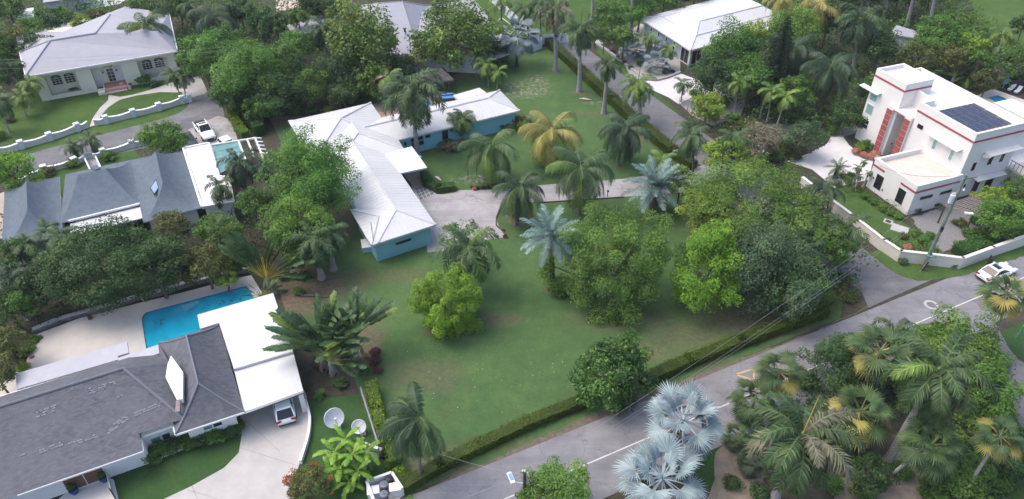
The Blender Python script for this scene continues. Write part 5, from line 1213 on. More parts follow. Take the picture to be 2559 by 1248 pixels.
# ================================================================ satellite dishes, bins, pots
DISH = paint('dish_white', (.74, .75, .77), .5, .06, 1.5, stain=(.45, .47, .52), stain_amt=.4)
def dish(px, py, r, tilt, yaw, label):
    p = G(px, py); t = thing('satellite_dish', label, 'satellite dish', p); n = 28; V = [(0, 0, 0)]; F = []
    M = Matrix.Translation(p + Vector((0, 0, r * .85 + .35))) @ Matrix.Rotation(yaw, 4, 'Z') @ Matrix.Rotation(tilt, 4, 'X')
    for j in range(1, 6):
        rr = r * j / 5
        for k in range(n): a = 2 * math.pi * k / n; V.append((rr * math.cos(a), rr * math.sin(a), .22 * r * (j / 5) ** 2))
    for k in range(n): F.append((0, 1 + k, 1 + (k + 1) % n))
    for j in range(4):
        for k in range(n): a, b = 1 + j * n + k, 1 + j * n + (k + 1) % n; F.append((a, a + n, b + n, b))
    mb = MB(); mb.add([M @ Vector(v) for v in V], F); mb.build('dish', DISH, t, smooth=True)
    mb = MB()
    for k in range(n):
        a, b = 2 * math.pi * k / n, 2 * math.pi * (k + 1) / n; mb.beam(M @ Vector((r * math.cos(a), r * math.sin(a), .22 * r)), M @ Vector((r * math.cos(b), r * math.sin(b), .22 * r)), .05, .05)
    mb.build('rim', DISH, t)
    c = M @ Vector((0, 0, -.08)); MB().tube([p, c], .08, 8).build('mast', GALV, t)
    for k in range(3): a = 2 * math.pi * k / 3 + .6; MB().tube([M @ Vector((r * .95 * math.cos(a), r * .95 * math.sin(a), .2 * r)), M @ Vector((0, 0, r * .75))], .025, 5).build('feed_strut', GALV, t)
    MB().box(M @ Vector((0, 0, r * .78)), (.16, .16, .22)).build('feed_horn', DISH, t)
    for dx in (-.6, .5): MB().tube([p + Vector((dx * r, .5 * r, 0)), M @ Vector((dx * r, .1, .02))], .035, 5).build('leg', GALV, t)
    MB().box(p + Vector((.3, -.2, .1)), (.5, .4, .2), .3).build('base', M_CONC, t)
dish(838, 1064, .86, R_(58), R_(34), 'larger white satellite dish tilted up on a mast in the side lawn'); dish(900, 1082, .6, R_(50), R_(12), 'smaller white satellite dish right of the larger one in the side lawn')
be = thing('bin_enclosure', 'white walled bin enclosure beside the road hedge at the bottom edge', 'enclosure', G(960, 1235)); c1, c2, c3, c4 = G(920, 1222), G(982, 1200), G(1008, 1240), G(945, 1290)
for a, b in ((c1, c2), (c1, c4), (c2, c3)): MB().beam(a + Vector((0, 0, .55)), b + Vector((0, 0, .55)), .22, 1.1).build('wall_panel', FRW, be)
sheet('bin_floor', [(920, 1222), (982, 1200), (1008, 1240), (945, 1290)], .03, M_CONC)
BINC = paint('grey_bin', (.13, .15, .18), .5, .1); BIND = paint('black_bin', (.02, .022, .025), .5)
for px, py, m, label in ((962, 1228, BINC, 'grey round dustbin standing upright in the bin enclosure'), (962, 1252, BINC, 'grey dustbin nearest the bottom edge in the bin enclosure'), (975, 1212, BIND, 'black bin in the far corner of the bin enclosure')):
    p = G(px, py, .03); t = thing('dustbin', label, 'bin', p); MB().lathe(p, [(.28, 0), (.34, .85), (.37, .87), (.37, .92)], 16).build('body', m, t); MB().lathe(p + Vector((0, 0, .93)), [(.36, 0), (.33, .06), (.1, .1), (.08, .14)], 16).build('lid', m, t)
for px, py, label in ((990, 1232, 'white storage box right of the dustbins'), (935, 1240, 'white storage box left of the dustbins')):
    p = G(px, py, .03); t = thing('storage_box', label, 'box', p); MB().box(p + Vector((0, 0, .4)), (.9, .7, .8), .2).build('body', FRW, t); MB().box(p + Vector((0, 0, .83)), (.98, .78, .06), .2).build('lid', OFFWHITE, t)
POT = paint('blue_glazed_pot', (.03, .05, .16), .25, .1); TERRAC = paint('terracotta_pot', (.35, .12, .07), .8, .15)
pots = []
def pot(px, py, r, h, m, label, group=None):
    p = G(px, py, .05); t = thing('plant_pot', label, 'plant pot', p, group); MB().lathe(p, [(r * .6, 0), (r, h * .7), (r * .9, h), (r * .75, h), (r * .7, h - .05)], 16).build('pot', m, t); pots.append((t, p + Vector((0, 0, h)), r)); return t
pot(188, 1232, .38, .6, POT, 'blue glazed pot with a clipped shrub left of the brown front door'); pot(262, 1202, .38, .6, POT, 'blue glazed pot with a clipped shrub right of the brown front door'); pot(328, 221, .3, .5, TERRAC, 'terracotta pot beside the salmon entrance steps of the cream house'); pot(228, 800, .25, .3, TERRAC, 'small pot with a green plant on the pool deck by the stone wall')
ga_ = thing('side_gate', 'thin black framed gate beside the front terrace of the grey shingle roofed house', 'gate', G(285, 1210)); a, b = G(272, 1188), G(290, 1250)
MB().beam(a + Vector((0, 0, .6)), b + Vector((0, 0, .6)), .04, 1.2).build('panel', paint('frosted_panel', (.5, .52, .53), .5), ga_)
for q in (a, b): MB().tube([q, q + Vector((0, 0, 1.6))], .05, 6).build('post', FRD, ga_)
sheet('front_terrace', [(130, 1262), (175, 1225), (262, 1192), (285, 1200), (300, 1262)], .05, paint('white_terrace', (.62, .58, .55), .85, .08, 1)); sheet('planting_bed', [(345, 1150), (360, 1110), (600, 1040), (612, 1060), (520, 1090), (430, 1120), (360, 1165)], .03, M_SOIL)
MB().beam(G(350, 1165) + Vector((0, 0, .1)), G(460, 1122) + Vector((0, 0, .1)), .18, .2).build('bed_edging', FRW, label='low white edging between the planting bed and the front lawn', cat='edging')

# ================================================================ utility poles, wires, signs
POLEG = paint('green_grey_pole', (.16, .20, .165), .9, .25, 1.2, stain=(.30, .32, .28), stain_amt=.6); POLEB = paint('dark_timber_pole', (.075, .068, .06), .9, .2)
def pole(base, top, r0, r1, m, label):
    t = thing('utility_pole', label, 'utility pole', base); MB().tube([base, base.lerp(top, .5), top], [r0, (r0 + r1) / 2, r1], 10).build('post', m, t); return t
pb_ = G(2308, 668); ptp = above(pb_, 2415, 437); ptp = Vector((pb_.x + .2, pb_.y, ptp.z)); up1 = pole(pb_, ptp, .22, .14, POLEG, 'tall weathered green utility pole with a transformer and street light behind the boundary wall')
def on(f): return pb_.lerp(ptp, f)
MB().lathe(on(.72) + Vector((-.42, -.1, 0)), [(.02, 0), (.26, .02), (.27, .95), (.24, 1.0), (.08, 1.05)], 14).build('transformer', paint('transformer_grey', (.55, .58, .6), .5), up1)
for k in range(3): MB().lathe(on(.72) + Vector((-.42 + .14 * (k - 1), -.1, 1.05)), [(.04, 0), (.06, .1), (.03, .25)], 8).build('bushing', FRW, up1)
MB().tube([on(.60), on(.60) + Vector((.7, -.1, .35)), on(.60) + Vector((1.5, -.25, .3))], .04, 6).build('lamp_arm', GALV, up1); MB().box(on(.60) + Vector((1.9, -.3, .27)), (.85, .3, .14), -.15).build('lamp_head', FRW, up1)
MB().box(on(.97) + Vector((.55, 0, .0)), (1.7, .12, .12), .25).build('crossarm', POLEG, up1); MB().tube([on(.97) + Vector((.2, 0, -.2)), on(.55)], .05, 5).build('conduit', FRW, up1)
MB().box(on(.45) + Vector((-.1, -.25, 0)), (.25, .2, .6)).build('junction_box', FRD, up1); MB().lathe(on(.85) + Vector((.3, -.2, 0)), [(.1, 0), (.14, .1), (.05, .3)], 8).build('insulator', FRW, up1)
b2_ = G(1898, 298); t2_ = above(b2_, 1906, 211); up2 = pole(b2_, Vector((b2_.x + .1, b2_.y, t2_.z)), .17, .12, POLEG, 'pale green utility pole among the garden trees behind the side road'); MB().box((b2_.x + .1, b2_.y, t2_.z - .1), (1.6, .1, .1), -.2).build('crossarm', POLEG, up2)
b3 = G(1310, 1275); t3_ = Vector((b3.x, b3.y, 7.6)); t3_ = Vector((b3.x, b3.y, above(b3, 1302, 1180).z)); up3 = pole(b3, t3_, .16, .13, POLEB, 'dark timber utility pole with a street light at the bottom edge of the road')
for k in range(4): MB().lathe(t3_ + Vector((.16 * math.cos(k * 1.57), .12 * math.sin(k * 1.57), -.25 + .15 * k)), [(.05, 0), (.08, .08), (.04, .2)], 8).build('insulator', FRW, up3)
lh = above(b3, 1277, 1195); MB().tube([t3_ + Vector((-.05, 0, -1.4)), lh + Vector((.15, -.1, -.35))], .04, 6).build('lamp_arm', FRW, up3)
M4 = lh; o = MB(); o.box(M4, (.36, 1.0, .14), .35); o.build('lamp_head', FRW, up3); MB().box(M4 + Vector((0, .05, .08)), (.26, .6, .04), .35).build('lamp_lens', paint('lamp_panel_blue', (.22, .36, .5), .3), up3)
p = G(592, 250); b4_ = p; t4_ = Vector((p.x, p.y, above(p, 578, 118).z)); up4 = pole(b4_, t4_, .15, .11, POLEG, 'grey utility pole hidden among the trees right of the cream house')
WIRE = paint('overhead_wire', (.13, .13, .14), .6); WIREP = paint('pale_overhead_wire', (.30, .31, .32), .6)
def wire(a, b, sag, r, m, label):
    n = 14; pts = [a.lerp(b, i / n) - Vector((0, 0, sag * 4 * (i / n) * (1 - i / n))) for i in range(n + 1)]; mb = MB(); mb.tube(pts, r, 4, False); return mb.build('wire', m, label=label, cat='wire')
far = t3_.lerp(ptp, 1)
wire(t3_ + Vector((0, 0, -.1)), ptp + Vector((-.1, 0, 0)), .9, .010, WIREP, 'highest pale overhead wire along the road between the two street light poles'); wire(t3_ + Vector((0, 0, -1.3)), on(.82), .9, .009, WIREP, 'middle overhead wire along the road hedge'); wire(t3_ + Vector((0, 0, -1.7)), on(.78), 1.0, .009, WIREP, 'lowest overhead wire along the road hedge')
wire(t3_ + Vector((0, 0, -.3)), G(1085, 1130, 1.5), .3, .016, WIREP, 'service wire from the dark pole across the road to the coconut palm'); wire(t3_ + Vector((0, 0, -.3)), t3_ + Vector((-22, -9.5, 0)), .3, .022, WIREP, 'wire running off the bottom edge from the dark pole')
for k, (za, zb) in enumerate(((0, 0), (-.5, -.5), (-1.3, -1.4))): wire(t4_ + Vector((0, 0, za)), Vector((G(-40, 262).x, G(-40, 262).y, 7.2 + zb)), .5, .012, WIREP, ('upper', 'middle', 'lower')[k] + ' overhead wire crossing in front of the cream house')
wire(ptp, Q(6, 0, 3.6), .8, .018, WIRE, 'thin service wire from the green pole to the villa terrace corner'); wire(ptp + Vector((0, 0, -.4)), ptp + Vector((40, 14, 0)), .5, .018, WIRE, 'thin wire leaving the green pole to the right edge')
GSIGN = paint('street_sign_green', (.02, .30, .20), .5); sg = thing('street_sign', 'green street name sign on a short timber stub in front of the boundary wall', 'street sign', G(2305, 676))
ss = G(2303, 676); MB().tube([ss, ss + Vector((.25, 0, 1.2))], .17, 9).build('post', POLEB, sg); st_ = ss + Vector((.3, -.1, 2.05)); MB().tube([ss + Vector((-.35, -.3, 0)), st_ + Vector((0, 0, -.1))], .03, 5).build('stay', GALV, sg)
MB().box(st_, (1.05, .05, .26), -.35).build('sign_plate', GSIGN, sg)
for k, (x0, w) in enumerate(((-.36, .1), (-.22, .12), (-.06, .1), (.08, .13), (.24, .09), (.36, .1))): MB().box(st_ + Vector((x0 * math.cos(-.35) + .03 * math.sin(-.35), x0 * math.sin(-.35) - .03, 0)), (w, .012, .09), -.35).build('lettering', FRW, sg)
ws = thing('wall_sign', 'small white notice board among palms beside the side road', 'sign', G(1684, 400)); p = G(1684, 400); MB().tube([p, p + Vector((0, 0, 1.2))], .04, 6).build('post', GALV, ws); MB().box(p + Vector((0, 0, 1.3)), (.7, .05, .45), .2).build('board', FRW, ws)
hy = thing('hydrant_pipe', 'thin green bent standpipe on the lawn at the far right', 'pipe', G(2538, 845)); p = G(2538, 845); MB().tube([p, p + Vector((.1, 0, 1.6)), p + Vector((.9, .6, 2.3))], .05, 6).build('pipe', paint('green_pipe', (.05, .35, .24), .5), hy)
# villa garden pergola, sun loungers and parasol by the small pool
PW = paint('weathered_pergola_wood', (.30, .25, .22), .85, .2, 2); vp = thing('pergola', 'weathered open timber pergola over the grey gravel beside the villa', 'pergola', G(2430, 560))
k0, k1, k2, k3 = G(2355, 545, 2.5), G(2408, 560, 2.5), G(2495, 495, 2.5), G(2435, 472 + 10, 2.5); k0, k1, k2, k3 = G(2362, 515, 2.5), G(2432, 537, 2.5), G(2500, 503, 2.5), G(2464, 482, 2.5)
for i in range(6): MB().beam(k0.lerp(k3, i / 5), k1.lerp(k2, i / 5), .1, .16).build('slat', PW, vp)
for i in range(10): MB().beam(k0.lerp(k1, i / 9) + Vector((0, 0, .12)), k3.lerp(k2, i / 9) + Vector((0, 0, .12)), .07, .08).build('slat', PW, vp)
for q in (k0, k1, k2, k3): MB().box((q.x, q.y, 1.22), (.14, .14, 2.44)).build('post', WOODD, vp)
for px, py, rz, lb in ((2482, 222, 1.4, 'white chair left of the closed blue parasol'), (2524, 226, .7, 'white sun lounger right of the closed blue parasol'), (2540, 232, .7, 'white sun lounger nearest the villa wall by the small pool')):
    p = G(px, py, .2); t = thing('sun_lounger', lb, 'lounger', p); MB().box(p + Vector((0, 0, .3)), (1.2, .6, .07), rz).build('seat', FRW, t); MB().box(p + Vector((math.cos(rz) * .85, math.sin(rz) * .85, .55)), (.65, .6, .07), rz, 0, -.8).build('backrest', FRW, t)
    for a in (-.4, .4): MB().box(p + Vector((math.cos(rz) * a, math.sin(rz) * a, .14)), (.06, .5, .28), rz).build('leg', FRW, t)
p = G(2505, 222, .2); t = thing('parasol', 'closed blue parasol between the white chairs by the small pool', 'parasol', p); MB().lathe(p, [(.35, 0), (.35, .08)], 12).build('base', FRD, t); MB().tube([p, p + Vector((0, 0, 2.6))], .03, 6).build('pole', FRW, t)
MB().lathe(p + Vector((0, 0, .8)), [(.10, 0), (.34, .1), (.24, .9), (.05, 1.75)], 9).build('canopy', paint('blue_canvas', (.12, .25, .45), .8, .2, 3), t)
fe = thing('fence', 'dark close boarded fence behind the small pool', 'fence', G(2470, 215)); a, b = G(2400, 205), G(2600, 235)
for i in range(18): q, r = a.lerp(b, i / 18), a.lerp(b, (i + .96) / 18); MB().beam(q + Vector((0, 0, .8)), r + Vector((0, 0, .8)), .05, 1.6).build('board', FRD, fe)
gp = thing('goal_frame', 'white tubular goal frame lying on the strip beside the grey house', 'frame', G(1270, 65)); q = [G(1238, 60, .9), G(1253, 44, .9), G(1290, 72, .9), G(1275, 86, .9)]
for i in range(4): MB().tube([q[i], q[(i + 1) % 4]], .06, 6).build('bar', FRW, gp); MB().tube([q[i], Vector((q[i].x, q[i].y, 0))], .05, 5).build('leg', FRW, gp)
# ================================================================ vegetation builders
def raw_mesh(name, V, quads, tone, mat, tris=None, smooth=False):
    me = bpy.data.meshes.new(name); V = np.asarray(V, np.float32); nq = 0 if quads is None else len(quads); nt_ = 0 if tris is None else len(tris)
    me.vertices.add(len(V)); me.vertices.foreach_set('co', V.ravel())
    li = []
    if nq: li.append(np.asarray(quads, np.int32).ravel())
    if nt_: li.append(np.asarray(tris, np.int32).ravel())
    li = np.concatenate(li); me.loops.add(len(li)); me.loops.foreach_set('vertex_index', li)
    me.polygons.add(nq + nt_); st = np.concatenate([np.arange(nq) * 4, nq * 4 + np.arange(nt_) * 3]).astype(np.int32); me.polygons.foreach_set('loop_start', st)
    at = me.attributes.new('tone', 'FLOAT', 'FACE'); at.data.foreach_set('value', np.clip(np.asarray(tone, np.float32), 0, 1))
    me.materials.append(mat); me.update(calc_edges=True); return me
def unit(a): return a / np.maximum(np.linalg.norm(a, axis=1, keepdims=True), 1e-6)
def cards(rng, pos, nrm, l, w, fold=.25):
    n = len(pos); rnd = rng.normal(size=(n, 3)); t = unit(np.cross(nrm, rnd)); b = np.cross(nrm, t)
    l = np.broadcast_to(l, (n,))[:, None]; w = np.broadcast_to(w, (n,))[:, None]
    V = np.stack([pos - t * l / 2, pos + b * w / 2 + nrm * w * fold, pos + t * l / 2, pos - b * w / 2 + nrm * w * fold], 1).reshape(-1, 3)
    return V, np.arange(4 * n).reshape(n, 4)
def sph(rng, n): return unit(rng.normal(size=(n, 3)))
def crown_pts(rng, R, n, nclump=60, cr=.22, low=-.55, inner=.5, shape=None):
    R = np.array(R, float); d = sph(rng, nclump * 4); d = d[d[:, 2] > low][:nclump]; k = len(d)
    rad = inner + (1 - inner) * rng.random(k) ** .6; rad = rad + np.where(rng.random(k) < .12, .16 * rng.random(k), 0); rad *= 1 + .19 * np.sin(d[:, 0] * 4 + rng.random() * 6) * np.cos(d[:, 1] * 5 + rng.random() * 6)
    cs = cr * (.65 + .7 * rng.random(k)); cc = d * (rad - cs * .6)[:, None]
    if shape == 'cone': cc[:, :2] *= np.clip(1.0 - .75 * (cc[:, 2:3] + .2), .15, 1)
    ct = rng.random(k); idx = rng.choice(k, n, p=(cs ** 2) / (cs ** 2).sum())
    q = sph(rng, n); q[:, 2] = q[:, 2] * .8 + .18; q = unit(q)
    pos = cc[idx] + q * (cs[idx] * (.55 + .5 * rng.random(n)))[:, None]
    nr = unit(q * .55 + unit(cc[idx] + .001) * .25 + np.array([0, 0, .6]) + rng.normal(size=(n, 3)) * .45)
    tone = .18 + .45 * ct[idx] + .38 * rng.random(n)
    f = rng.random(n) < .1; m = int(f.sum()); u = sph(rng, m); u[:, 2] = np.where(u[:, 2] < low, -u[:, 2], u[:, 2]); pos[f] = u * (.35 + .5 * rng.random(m) ** .5)[:, None]
    return pos * R, nr, tone, cc * R, cs
def crown_mesh(seed, R, n, leaf, mat, aspect=.5, **kw):
    rng = np.random.default_rng(seed); pos, nr, tone, cc, cs = crown_pts(rng, R, n, **kw)
    s = leaf * (.65 + .7 * rng.random(n)); V, F = cards(rng, pos, nr, s, s * aspect)
    return raw_mesh('crown', V, F, tone, mat), cc
SEED = [100]
def nxt(): SEED[0] += 1; return SEED[0]
STAT = dict(leaves=0)
def tree(px, py, rpx, hc, m, label, rz=.8, ry=None, group=None, leafpx=5.2, dens=1.35, aspect=.5, cl=.22, ncl=None, low=-.6, trunk=BARK, name='tree', inner=.5, base=None, flowers=None, shape=None, hyx=1.0):
    C = G(px, py, hc); s = ppm(C); r = rpx * 1.08 / s; seed = nxt(); rng = np.random.default_rng(seed)
    dens *= 1.45; low = min(low, -.75) if dens > 1.6 else low; L = leafpx / s; R = (r, r * (ry or 1.0), r * rz)
    n = int(dens * 4 * math.pi * r * r * (.35 + .65 * rz) / (L * L * aspect)); ncl = ncl or int(26 + 2.2 * r * r) if r < 6 else (ncl or 110)
    B = Vector((C.x, C.y, 0)) if base is None else G(*base)
    t = thing(name, label, 'tree', B, group); off = C - B
    me, cc = crown_mesh(seed, R, n, L, LM[m], aspect, nclump=ncl, cr=cl, low=low, inner=inner, shape=shape); STAT['leaves'] += n
    o = link(bpy.data.objects.new('crown', me)); o.parent = t; o.location = off; o['kind'] = 'stuff'
    tb = MB(); tr = max(.10, r * .055); zt = max(.6, off.z - R[2] * .35)
    mid = Vector((rng.uniform(-.2, .2), rng.uniform(-.2, .2), zt * .5)) + off * .0; fork = Vector((off.x, off.y, zt))
    tb.tube([(0, 0, 0), (0, 0, .15), mid + Vector((off.x * .5, off.y * .5, 0)), fork], [tr * 1.6, tr * 1.15, tr * .9, tr * .7], 7)
    o = link(bpy.data.objects.new('trunk', tb.mesh('trunk', trunk))); o.parent = t
    lb = MB()
    for c in cc[rng.permutation(len(cc))[:14]]:
        e = Vector(c) + off; lb.tube([fork, fork.lerp(e, .5) + Vector((0, 0, -.1 * r)), e], [tr * .5, tr * .3, tr * .12], 5, False)
    o = link(bpy.data.objects.new('limbs', lb.mesh('limbs', trunk))); o.parent = t
    if flowers:
        fm, fn_ = flowers; k = rng.choice(len(cc), min(len(cc), fn_)); pos = []
        rr = np.random.default_rng(seed + 5); p0 = unit(cc[k]) * np.array(R) * 1.0; pos = np.repeat(p0, 16, 0) + rr.normal(size=(len(k) * 16, 3)) * L * .8
        V, F = cards(rr, pos, sph(rr, len(pos)), L * .6, L * .5); o = link(bpy.data.objects.new('blossom', raw_mesh('blossom', V, F, rr.random(len(pos)), LM[fm]))); o.parent = t; o.location = off; o['kind'] = 'stuff'
    return t
ORD = 'first second third fourth fifth sixth seventh eighth ninth tenth eleventh twelfth thirteenth fourteenth fifteenth sixteenth seventeenth eighteenth nineteenth twentieth'.split()
SHM = {}
COLN = dict(dark='dark green', mid='green', bright='bright green', yellow='yellow green', lime='lime green', grey='grey-green', olive='olive green', sage='pinkish variegated', red='dark red', almond='glossy green', glossy='dark glossy', fresh='fresh green', flower_pink='coral flowered', flower_white='white flowered', hedge='clipped green', flower_red='red flowered')
def shrub_mesh(m, v):
    if (m, v) not in SHM:
        n = 1500; me, _ = crown_mesh(900 + v * 7 + len(m), (1, 1, .8), n, .17, LM[m if not m.startswith('flower') else 'mid'], .55, nclump=34, cr=.30, low=-.35, inner=.35)
        me.name = 'shrub'; SHM[(m, v)] = me
        if m.startswith('flower'):
            rr = np.random.default_rng(v); d = sph(rr, 500); d[:, 2] = abs(d[:, 2]); p0 = d * np.array([1, 1, .85]); V, F = cards(rr, p0, d, .14, .12)
            SHM[(m, v, 'f')] = raw_mesh('blossom', V, F, rr.random(500), LM[m])
    return SHM[(m, v)]
def shrubs(where, items, z=0, hs=.8):
    """items: (px, py, rpx, colour); all ordered from the left and said so in their labels"""
    its = sorted(items); rr = random.Random(len(where) + len(items)); cnt = {}
    tot = {}
    for it in its: tot[it[3]] = tot.get(it[3], 0) + 1
    for it in its:
        px, py, rp, m = it[:4]; p = G(px, py, .3); s = ppm(p); r = rp / s; v = rr.randrange(3); cnt[m] = cnt.get(m, 0) + 1
        me = shrub_mesh(m, v); o = link(bpy.data.objects.new('shrub', me)); o.location = (p.x, p.y, z + r * hs * .55); o.scale = (r, r * rr.uniform(.85, 1.1), r * hs * rr.uniform(.85, 1.15)); o.rotation_euler = (0, 0, rr.uniform(0, 6.28))
        c = COLN[m]; lab = ('%s shrub %s' % (c, where)) if tot[m] == 1 else ('%s %s shrub from left %s' % (ORD[cnt[m] - 1], c, where))
        tagit(o, lab, 'shrub', 'shrubs ' + where)
        if (m, v, 'f') in SHM: f = link(bpy.data.objects.new('blossom', SHM[(m, v, 'f')])); f.parent = o; f['kind'] = 'stuff'
def hedge(label, pts, w, h, m='hedge', leaf=.16, dens=42, world=False):
    P_ = pts if world else [G(a, b) for a, b in pts]; rng = np.random.default_rng(nxt()); t = thing('hedge', label, 'hedge', P_[0]); o0 = np.array(P_[0]); core = MB(); pos = []; nr = []
    for i in range(len(P_) - 1):
        a, b = P_[i], P_[i + 1]; d = (b - a); L = d.length; d = d.normalized(); s = Vector((-d.y, d.x, 0)); core.beam(a + Vector((0, 0, h * .46)) - d * w * .3, b + Vector((0, 0, h * .46)) + d * w * .3, w * .84, h * .9)
        n = int(dens * L * (w + 2 * h)); u = rng.random(n) * (w + 2 * h); x = rng.random(n) * (L + w * .5) - w * .25
        lat = np.where(u < h, -w / 2, np.where(u < h + w, u - h - w / 2, w / 2)); z = np.where(u < h, u, np.where(u < h + w, h, u - h - w))
        lump = .06 * np.sin(x * 2.1 + lat * 3) + .05 * np.sin(x * 5.3 + z * 4) + rng.normal(size=n) * .035
        nn = np.where((u < h)[:, None], -np.array(s), np.where((u < h + w)[:, None], [0, 0, 1.0], np.array(s))); p = np.array(a) + np.outer(x, np.array(d)) + np.outer(lat, np.array(s)); p[:, 2] = z; p = p + nn * lump[:, None]
        pos.append(p); nr.append(unit(nn + rng.normal(size=(n, 3)) * .55))
    pos = np.concatenate(pos) - o0; nr = np.concatenate(nr); n = len(pos); sz = leaf * (.7 + .6 * rng.random(n)); V, F = cards(rng, pos, nr, sz, sz * .6)
    big = np.sin(pos[:, 0] * .8) * np.cos(pos[:, 1] * .7 + 1); o = link(bpy.data.objects.new('foliage', raw_mesh('foliage', V, F, .35 + .18 * big + .4 * (rng.random(n) - .3), LM[m]))); o.parent = t; o['kind'] = 'stuff'; STAT['leaves'] += n
    core.build('inner_branches', LM[m], t); return t
def thicket(name, px, h0, h1, m, dens=14, leaf=.34, freq=.55):
    """uncountable low growth: lumpy carpet of leaf sized faces over a patch of ground"""
    P_ = [G(a, b) for a, b in px]; vs, fs = flat([P_]); rng = np.random.default_rng(nxt()); T = np.array([[list(vs[i]) for i in f] for f in fs]); ar = .5 * np.abs((T[:, 1, 0] - T[:, 0, 0]) * (T[:, 2, 1] - T[:, 0, 1]) - (T[:, 1, 1] - T[:, 0, 1]) * (T[:, 2, 0] - T[:, 0, 0]))
    n = int(ar.sum() * dens); k = rng.choice(len(T), n, p=ar / ar.sum()); a, b = rng.random(n), rng.random(n); fl_ = a + b > 1; a[fl_] = 1 - a[fl_]; b[fl_] = 1 - b[fl_]
    p = T[k, 0] + (T[k, 1] - T[k, 0]) * a[:, None] + (T[k, 2] - T[k, 0]) * b[:, None]; x, y = p[:, 0], p[:, 1]
    f = (np.sin(x * freq * 2 + 1.3 * np.sin(y * freq * 1.3)) * np.sin(y * freq * 1.9 + 1.1 * np.sin(x * freq)) + .6 * np.sin(x * freq * 4.7 + y * 2.2 * freq) * np.sin(y * freq * 5.1)) * .5 + .5
    ht = h0 + (h1 - h0) * np.clip(f, 0, 1.2); p[:, 2] = ht * (1 - .75 * rng.random(n) ** 2.2); nr = unit(np.array([0, 0, .9]) + rng.normal(size=(n, 3)) * .6); s = leaf * (.6 + .8 * rng.random(n)); V, F = cards(rng, p, nr, s, s * .5)
    o = link(bpy.data.objects.new(name, raw_mesh(name, V, F, .15 + .35 * f + .4 * rng.random(n), LM[m]))); o['kind'] = 'stuff'; STAT['leaves'] += n; return o

# ---- palms
FR = {}
def frond(kind, m, elev, v=0):
    """one feather leaf growing from the origin towards +X; elev in degrees; unit length 1"""
    key = (kind, m, elev, v)
    if key in FR: return FR[key]
    K = dict(coco=(44, .29, .024, 1.85, .85, .12, .14), royal=(48, .23, .031, 2.1, .42, .7, .10), date=(36, .20, .026, .75, .10, .45, .08), small=(20, .36, .055, 1.7, .35, .15, .12), paddle=(20, .095, .040, .55, .22, .1, .42), banana=(12, .15, .10, 1.1, .2, .1, .16))[kind]
    nl, ll, wl_, bend, droop, plume, t0_ = K; rng = np.random.default_rng(int(elev * 3 + v * 31 + 500)); S = 12; e = R_(elev); pts = [np.zeros(3)]; dirs = []
    for i in range(S):
        t = (i + .5) / S; a = e - bend * t ** 1.4 * (.75 + .25 * math.cos(e)); a = max(a, R_(-88)); d = np.array([math.cos(a), 0, math.sin(a)]); dirs.append(d); pts.append(pts[-1] + d / S)
    dirs.append(dirs[-1]); pts = np.array(pts); V = []; Q = []; T = []; tn = []; tt = []
    sidev = rng.uniform(-.08, .08)
    pts[:, 1] += sidev * np.linspace(0, 1, S + 1) ** 2
    rw = .012 if kind in ('coco', 'royal', 'date', 'small') else .014
    for i in range(S + 1):
        w = rw * (1 - .7 * i / S); V += [pts[i] + [0, -w, 0], pts[i] + [0, w, 0]]
    for i in range(S): Q.append([2 * i, 2 * i + 2, 2 * i + 3, 2 * i + 1]); tn.append(.95)
    wide = kind in ('paddle', 'banana')
    for k in range(nl):
        t = t0_ + (1 - t0_) * (k + .5) / nl
        f = t * S; i = min(int(f), S - 1); p = pts[i] + (pts[i + 1] - pts[i]) * (f - i); d = dirs[i]; up = np.array([-d[2], 0, d[0]])
        for s in (1, -1):
            u = (t - t0_) / (1 - t0_)
            L = ll * ((math.sin(math.pi * (.10 + .86 * u)) ** .6) if not wide else (max(.15, math.sin(math.pi * (.06 + .9 * u))) ** .45)) * rng.uniform(.85, 1.1)
            fw = (.35 + .9 * u) if not wide else .45
            pl = plume * rng.uniform(-1, 1); dr = droop * rng.uniform(.7, 1.4)
            dv = np.array([0, s, 0]) + d * fw + up * pl; dv = dv / np.linalg.norm(dv); gz = np.array([0, 0, -1.0])
            m1 = p + dv * L * .5 + gz * L * dr * .22; tip = p + dv * L * (.95 if not wide else 1.0) + gz * L * dr * .85
            w = wl_ * rng.uniform(.8, 1.2); wd = d * w / 2; b0 = len(V); 
            if wide: V += [p - wd * .9, p + wd * .9, m1 + wd, m1 - wd, tip + wd * .75 + dv * rng.uniform(-.02, .02), tip - wd * .75]; Q += [[b0, b0 + 1, b0 + 2, b0 + 3], [b0 + 3, b0 + 2, b0 + 4, b0 + 5]]
            else: V += [p - wd * .5, p + wd * .5, m1 + wd, m1 - wd, tip]; Q.append([b0, b0 + 1, b0 + 2, b0 + 3]); T.append([b0 + 3, b0 + 2, b0 + 4])
            q = .25 + .5 * rng.random() + .1 * v; tn += [q] * (2 if wide else 1); 
            if not wide: tt.append(q)
    me = raw_mesh('frond', V, Q, tn + tt, LM[m], T if T else None); FR[key] = me; return me
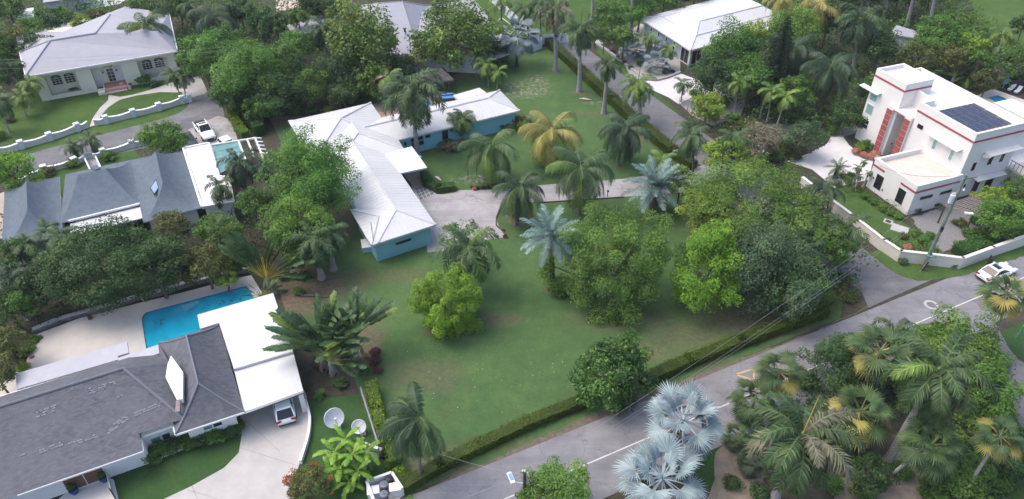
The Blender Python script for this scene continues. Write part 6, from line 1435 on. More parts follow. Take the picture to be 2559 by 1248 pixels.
def fanleaf(m, elev, v=0, droop=.35, nseg=24, span=235, pet=.52, tiptone=0.0):
    key = ('fan', m, elev, v, droop, nseg, pet)
    if key in FR: return FR[key]
    rng = np.random.default_rng(int(elev * 5 + v * 17 + 900)); e = R_(elev); S = 5; pts = [np.zeros(3)]
    for i in range(S): a = e - .35 * (i / S) * math.cos(e); pts.append(pts[-1] + np.array([math.cos(a), 0, math.sin(a)]) * pet / S)
    V = []; Q = []; T = []; tn = []; tt = []
    for i in range(S + 1): V += [pts[i] + [0, -.022 + .008 * i / S, 0], pts[i] + [0, .022 - .008 * i / S, 0]]
    for i in range(S): Q.append([2 * i, 2 * i + 2, 2 * i + 3, 2 * i + 1]); tn.append(.95)
    c = pts[-1]; a = e - .45 * math.cos(e); d = np.array([math.cos(a), 0, math.sin(a)]); up = np.array([-d[2], 0, d[0]]); y = np.array([0, 1.0, 0]); R0 = .55 if pet < .59 else .5
    for k in range(nseg):
        th = R_(-span / 2 + span * (k + .5) / nseg); dt = R_(span / nseg) * .5; rr = R0 * rng.uniform(.88, 1.05) * (1 - .18 * abs(th) / R_(span / 2))
        def pt(t_, r_, h): x, z = math.cos(t_), math.sin(t_); return c + d * x * r_ + y * z * r_ + up * (h + .18 * abs(z) * r_) + np.array([0, 0, -1.0]) * droop * r_ * r_ * .9
        b0 = len(V); V += [c, pt(th - dt, rr * .52, -.015), pt(th, rr * .52, .025), pt(th + dt, rr * .52, -.015), pt(th + rng.uniform(-.04, .04), rr, -.03 * rng.random() - droop * .12)]
        T += [[b0, b0 + 1, b0 + 2], [b0, b0 + 2, b0 + 3], [b0 + 1, b0 + 4, b0 + 2], [b0 + 2, b0 + 4, b0 + 3]]; q = .3 + .4 * rng.random() + .08 * v; tt += [q, q + .1, q + tiptone, q + .1 + tiptone]
    me = raw_mesh('frond', V, Q, tn + tt, LM[m], T); FR[key] = me; return me
def add_frond(t, me, loc, az, s, name='frond', tilt=0.0):
    o = link(bpy.data.objects.new(name, me)); o.parent = t; o.location = loc; o.rotation_euler = (tilt, 0, az); o.scale = (s, s, s); return o
def palm(px, py, h, Lpx, kind, label, m='palm', n=22, base=None, group=None, trunk=None, dead=0, thick=None, skirt=0, mix_=None, wind=None, shaft=None, spear=False, cat='palm', nuts=0, up=72, lo=-48, tone=None):
    """palm whose crown heart is seen at px,py; h metres tall; Lpx leaf length in photo pixels"""
    seed = nxt(); rr = random.Random(seed)
    if base is not None: B = G(*base); T_ = above(B, px, py); hh = T_.z; top = Vector((T_.x - B.x, 0, hh))
    else: C = G(px, py, h); B = Vector((C.x + rr.uniform(-.3, .3), C.y, 0)); top = Vector((C.x - B.x, 0, h))
    s = ppm(B + top); L = Lpx / s; t = thing('palm', label, cat, B, group)
    r = thick or dict(royal=.30, coco=.17, date=.30, small=.11, fan=.15, silver=.26).get(kind, .2)
    tr = trunk or dict(royal=BARKG, coco=BARKC, date=BARKD, small=BARKG, fan=BARKG, silver=BARKG).get(kind, BARKC)
    ts = 7; pts = []; rad = []
    for i in range(ts + 1):
        f = i / ts; pts.append(Vector((top.x * f ** 1.5, top.y * f, top.z * f))); b = 1.35 - .35 * min(1, f * 4) + (.18 * math.sin(math.pi * min(1, f * 1.3)) if kind == 'royal' else 0)
        rad.append(r * b * (1 - .3 * f))
    rad[0] *= 1.25
    mb = MB(); mb.tube(pts, rad, 9)
    for i in range(1, int(top.z / .35)):   # leaf scar rings
        f = i * .35 / top.z
        if f > .97: break
        j = min(int(f * ts), ts - 1); q = pts[j].lerp(pts[j + 1], f * ts - j); rq = rad[j] + (rad[j + 1] - rad[j]) * (f * ts - j)
        mb.tube([q, q + Vector((0, 0, .05))], rq * 1.05, 9, False)
    o = link(bpy.data.objects.new('trunk', mb.mesh('trunk', tr, smooth=False))); o.parent = t
    if shaft or kind == 'royal':
        sh = MB(); sl = 1.15 if kind == 'royal' else .6; sh.tube([top + Vector((0, 0, -.1)), top + Vector((0, 0, sl * .5)), top + Vector((0, 0, sl))], [r * .85, r * .62, r * .3], 8)
        o = link(bpy.data.objects.new('crownshaft', sh.mesh('crownshaft', SHAFT, smooth=True))); o.parent = t; hp = top + Vector((0, 0, sl * .8))
    else: hp = top
    for i in range(n):
        f = (i + .5) / n; el = up + (lo - up) * f ** .85 + rr.uniform(-6, 6); el = round(el / 11) * 11; az = i * 2.39996 + rr.uniform(-.25, .25); mm = m; 
        if wind is not None: az = wind + (((az - wind + math.pi) % (2 * math.pi)) - math.pi) * .62
        if mix_ and rr.random() < mix_[1] * (3.2 * f ** 1.3 if kind == 'fan' else .4 + 1.2 * f): mm = mix_[0]
        if dead and f > 1 - dead: mm = 'dead'
        sc_ = L * rr.uniform(.88, 1.08) * (.85 if f < .12 else 1)
        if kind in ('fan', 'silver'): me = fanleaf(mm, el, rr.randrange(2), .38 if kind == 'fan' else .12, 22 if kind == 'fan' else 24, 235 if kind == 'fan' else 225, .52 if kind == 'fan' else .6)
        else: me = frond({'royal': 'royal', 'coco': 'coco', 'date': 'date', 'small': 'small'}[kind], mm, el, rr.randrange(2))
        add_frond(t, me, hp, az, sc_, tilt=rr.uniform(-.22, .22))
    for i in range(skirt):
        az = rr.uniform(0, 6.28); me = fanleaf('dead', round(rr.uniform(-75, -55) / 11) * 11, 0, .5) if kind in ('fan', 'silver') else frond('date', 'dead', round(rr.uniform(-70, -35) / 11) * 11, 0)
        add_frond(t, me, hp + Vector((0, 0, -.12)), az, L * rr.uniform(.55, .8) if kind in ('fan', 'silver') else L * rr.uniform(.6, .85), 'dead_frond')
    if spear:
        mb = MB(); mb.tube([hp, hp + Vector((.1, 0, L * .55)), hp + Vector((.15, 0, L * .85))], [.05, .035, .01], 5); o = link(bpy.data.objects.new('spear_leaf', mb.mesh('spear_leaf', LM['palml'] if spear is True else STEMY))); o.parent = t
    for i in range(nuts):
        a = i * 6.28 / nuts; mb = MB(); mb.lathe(hp + Vector((.3 * math.cos(a), .3 * math.sin(a), -.45)), [(.03, 0), (.11, .08), (.12, .18), (.04, .28)], 7); o = link(bpy.data.objects.new('coconut', mb.mesh('coconut', STEMG))); o.parent = t
    return t
def traveller(px, py, h, Lpx, yaw, label, n=20, span=150, stem='trav', petm=STEMG, dead=3, base=None, cut=.42):
    C = G(px, py, h); B = Vector((C.x, C.y, 0)) if base is None else G(*base); 
    if base is not None: C = above(B, px, py)
    s = ppm(C); L = Lpx / s; rr = random.Random(nxt()); t = thing('travellers_palm', label, 'palm', B); off = C - B
    mb = MB(); mb.tube([Vector((0, 0, 0)), off * .6, off], [.32, .24, .2], 9); o = link(bpy.data.objects.new('trunk', mb.mesh('trunk', BARKG))); o.parent = t
    ya = Vector((math.cos(yaw), math.sin(yaw), 0))
    for i in range(n):
        a = -span / 2 + span * i / (n - 1); el = 90 - abs(a); az = yaw if a > 0 else yaw + math.pi; el = round(el / 8) * 8; mm = stem if rr.random() > .12 else 'palml'
        me = frond('paddle', mm, el, i % 2); o = add_frond(t, me, off + ya * (math.copysign(.12, a)) + Vector((0, 0, -.05)), az + rr.uniform(-.12, .12) + (rr.uniform(-.7, .7) if n > 24 else 0), L * rr.uniform(.8, 1.08))
        mb = MB(); e = R_(el); dv = (ya * math.copysign(math.cos(e), a) + Vector((0, 0, math.sin(e)))); mb.tube([off + Vector((0, 0, -.1)), off + dv * L * cut * .5, off + dv * L * cut * .98 + Vector((0, 0, -.02))], [.08, .05, .03], 5); o = link(bpy.data.objects.new('petiole', mb.mesh('petiole', petm))); o.parent = t
    for i in range(dead): add_frond(t, frond('paddle', 'dead', -64, i % 2), off + ya * rr.uniform(-.3, .3), yaw + (0 if i % 2 else math.pi) + rr.uniform(-.8, .8), L * rr.uniform(.5, .75), 'dead_frond')
    return t
def banana(px, py, h, Lpx, label, n=8, base=None, m='banana'):
    C = G(px, py, h); s = ppm(C); L = Lpx / s; rr = random.Random(nxt()); B = Vector((C.x + rr.uniform(-.2, .2), C.y + rr.uniform(-.2, .2), 0)); t = thing('banana_plant', label, 'banana plant', B, 'banana plants in the clump'); off = C - B
    mb = MB(); mb.tube([Vector((0, 0, 0)), off * .5, off], [.14, .11, .07], 8); o = link(bpy.data.objects.new('stem', mb.mesh('stem', STEMG))); o.parent = t
    for i in range(n): el = 78 - 105 * ((i + .5) / n) ** .9; el = round(el / 11) * 11; add_frond(t, frond('banana', m if rr.random() > .15 else 'palml', el, i % 2), off, i * 2.4 + rr.uniform(-.3, .3), L * rr.uniform(.85, 1.1))
    return t
def conifer(px, py, rpx, hpx_top, base, label):
    B = G(*base); T_ = above(B, px, hpx_top); hgt = T_.z; s = ppm(B); r = rpx / s; rng = np.random.default_rng(nxt()); t = thing('pine_tree', label, 'tree', B); mb = MB(); mb.tube([(0, 0, 0), (0, 0, hgt)], [.22, .03], 8); o = link(bpy.data.objects.new('trunk', mb.mesh('trunk', BARKD))); o.parent = t
    pos = []; nr = []; lb = MB(); z = 1.2
    while z < hgt - .2:
        f = 1 - z / hgt; rr_ = r * (f ** .8) + .15; nb = 7
        for k in range(nb):
            a = k * 6.283 / nb + z * 2.1 + rng.uniform(-.2, .2); d = np.array([math.cos(a), math.sin(a), .18]); L = rr_ * rng.uniform(.8, 1.05); lb.tube([(0, 0, z), tuple(np.array([0, 0, z]) + d * L)], [.04, .015], 4, False)
            m = int(60 * L); u = rng.random(m) ** .8; p = np.array([0, 0, z]) + np.outer(u * L, d) + rng.normal(size=(m, 3)) * np.array([.14, .14, .09]) * (1.2 - .5 * u)[:, None] * min(1.5, L); pos.append(p); nr.append(unit(rng.normal(size=(m, 3)) + [0, 0, 1]))
        z += .42
    pos = np.concatenate(pos); nr = np.concatenate(nr); V, F = cards(rng, pos, nr, .26, .07); o = link(bpy.data.objects.new('crown', raw_mesh('crown', V, F, rng.random(len(pos)), LM['pine']))); o.parent = t; o['kind'] = 'stuff'; STAT['leaves'] += len(pos)
    o = link(bpy.data.objects.new('limbs', lb.mesh('limbs', BARKD))); o.parent = t; return t
def bare_tree(px, py, hpx, label):
    B = G(px, py); T_ = above(B, px, py - hpx); hgt = T_.z; rr = random.Random(nxt()); t = thing('bare_tree', label, 'tree', B); mb = MB()
    def grow(p, d, L, r, k):
        q = p + d * L; mid = p.lerp(q, .5) + Vector((rr.uniform(-.1, .1), rr.uniform(-.1, .1), 0)) * L; mb.tube([p, mid, q], [r, r * .85, r * .7], 5, False)
        if k: 
            for _ in range(3 if k > 1 else 4): nd = (d + Vector((rr.uniform(-.9, .9), rr.uniform(-.9, .9), rr.uniform(-.35, .5)))).normalized(); grow(q, nd, L * rr.uniform(.6, .8), r * .62, k - 1)
    for k in range(3): grow(Vector((0, 0, 0)), Vector((rr.uniform(-.5, .5), rr.uniform(-.5, .5), 1)).normalized(), hgt * .38, .11, 4)
    o = link(bpy.data.objects.new('branches', mb.mesh('branches', TWIG))); o.parent = t; return t
# ================================================================ hedges
gl = [G(1378, 112), G(1450, 176), G(1530, 250), G(1600, 312), G(1700, 394), G(1742, 425)]
hedge('long clipped green hedge between the central lawn and the side road', [(1372, 112), (1450, 185), (1530, 258), (1600, 322), (1680, 388), (1725, 420)], 1.6, 1.3, leaf=.2, dens=30)
hedge('long low clipped hedge along the main road left of the glossy tree', [(1015, 1222), (1100, 1172), (1200, 1122), (1320, 1066), (1450, 1014)], 1.15, 1.0, dens=75, leaf=.13)
hedge('low clipped hedge along the main road right of the glossy tree', [(1610, 960), (1720, 912), (1850, 862), (1960, 822), (2055, 788)], 1.25, 1.1, dens=75, leaf=.13)
hedge('bright lime hedge along the pipe fence beside the satellite dishes', [(932, 985), (942, 1040), (958, 1090), (975, 1130), (990, 1170)], 1.1, 1.6, 'hedge2', leaf=.17, dens=60)
hedge('lime green hedge strip beside the white parked cars', [(580, 292), (600, 330), (615, 350)], 1.2, 1.5, 'hedge2', leaf=.22, dens=34)
hedge('tall green hedge line running behind the parking pad', [(598, 280), (625, 310), (650, 338)], 1.4, 1.8, 'mid', leaf=.24, dens=30)
hedge('rounded dark hedge mound beside the entrance path of the turquoise house', [(1063, 445), (1070, 465), (1095, 478), (1130, 474)], 1.3, .9, 'mid', leaf=.15, dens=55)
hedge('green hedge inside the boundary wall of the villa, right part', [(2400, 638), (2470, 612), (2559, 580), (2640, 552)], 2.0, 1.2, 'mid', leaf=.22, dens=34)
# ================================================================ low growth nobody could count
thicket('undergrowth', [(-60, 20), (300, 25), (330, 60), (150, 105), (45, 170), (30, 235), (0, 300), (-80, 330)], .8, 4.2, 'mid', 14, .45, .35)
thicket('undergrowth', [(430, 60), (560, 20), (760, 30), (860, 60), (880, 140), (760, 250), (640, 280), (560, 230), (480, 190)], .8, 3.5, 'mid', 14, .42, .4)
thicket('undergrowth', [(560, 230), (760, 240), (880, 150), (1060, 150), (1240, 150), (1190, 180), (1140, 175), (1035, 185), (950, 225), (860, 250), (700, 285), (630, 290)], .5, 2.4, 'mid', 16, .36, .5)
thicket('undergrowth', [(-80, 570), (120, 560), (330, 545), (500, 545), (640, 520), (720, 560), (730, 640), (640, 690), (560, 702), (460, 726), (340, 756), (210, 797), (80, 835), (60, 930), (-80, 1000)], .6, 2.6, 'dark', 16, .32, .5)
thicket('undergrowth', [(680, 560), (860, 540), (880, 620), (800, 720), (720, 700)], .1, .8, 'dark', 6, .28, .7)
thicket('undergrowth', [(1560, -40), (1900, -60), (2380, -60), (2440, 60), (2540, 130), (2600, 220), (2480, 215), (2400, 180), (2290, 165), (2200, 165), (2160, 290), (2060, 335), (1960, 330), (1880, 300), (1790, 240), (1800, 190), (1960, 120), (1980, 60), (1700, 0), (1610, 60), (1580, 50)], .6, 3.2, 'mid', 14, .42, .4)
thicket('undergrowth', [(1750, 300), (1880, 300), (1960, 330), (2060, 350), (2010, 385), (1965, 400), (1990, 440), (2040, 480), (2100, 580), (2200, 680), (2150, 690), (1960, 560), (1820, 440), (1780, 350)], .4, 2.0, 'mid', 13, .32, .6)
thicket('undergrowth', [(1700, 480), (1790, 445), (1960, 570), (2140, 700), (2145, 750), (2060, 785), (1960, 800), (1850, 760), (1780, 640), (1720, 560)], .4, 2.2, 'dark', 14, .32, .5)
thicket('flowering_ground_cover', [(2060, 700), (2110, 680), (2150, 735), (2140, 765), (2070, 790), (2010, 800)], .5, 1.5, 'olive', 40, .22, .9)
thicket('undergrowth', [(2030, 480), (2060, 455), (2150, 470), (2260, 530), (2275, 545), (2240, 545), (2150, 500), (2070, 490)], .2, .9, 'mid', 20, .24, .9)
thicket('undergrowth', [(2235, 620), (2290, 590), (2350, 640), (2390, 655), (2300, 650), (2250, 645)], .3, 1.1, 'mid', 26, .24, .9)
thicket('undergrowth', [(1900, 1010), (2060, 960), (2250, 880), (2440, 880), (2540, 960), (2540, 1100), (2440, 1180), (2300, 1080), (2140, 1090), (2000, 1050)], .3, 1.6, 'dark', 22, .24, .7)
thicket('undergrowth', [(2300, 1300), (2330, 1160), (2440, 1140), (2620, 1120), (2620, 1340)], .4, 1.6, 'dark', 26, .22, .7)
thicket('undergrowth', [(1560, -80), (1560, 90), (1490, 100), (1465, 60), (1520, -80)], .4, 2.2, 'mid', 12, .4, .6)
thicket('undergrowth', [(-200, -160), (2800, -160), (2800, -70), (-200, -70)], 1.0, 5.0, 'dark', 3, .9, .15)
thicket('undergrowth', [(900, -60), (1210, -70), (1180, 10), (1100, 10), (1000, -10), (900, 0)], .8, 3.5, 'dark', 8, .5, .4)
thicket('undergrowth', [(290, 60), (440, 25), (560, 20), (700, -20), (700, -70), (300, -70), (330, -10)], .6, 3.0, 'mid', 9, .45, .4)

# ================================================================ broadleaf trees
tree(775, 440, 118, 6.5, 'bright', 'big bright green spreading tree between the white roof and the pagoda roofed house', cl=.2, dens=1.5)
tree(745, 560, 92, 5.0, 'bright', 'bright green tree directly below the big spreading tree, above the travellers palm', dens=1.4)
tree(245, 655, 128, 5.5, 'dark', 'huge dark green dense tree with pale blossom tufts above the pool wall', rz=.72, leafpx=6, dens=1.6, flowers=('sage', 10), low=-.7)
tree(385, 660, 84, 4.8, 'dark', 'dark green tree right of the huge blossoming tree above the pool wall', rz=.85, leafpx=6, dens=1.5, low=-.7, flowers=('sage', 4))
tree(120, 690, 70, 4.2, 'dark', 'dark green tree left of the huge blossoming tree above the pool wall', rz=.9, leafpx=6, low=-.7)
tree(400, 352, 62, 3.6, 'bright', 'round bright green tree between the cul-de-sac road and the pagoda roof', rz=.75, dens=1.5)
tree(28, 425, 62, 4.2, 'lime', 'yellow-lime tree at the left edge beside the cul-de-sac road', leafpx=6)
tree(510, 660, 62, 3.6, 'olive', 'low yellow-olive bushy tree right above the corner of the pool deck', dens=1.5, low=-.7)
tree(560, 690, 34, 2.2, 'yellow', 'small yellow-green bush tree at the pool deck corner by the travellers palm')
tree(425, 560, 46, 4.4, 'olive', 'sparse olive tree rising in front of the right pagoda roof', dens=.9, cl=.26, aspect=.5)
tree(545, 575, 60, 4.0, 'mid', 'green tree between the flat roof and the olive bush above the pool', dens=1.1)
tree(640, 505, 48, 4.5, 'mid', 'green tree below the dark palm beside the green pergola', dens=1.2)
tree(620, 180, 90, 6.0, 'fresh', 'large green tree right of the cream house, nearest the turning circle', dens=1.4)
tree(505, 140, 68, 6.0, 'fresh', 'green tree touching the right end of the lilac roof', dens=1.3)
tree(700, 150, 62, 6.0, 'mid', 'green tree between the carport of the grey house and the large green tree', dens=1.2)
tree(560, 110, 55, 6.0, 'mid', 'green tree behind the grey utility pole right of the lilac roof')
tree(575, 235, 48, 4.0, 'dark', 'dark green tree at the turning circle behind the parking pad', low=-.8)
tree(690, 235, 60, 4.0, 'dark', 'dark green tree behind the bare branched tree, left of the back lawn', low=-.8, dens=1.2)
tree(905, 110, 92, 7.0, 'almond', 'tall large-leaved yellow-green tree in front of the grey house, left one', leafpx=8, aspect=.55, rz=1.15, dens=1.5, cl=.2)
tree(940, 205, 50, 3.5, 'almond', 'lower large-leaved tree below the left tall one, behind the back lawn', leafpx=8, rz=.9, low=-.8, dens=1.3)
tree(1140, 88, 114, 6.0, 'almond', 'broad large-leaved yellow-green tree in front of the grey house, right one', leafpx=8, aspect=.55, rz=.75, dens=1.6, cl=.18)
tree(1002, 168, 42, 3.0, 'dark', 'dark tree between the two large-leaved trees in front of the grey house wall', low=-.8)
tree(1245, 130, 34, 3.0, 'dark', 'dark low tree at the right corner of the grey house by the silver palm', low=-.8)
tree(770, 215, 52, 3.6, 'mid', 'green tree behind the bare branched trees beside the back lawn', low=-.8)
tree(860, 235, 40, 2.6, 'dark', 'dark low tree at the edge of the back lawn behind the white roof', low=-.8)
tree(650, 270, 40, 3.0, 'mid', 'green low tree at the end of the lime hedge by the back lawn', low=-.8)
tree(740, 110, 46, 5.0, 'fresh', 'green tree beside the left post of the grey carport', low=-.8)
tree(840, 180, 56, 4.2, 'dark', 'dark tree between the carport palm and the left large-leaved tree', low=-.8)
tree(1120, 755, 82, 2.8, 'lime', 'dense bright green mango-like tree standing alone on the central lawn', rz=1.15, leafpx=6, aspect=.34, dens=2.4, low=-.97, cl=.17, inner=.72, ncl=120)
tree(1524, 652, 148, 4.8, 'fresh', 'large round green tree in the middle of the front lawn', rz=1.05, leafpx=5.2, dens=1.3, low=-.85, cl=.15)
tree(1766, 690, 90, 4.6, 'lime', 'tall bright lime green tree with long hanging leaf clusters right of the round tree', rz=1.35, leafpx=6, dens=1.3, low=-.8, cl=.19)
tree(1720, 640, 44, 3.4, 'mid', 'dark green foliage tree joining the round tree and the lime tree', low=-.8)
palm(1985, 610, 5.0, 70, 'royal', 'feather palm poking out between the grey-green tree and the boundary wall', n=18)
tree(1700, 455, 44, 4.0, 'mid', 'green tree at the driveway end beside the blue-green palm', low=-.8)
tree(1990, 700, 80, 4.0, 'mid', 'green tree filling the corner above the flowering bed at the junction', low=-.8, cl=.18)
tree(850, 60, 52, 6.5, 'almond', 'small large-leaved tree between the carport and the left tall large-leaved one', leafpx=8, aspect=.55)
tree(2060, 610, 70, 4.5, 'mid', 'green tree against the boundary wall right of the wide feathery tree', low=-.7, cl=.18)
tree(1790, 590, 50, 8.0, 'lime', 'lime green crown top just above the tall lime tree', rz=.9)
tree(1925, 680, 122, 4.6, 'grey', 'grey-green dense tree between the lime tree and the road junction', rz=.95, leafpx=5.5, dens=1.4, low=-.8)
tree(1870, 505, 158, 6.0, 'fresh', 'wide feathery light green tree spreading over the side road', rz=.55, dens=.85, cl=.13, ncl=150, leafpx=5)
tree(1990, 560, 95, 5.5, 'mid', 'green feathery tree nearest the long boundary wall', rz=.7, dens=1.0, cl=.16)
tree(1760, 520, 66, 5.0, 'yellow', 'yellow-green tree left of the wide feathery tree', dens=1.0)
tree(1810, 390, 60, 5.5, 'yellow', 'yellow-green tree over the side road near the white notice board', dens=.85, cl=.18)
tree(1535, 930, 100, 3.2, 'glossy', 'dark glossy tree with large upright leaves leaning over the road hedge', rz=1.0, leafpx=9, aspect=.42, dens=1.7, low=-.8, cl=.2)
tree(1150, 590, 58, 4.2, 'mid', 'sparse green tree over the corner of the turquoise house', dens=.55, cl=.17, rz=.6)
tree(1830, 125, 72, 6.0, 'mid', 'green tree in front of the white metal roofed house', rz=.9, low=-.8)
tree(1785, 190, 62, 4.5, 'dark', 'dark green tree right of the white driveway', low=-.8, dens=1.3)
tree(1880, 190, 62, 5.0, 'mid', 'green tree just left of the tall pine', low=-.8)
tree(1890, 85, 40, 6.5, 'yellow', 'yellow-green crown against the right end of the white metal roof')
tree(1990, 75, 66, 6.0, 'bright', 'bright green round tree right of the pine, under the yellow palm')
tree(2350, 90, 60, 6.0, 'bright', 'bright green tree above the villa, left of the yellow one')
tree(2280, 150, 50, 4.5, 'olive', 'olive green tree just behind the stair tower of the villa', low=-.7)
tree(2420, 120, 48, 5.0, 'yellow', 'yellow-orange tinged tree behind the villa')
tree(2380, 150, 45, 4.0, 'olive', 'olive tree behind the long parapet of the villa', low=-.7)
tree(2540, 150, 50, 4.5, 'mid', 'green tree at the right edge above the small pool')
tree(2470, 200, 38, 3.0, 'olive', 'low olive tree behind the small pool fence', low=-.7)
tree(2200, 120, 55, 5.0, 'dark', 'dark tree under the tall royal palm trunks', low=-.7)
tree(2190, 230, 42, 4.0, 'dark', 'dark dense tree touching the left side of the stair tower', low=-.8, rz=1.1)
tree(2120, 290, 44, 3.0, 'dark', 'dark low tree left of the stair tower foot', low=-.8)
tree(1990, 230, 48, 4.5, 'mid', 'green tree under the dark coconut palms beside the villa drive', low=-.7)
tree(2010, 345, 52, 3.0, 'grey', 'grey-green feathery low tree at the mouth of the villa driveway', low=-.8, dens=1.2)
tree(1900, 350, 52, 3.2, 'sage', 'reddish green tree beside the second utility pole', low=-.8)
tree(1770, 265, 44, 3.0, 'yellow', 'yellow-green bushy tree at the gravel yard of the side road', low=-.8)
tree(1730, 320, 36, 3.0, 'grey', 'sparse grey-green tree by the wire fence', dens=.7)
tree(2110, 905, 90, 3.4, 'dark', 'dark feathery tree beside the main road among the fan palms', leafpx=5.5, low=-.8, dens=1.6)
tree(2400, 872, 100, 4.0, 'fresh', 'large dense green tree on the road corner behind the palms', leafpx=7, low=-.8, dens=1.6)
tree(2455, 950, 84, 3.4, 'fresh', 'green tree right of the large royal palm beside the curved side road', leafpx=7, low=-.8, dens=1.5)
tree(2400, 1190, 76, 2.6, 'mid', 'leafy green tree at the bottom right below the small fan palm', leafpx=7, low=-.8, dens=1.5)
tree(2520, 1150, 60, 2.4, 'dark', 'dark green tree in the bottom right corner', leafpx=7, low=-.8, dens=1.3)
tree(2170, 1185, 58, 1.8, 'dark', 'dark rounded bush tree with small pale spots beside the leaning ringed trunk', leafpx=5.5, low=-.6, dens=1.6, flowers=('yellow', 10))
tree(1400, 1225, 84, 3.4, 'bright', 'bright green tree rising from the bottom edge in front of the road', leafpx=6, dens=1.3)
tree(1330, 1250, 46, 2.6, 'bright', 'small bright green tree top beside the dark utility pole', leafpx=6)
tree(770, 1215, 56, 2.4, 'flower_red' if False else 'olive', 'olive and red flowering tree at the bottom edge beside the driveway', leafpx=5.5, dens=1.6, flowers=('flower_red', 22), low=-.7)
tree(2500, 545, 62, 3.2, 'bright', 'bright green tree right of the timber pergola', low=-.8)
tree(2480, 500, 40, 2.4, 'yellow', 'yellow-green bushy tree behind the timber pergola', low=-.8)
tree(2545, 480, 42, 2.6, 'bright', 'light green tree at the right edge behind the pergola', low=-.8)
tree(1020, 870 + 400, 30, 1.4, 'bright', 'bright shrub tree at the bottom end of the road hedge', low=-.8)
bare_tree(810, 240, 60, 'bare pinkish grey branching tree behind the white roof, right one'); bare_tree(735, 262, 60, 'bare pinkish grey branching tree behind the white roof, left one'); bare_tree(770, 190, 40, 'bare grey branching tree near the carport of the grey house')
# rows of trees along the top edge: one of each kind, told apart by order
TOPROW = [(-10, 120, 50, 'mid'), (40, 100, 44, 'olive'), (85, 75, 40, 'mid'), (130, 60, 40, 'dark'), (165, 45, 34, 'mid'), (95, 120, 46, 'dark'), (200, 60, 26, 'yellow'), (20, 20, 40, 'mid'), (240, 40, 28, 'olive'), (20, 180, 40, 'dark')]
for k, (px, py, r, m) in enumerate(sorted(TOPROW)): tree(px, py, r, 4.5, m, '%s tree, %s from the left in the grove behind the cream house' % (COLN[m], ORD[k]), group='trees of the grove behind the cream house', low=-.7, dens=1.2, leafpx=5.5)
for k, (px, py, r, m) in enumerate([(350, 8, 34, 'mid'), (400, 30, 30, 'dark'), (440, 5, 40, 'mid'), (600, 30, 42, 'dark'), (650, 60, 44, 'dark'), (690, 60, 34, 'dark'), (745, 45, 30, 'mid'), (785, 10, 44, 'dark'), (840, 20, 36, 'dark')]): tree(px, py, r, 5.0, m, '%s tree, %s from left along the top edge before the grey house' % (COLN[m], ORD[k]), group='trees along the top edge left of the grey house', low=-.7)
for k, (px, py, r, m) in enumerate(sorted([(1530, 40, 42, 'mid'), (1600, 20, 44, 'bright'), (1660, -5, 42, 'mid'), (1560, 90, 34, 'mid'), (1510, 90, 30, 'mid'), (1740, -20, 40, 'dark')])): tree(px, py, r, 4.5, m, '%s tree, %s from left in the clump behind the white metal roof' % (COLN[m], ORD[k]), group='trees behind the white metal roof', low=-.7)
for k, (px, py, r, m) in enumerate(sorted([(2070, 60, 40, 'dark'), (2110, 0, 40, 'dark'), (2170, -25, 40, 'dark'), (2250, -20, 44, 'dark'), (2330, -20, 44, 'dark'), (2400, 60, 40, 'mid'), (2445, 90, 34, 'mid'), (2559, 60, 30, 'dark'), (2310, 110, 34, 'bright'), (2450, 150, 34, 'mid')])): tree(px, py, r, 5.0, m, '%s tree, %s from left in the wood of tall pale trunks' % (COLN[m], ORD[k]), group='trees of the wood at the top right', low=-.7)
for k, (px, py, r, m) in enumerate([(40, 620, 40, 'mid'), (-10, 680, 50, 'dark'), (60, 740, 44, 'dark'), (20, 760, 56, 'mid'), (10, 850, 50, 'olive'), (-10, 930, 50, 'olive')]): tree(px, py, r, 3.5, m, '%s bushy tree, %s from the top down the left edge' % (COLN[m], ORD[k]), group='bushy trees down the left edge', low=-.8, leafpx=6, dens=1.3)
conifer(1932, 150, 58, 38, (1920, 262), 'tall dark conical pine behind the white metal roofed house')

# ================================================================ palms
palm(1032, 238, 9, 106, 'royal', 'tall royal palm with smooth grey trunk standing at the inner corner of the turquoise house', n=28, base=(1042, 385), mix_=('palmd', .35), spear=True)
palm(1386, 34, 9, 74, 'royal', 'royal palm with brown hanging boot, farthest of the row along the hedge', base=(1388, 178), n=16, mix_=('dead', .3))
palm(1449, 88, 9, 66, 'royal', 'second royal palm of the hedge row, with a bright new leaf', base=(1447, 229), n=22, mix_=('palmd', .3), spear=True)
palm(1518, 176, 6, 46, 'royal', 'short royal palm with white trunk, third of the hedge row', base=(1509, 283), n=20)
palm(1592, 225, 7, 66, 'royal', 'light green royal palm leaning over the hedge, fourth of the row', n=20, m='palml', base=(1600, 318), spear=True)
palm(362, 66, 8, 78, 'coco', 'tall palm in front of the lilac roof of the cream house', base=(396, 166), n=24, mix_=('palml', .4))
palm(1172, 636, 5.2, 108, 'royal', 'full royal palm over the bright lone tree on the central lawn', n=20, mix_=('palml', .2))
palm(1998, 1105, 7.5, 168, 'royal', 'very large royal palm at the bottom with long drooping brown tipped leaves', n=40, mix_=('olivepalm', .22), spear='y')
palm(2335, 945, 8.5, 160, 'royal', 'very large royal palm with pale ringed trunk at the right', base=(2216, 1158), n=24, mix_=('palml', .2), trunk=BARKG)
palm(2228, 846, 5.6, 80, 'royal', 'royal palm crown at the top of the right hand palm group near the road', n=18, mix_=('palmd', .2))
palm(785, 612, 4.6, 88, 'royal', 'feathery palm right of the orange stemmed travellers palm', n=16, mix_=('palmd', .3)); palm(825, 598, 4.2, 74, 'royal', 'feathery palm nearest the west wall of the turquoise house', n=14)
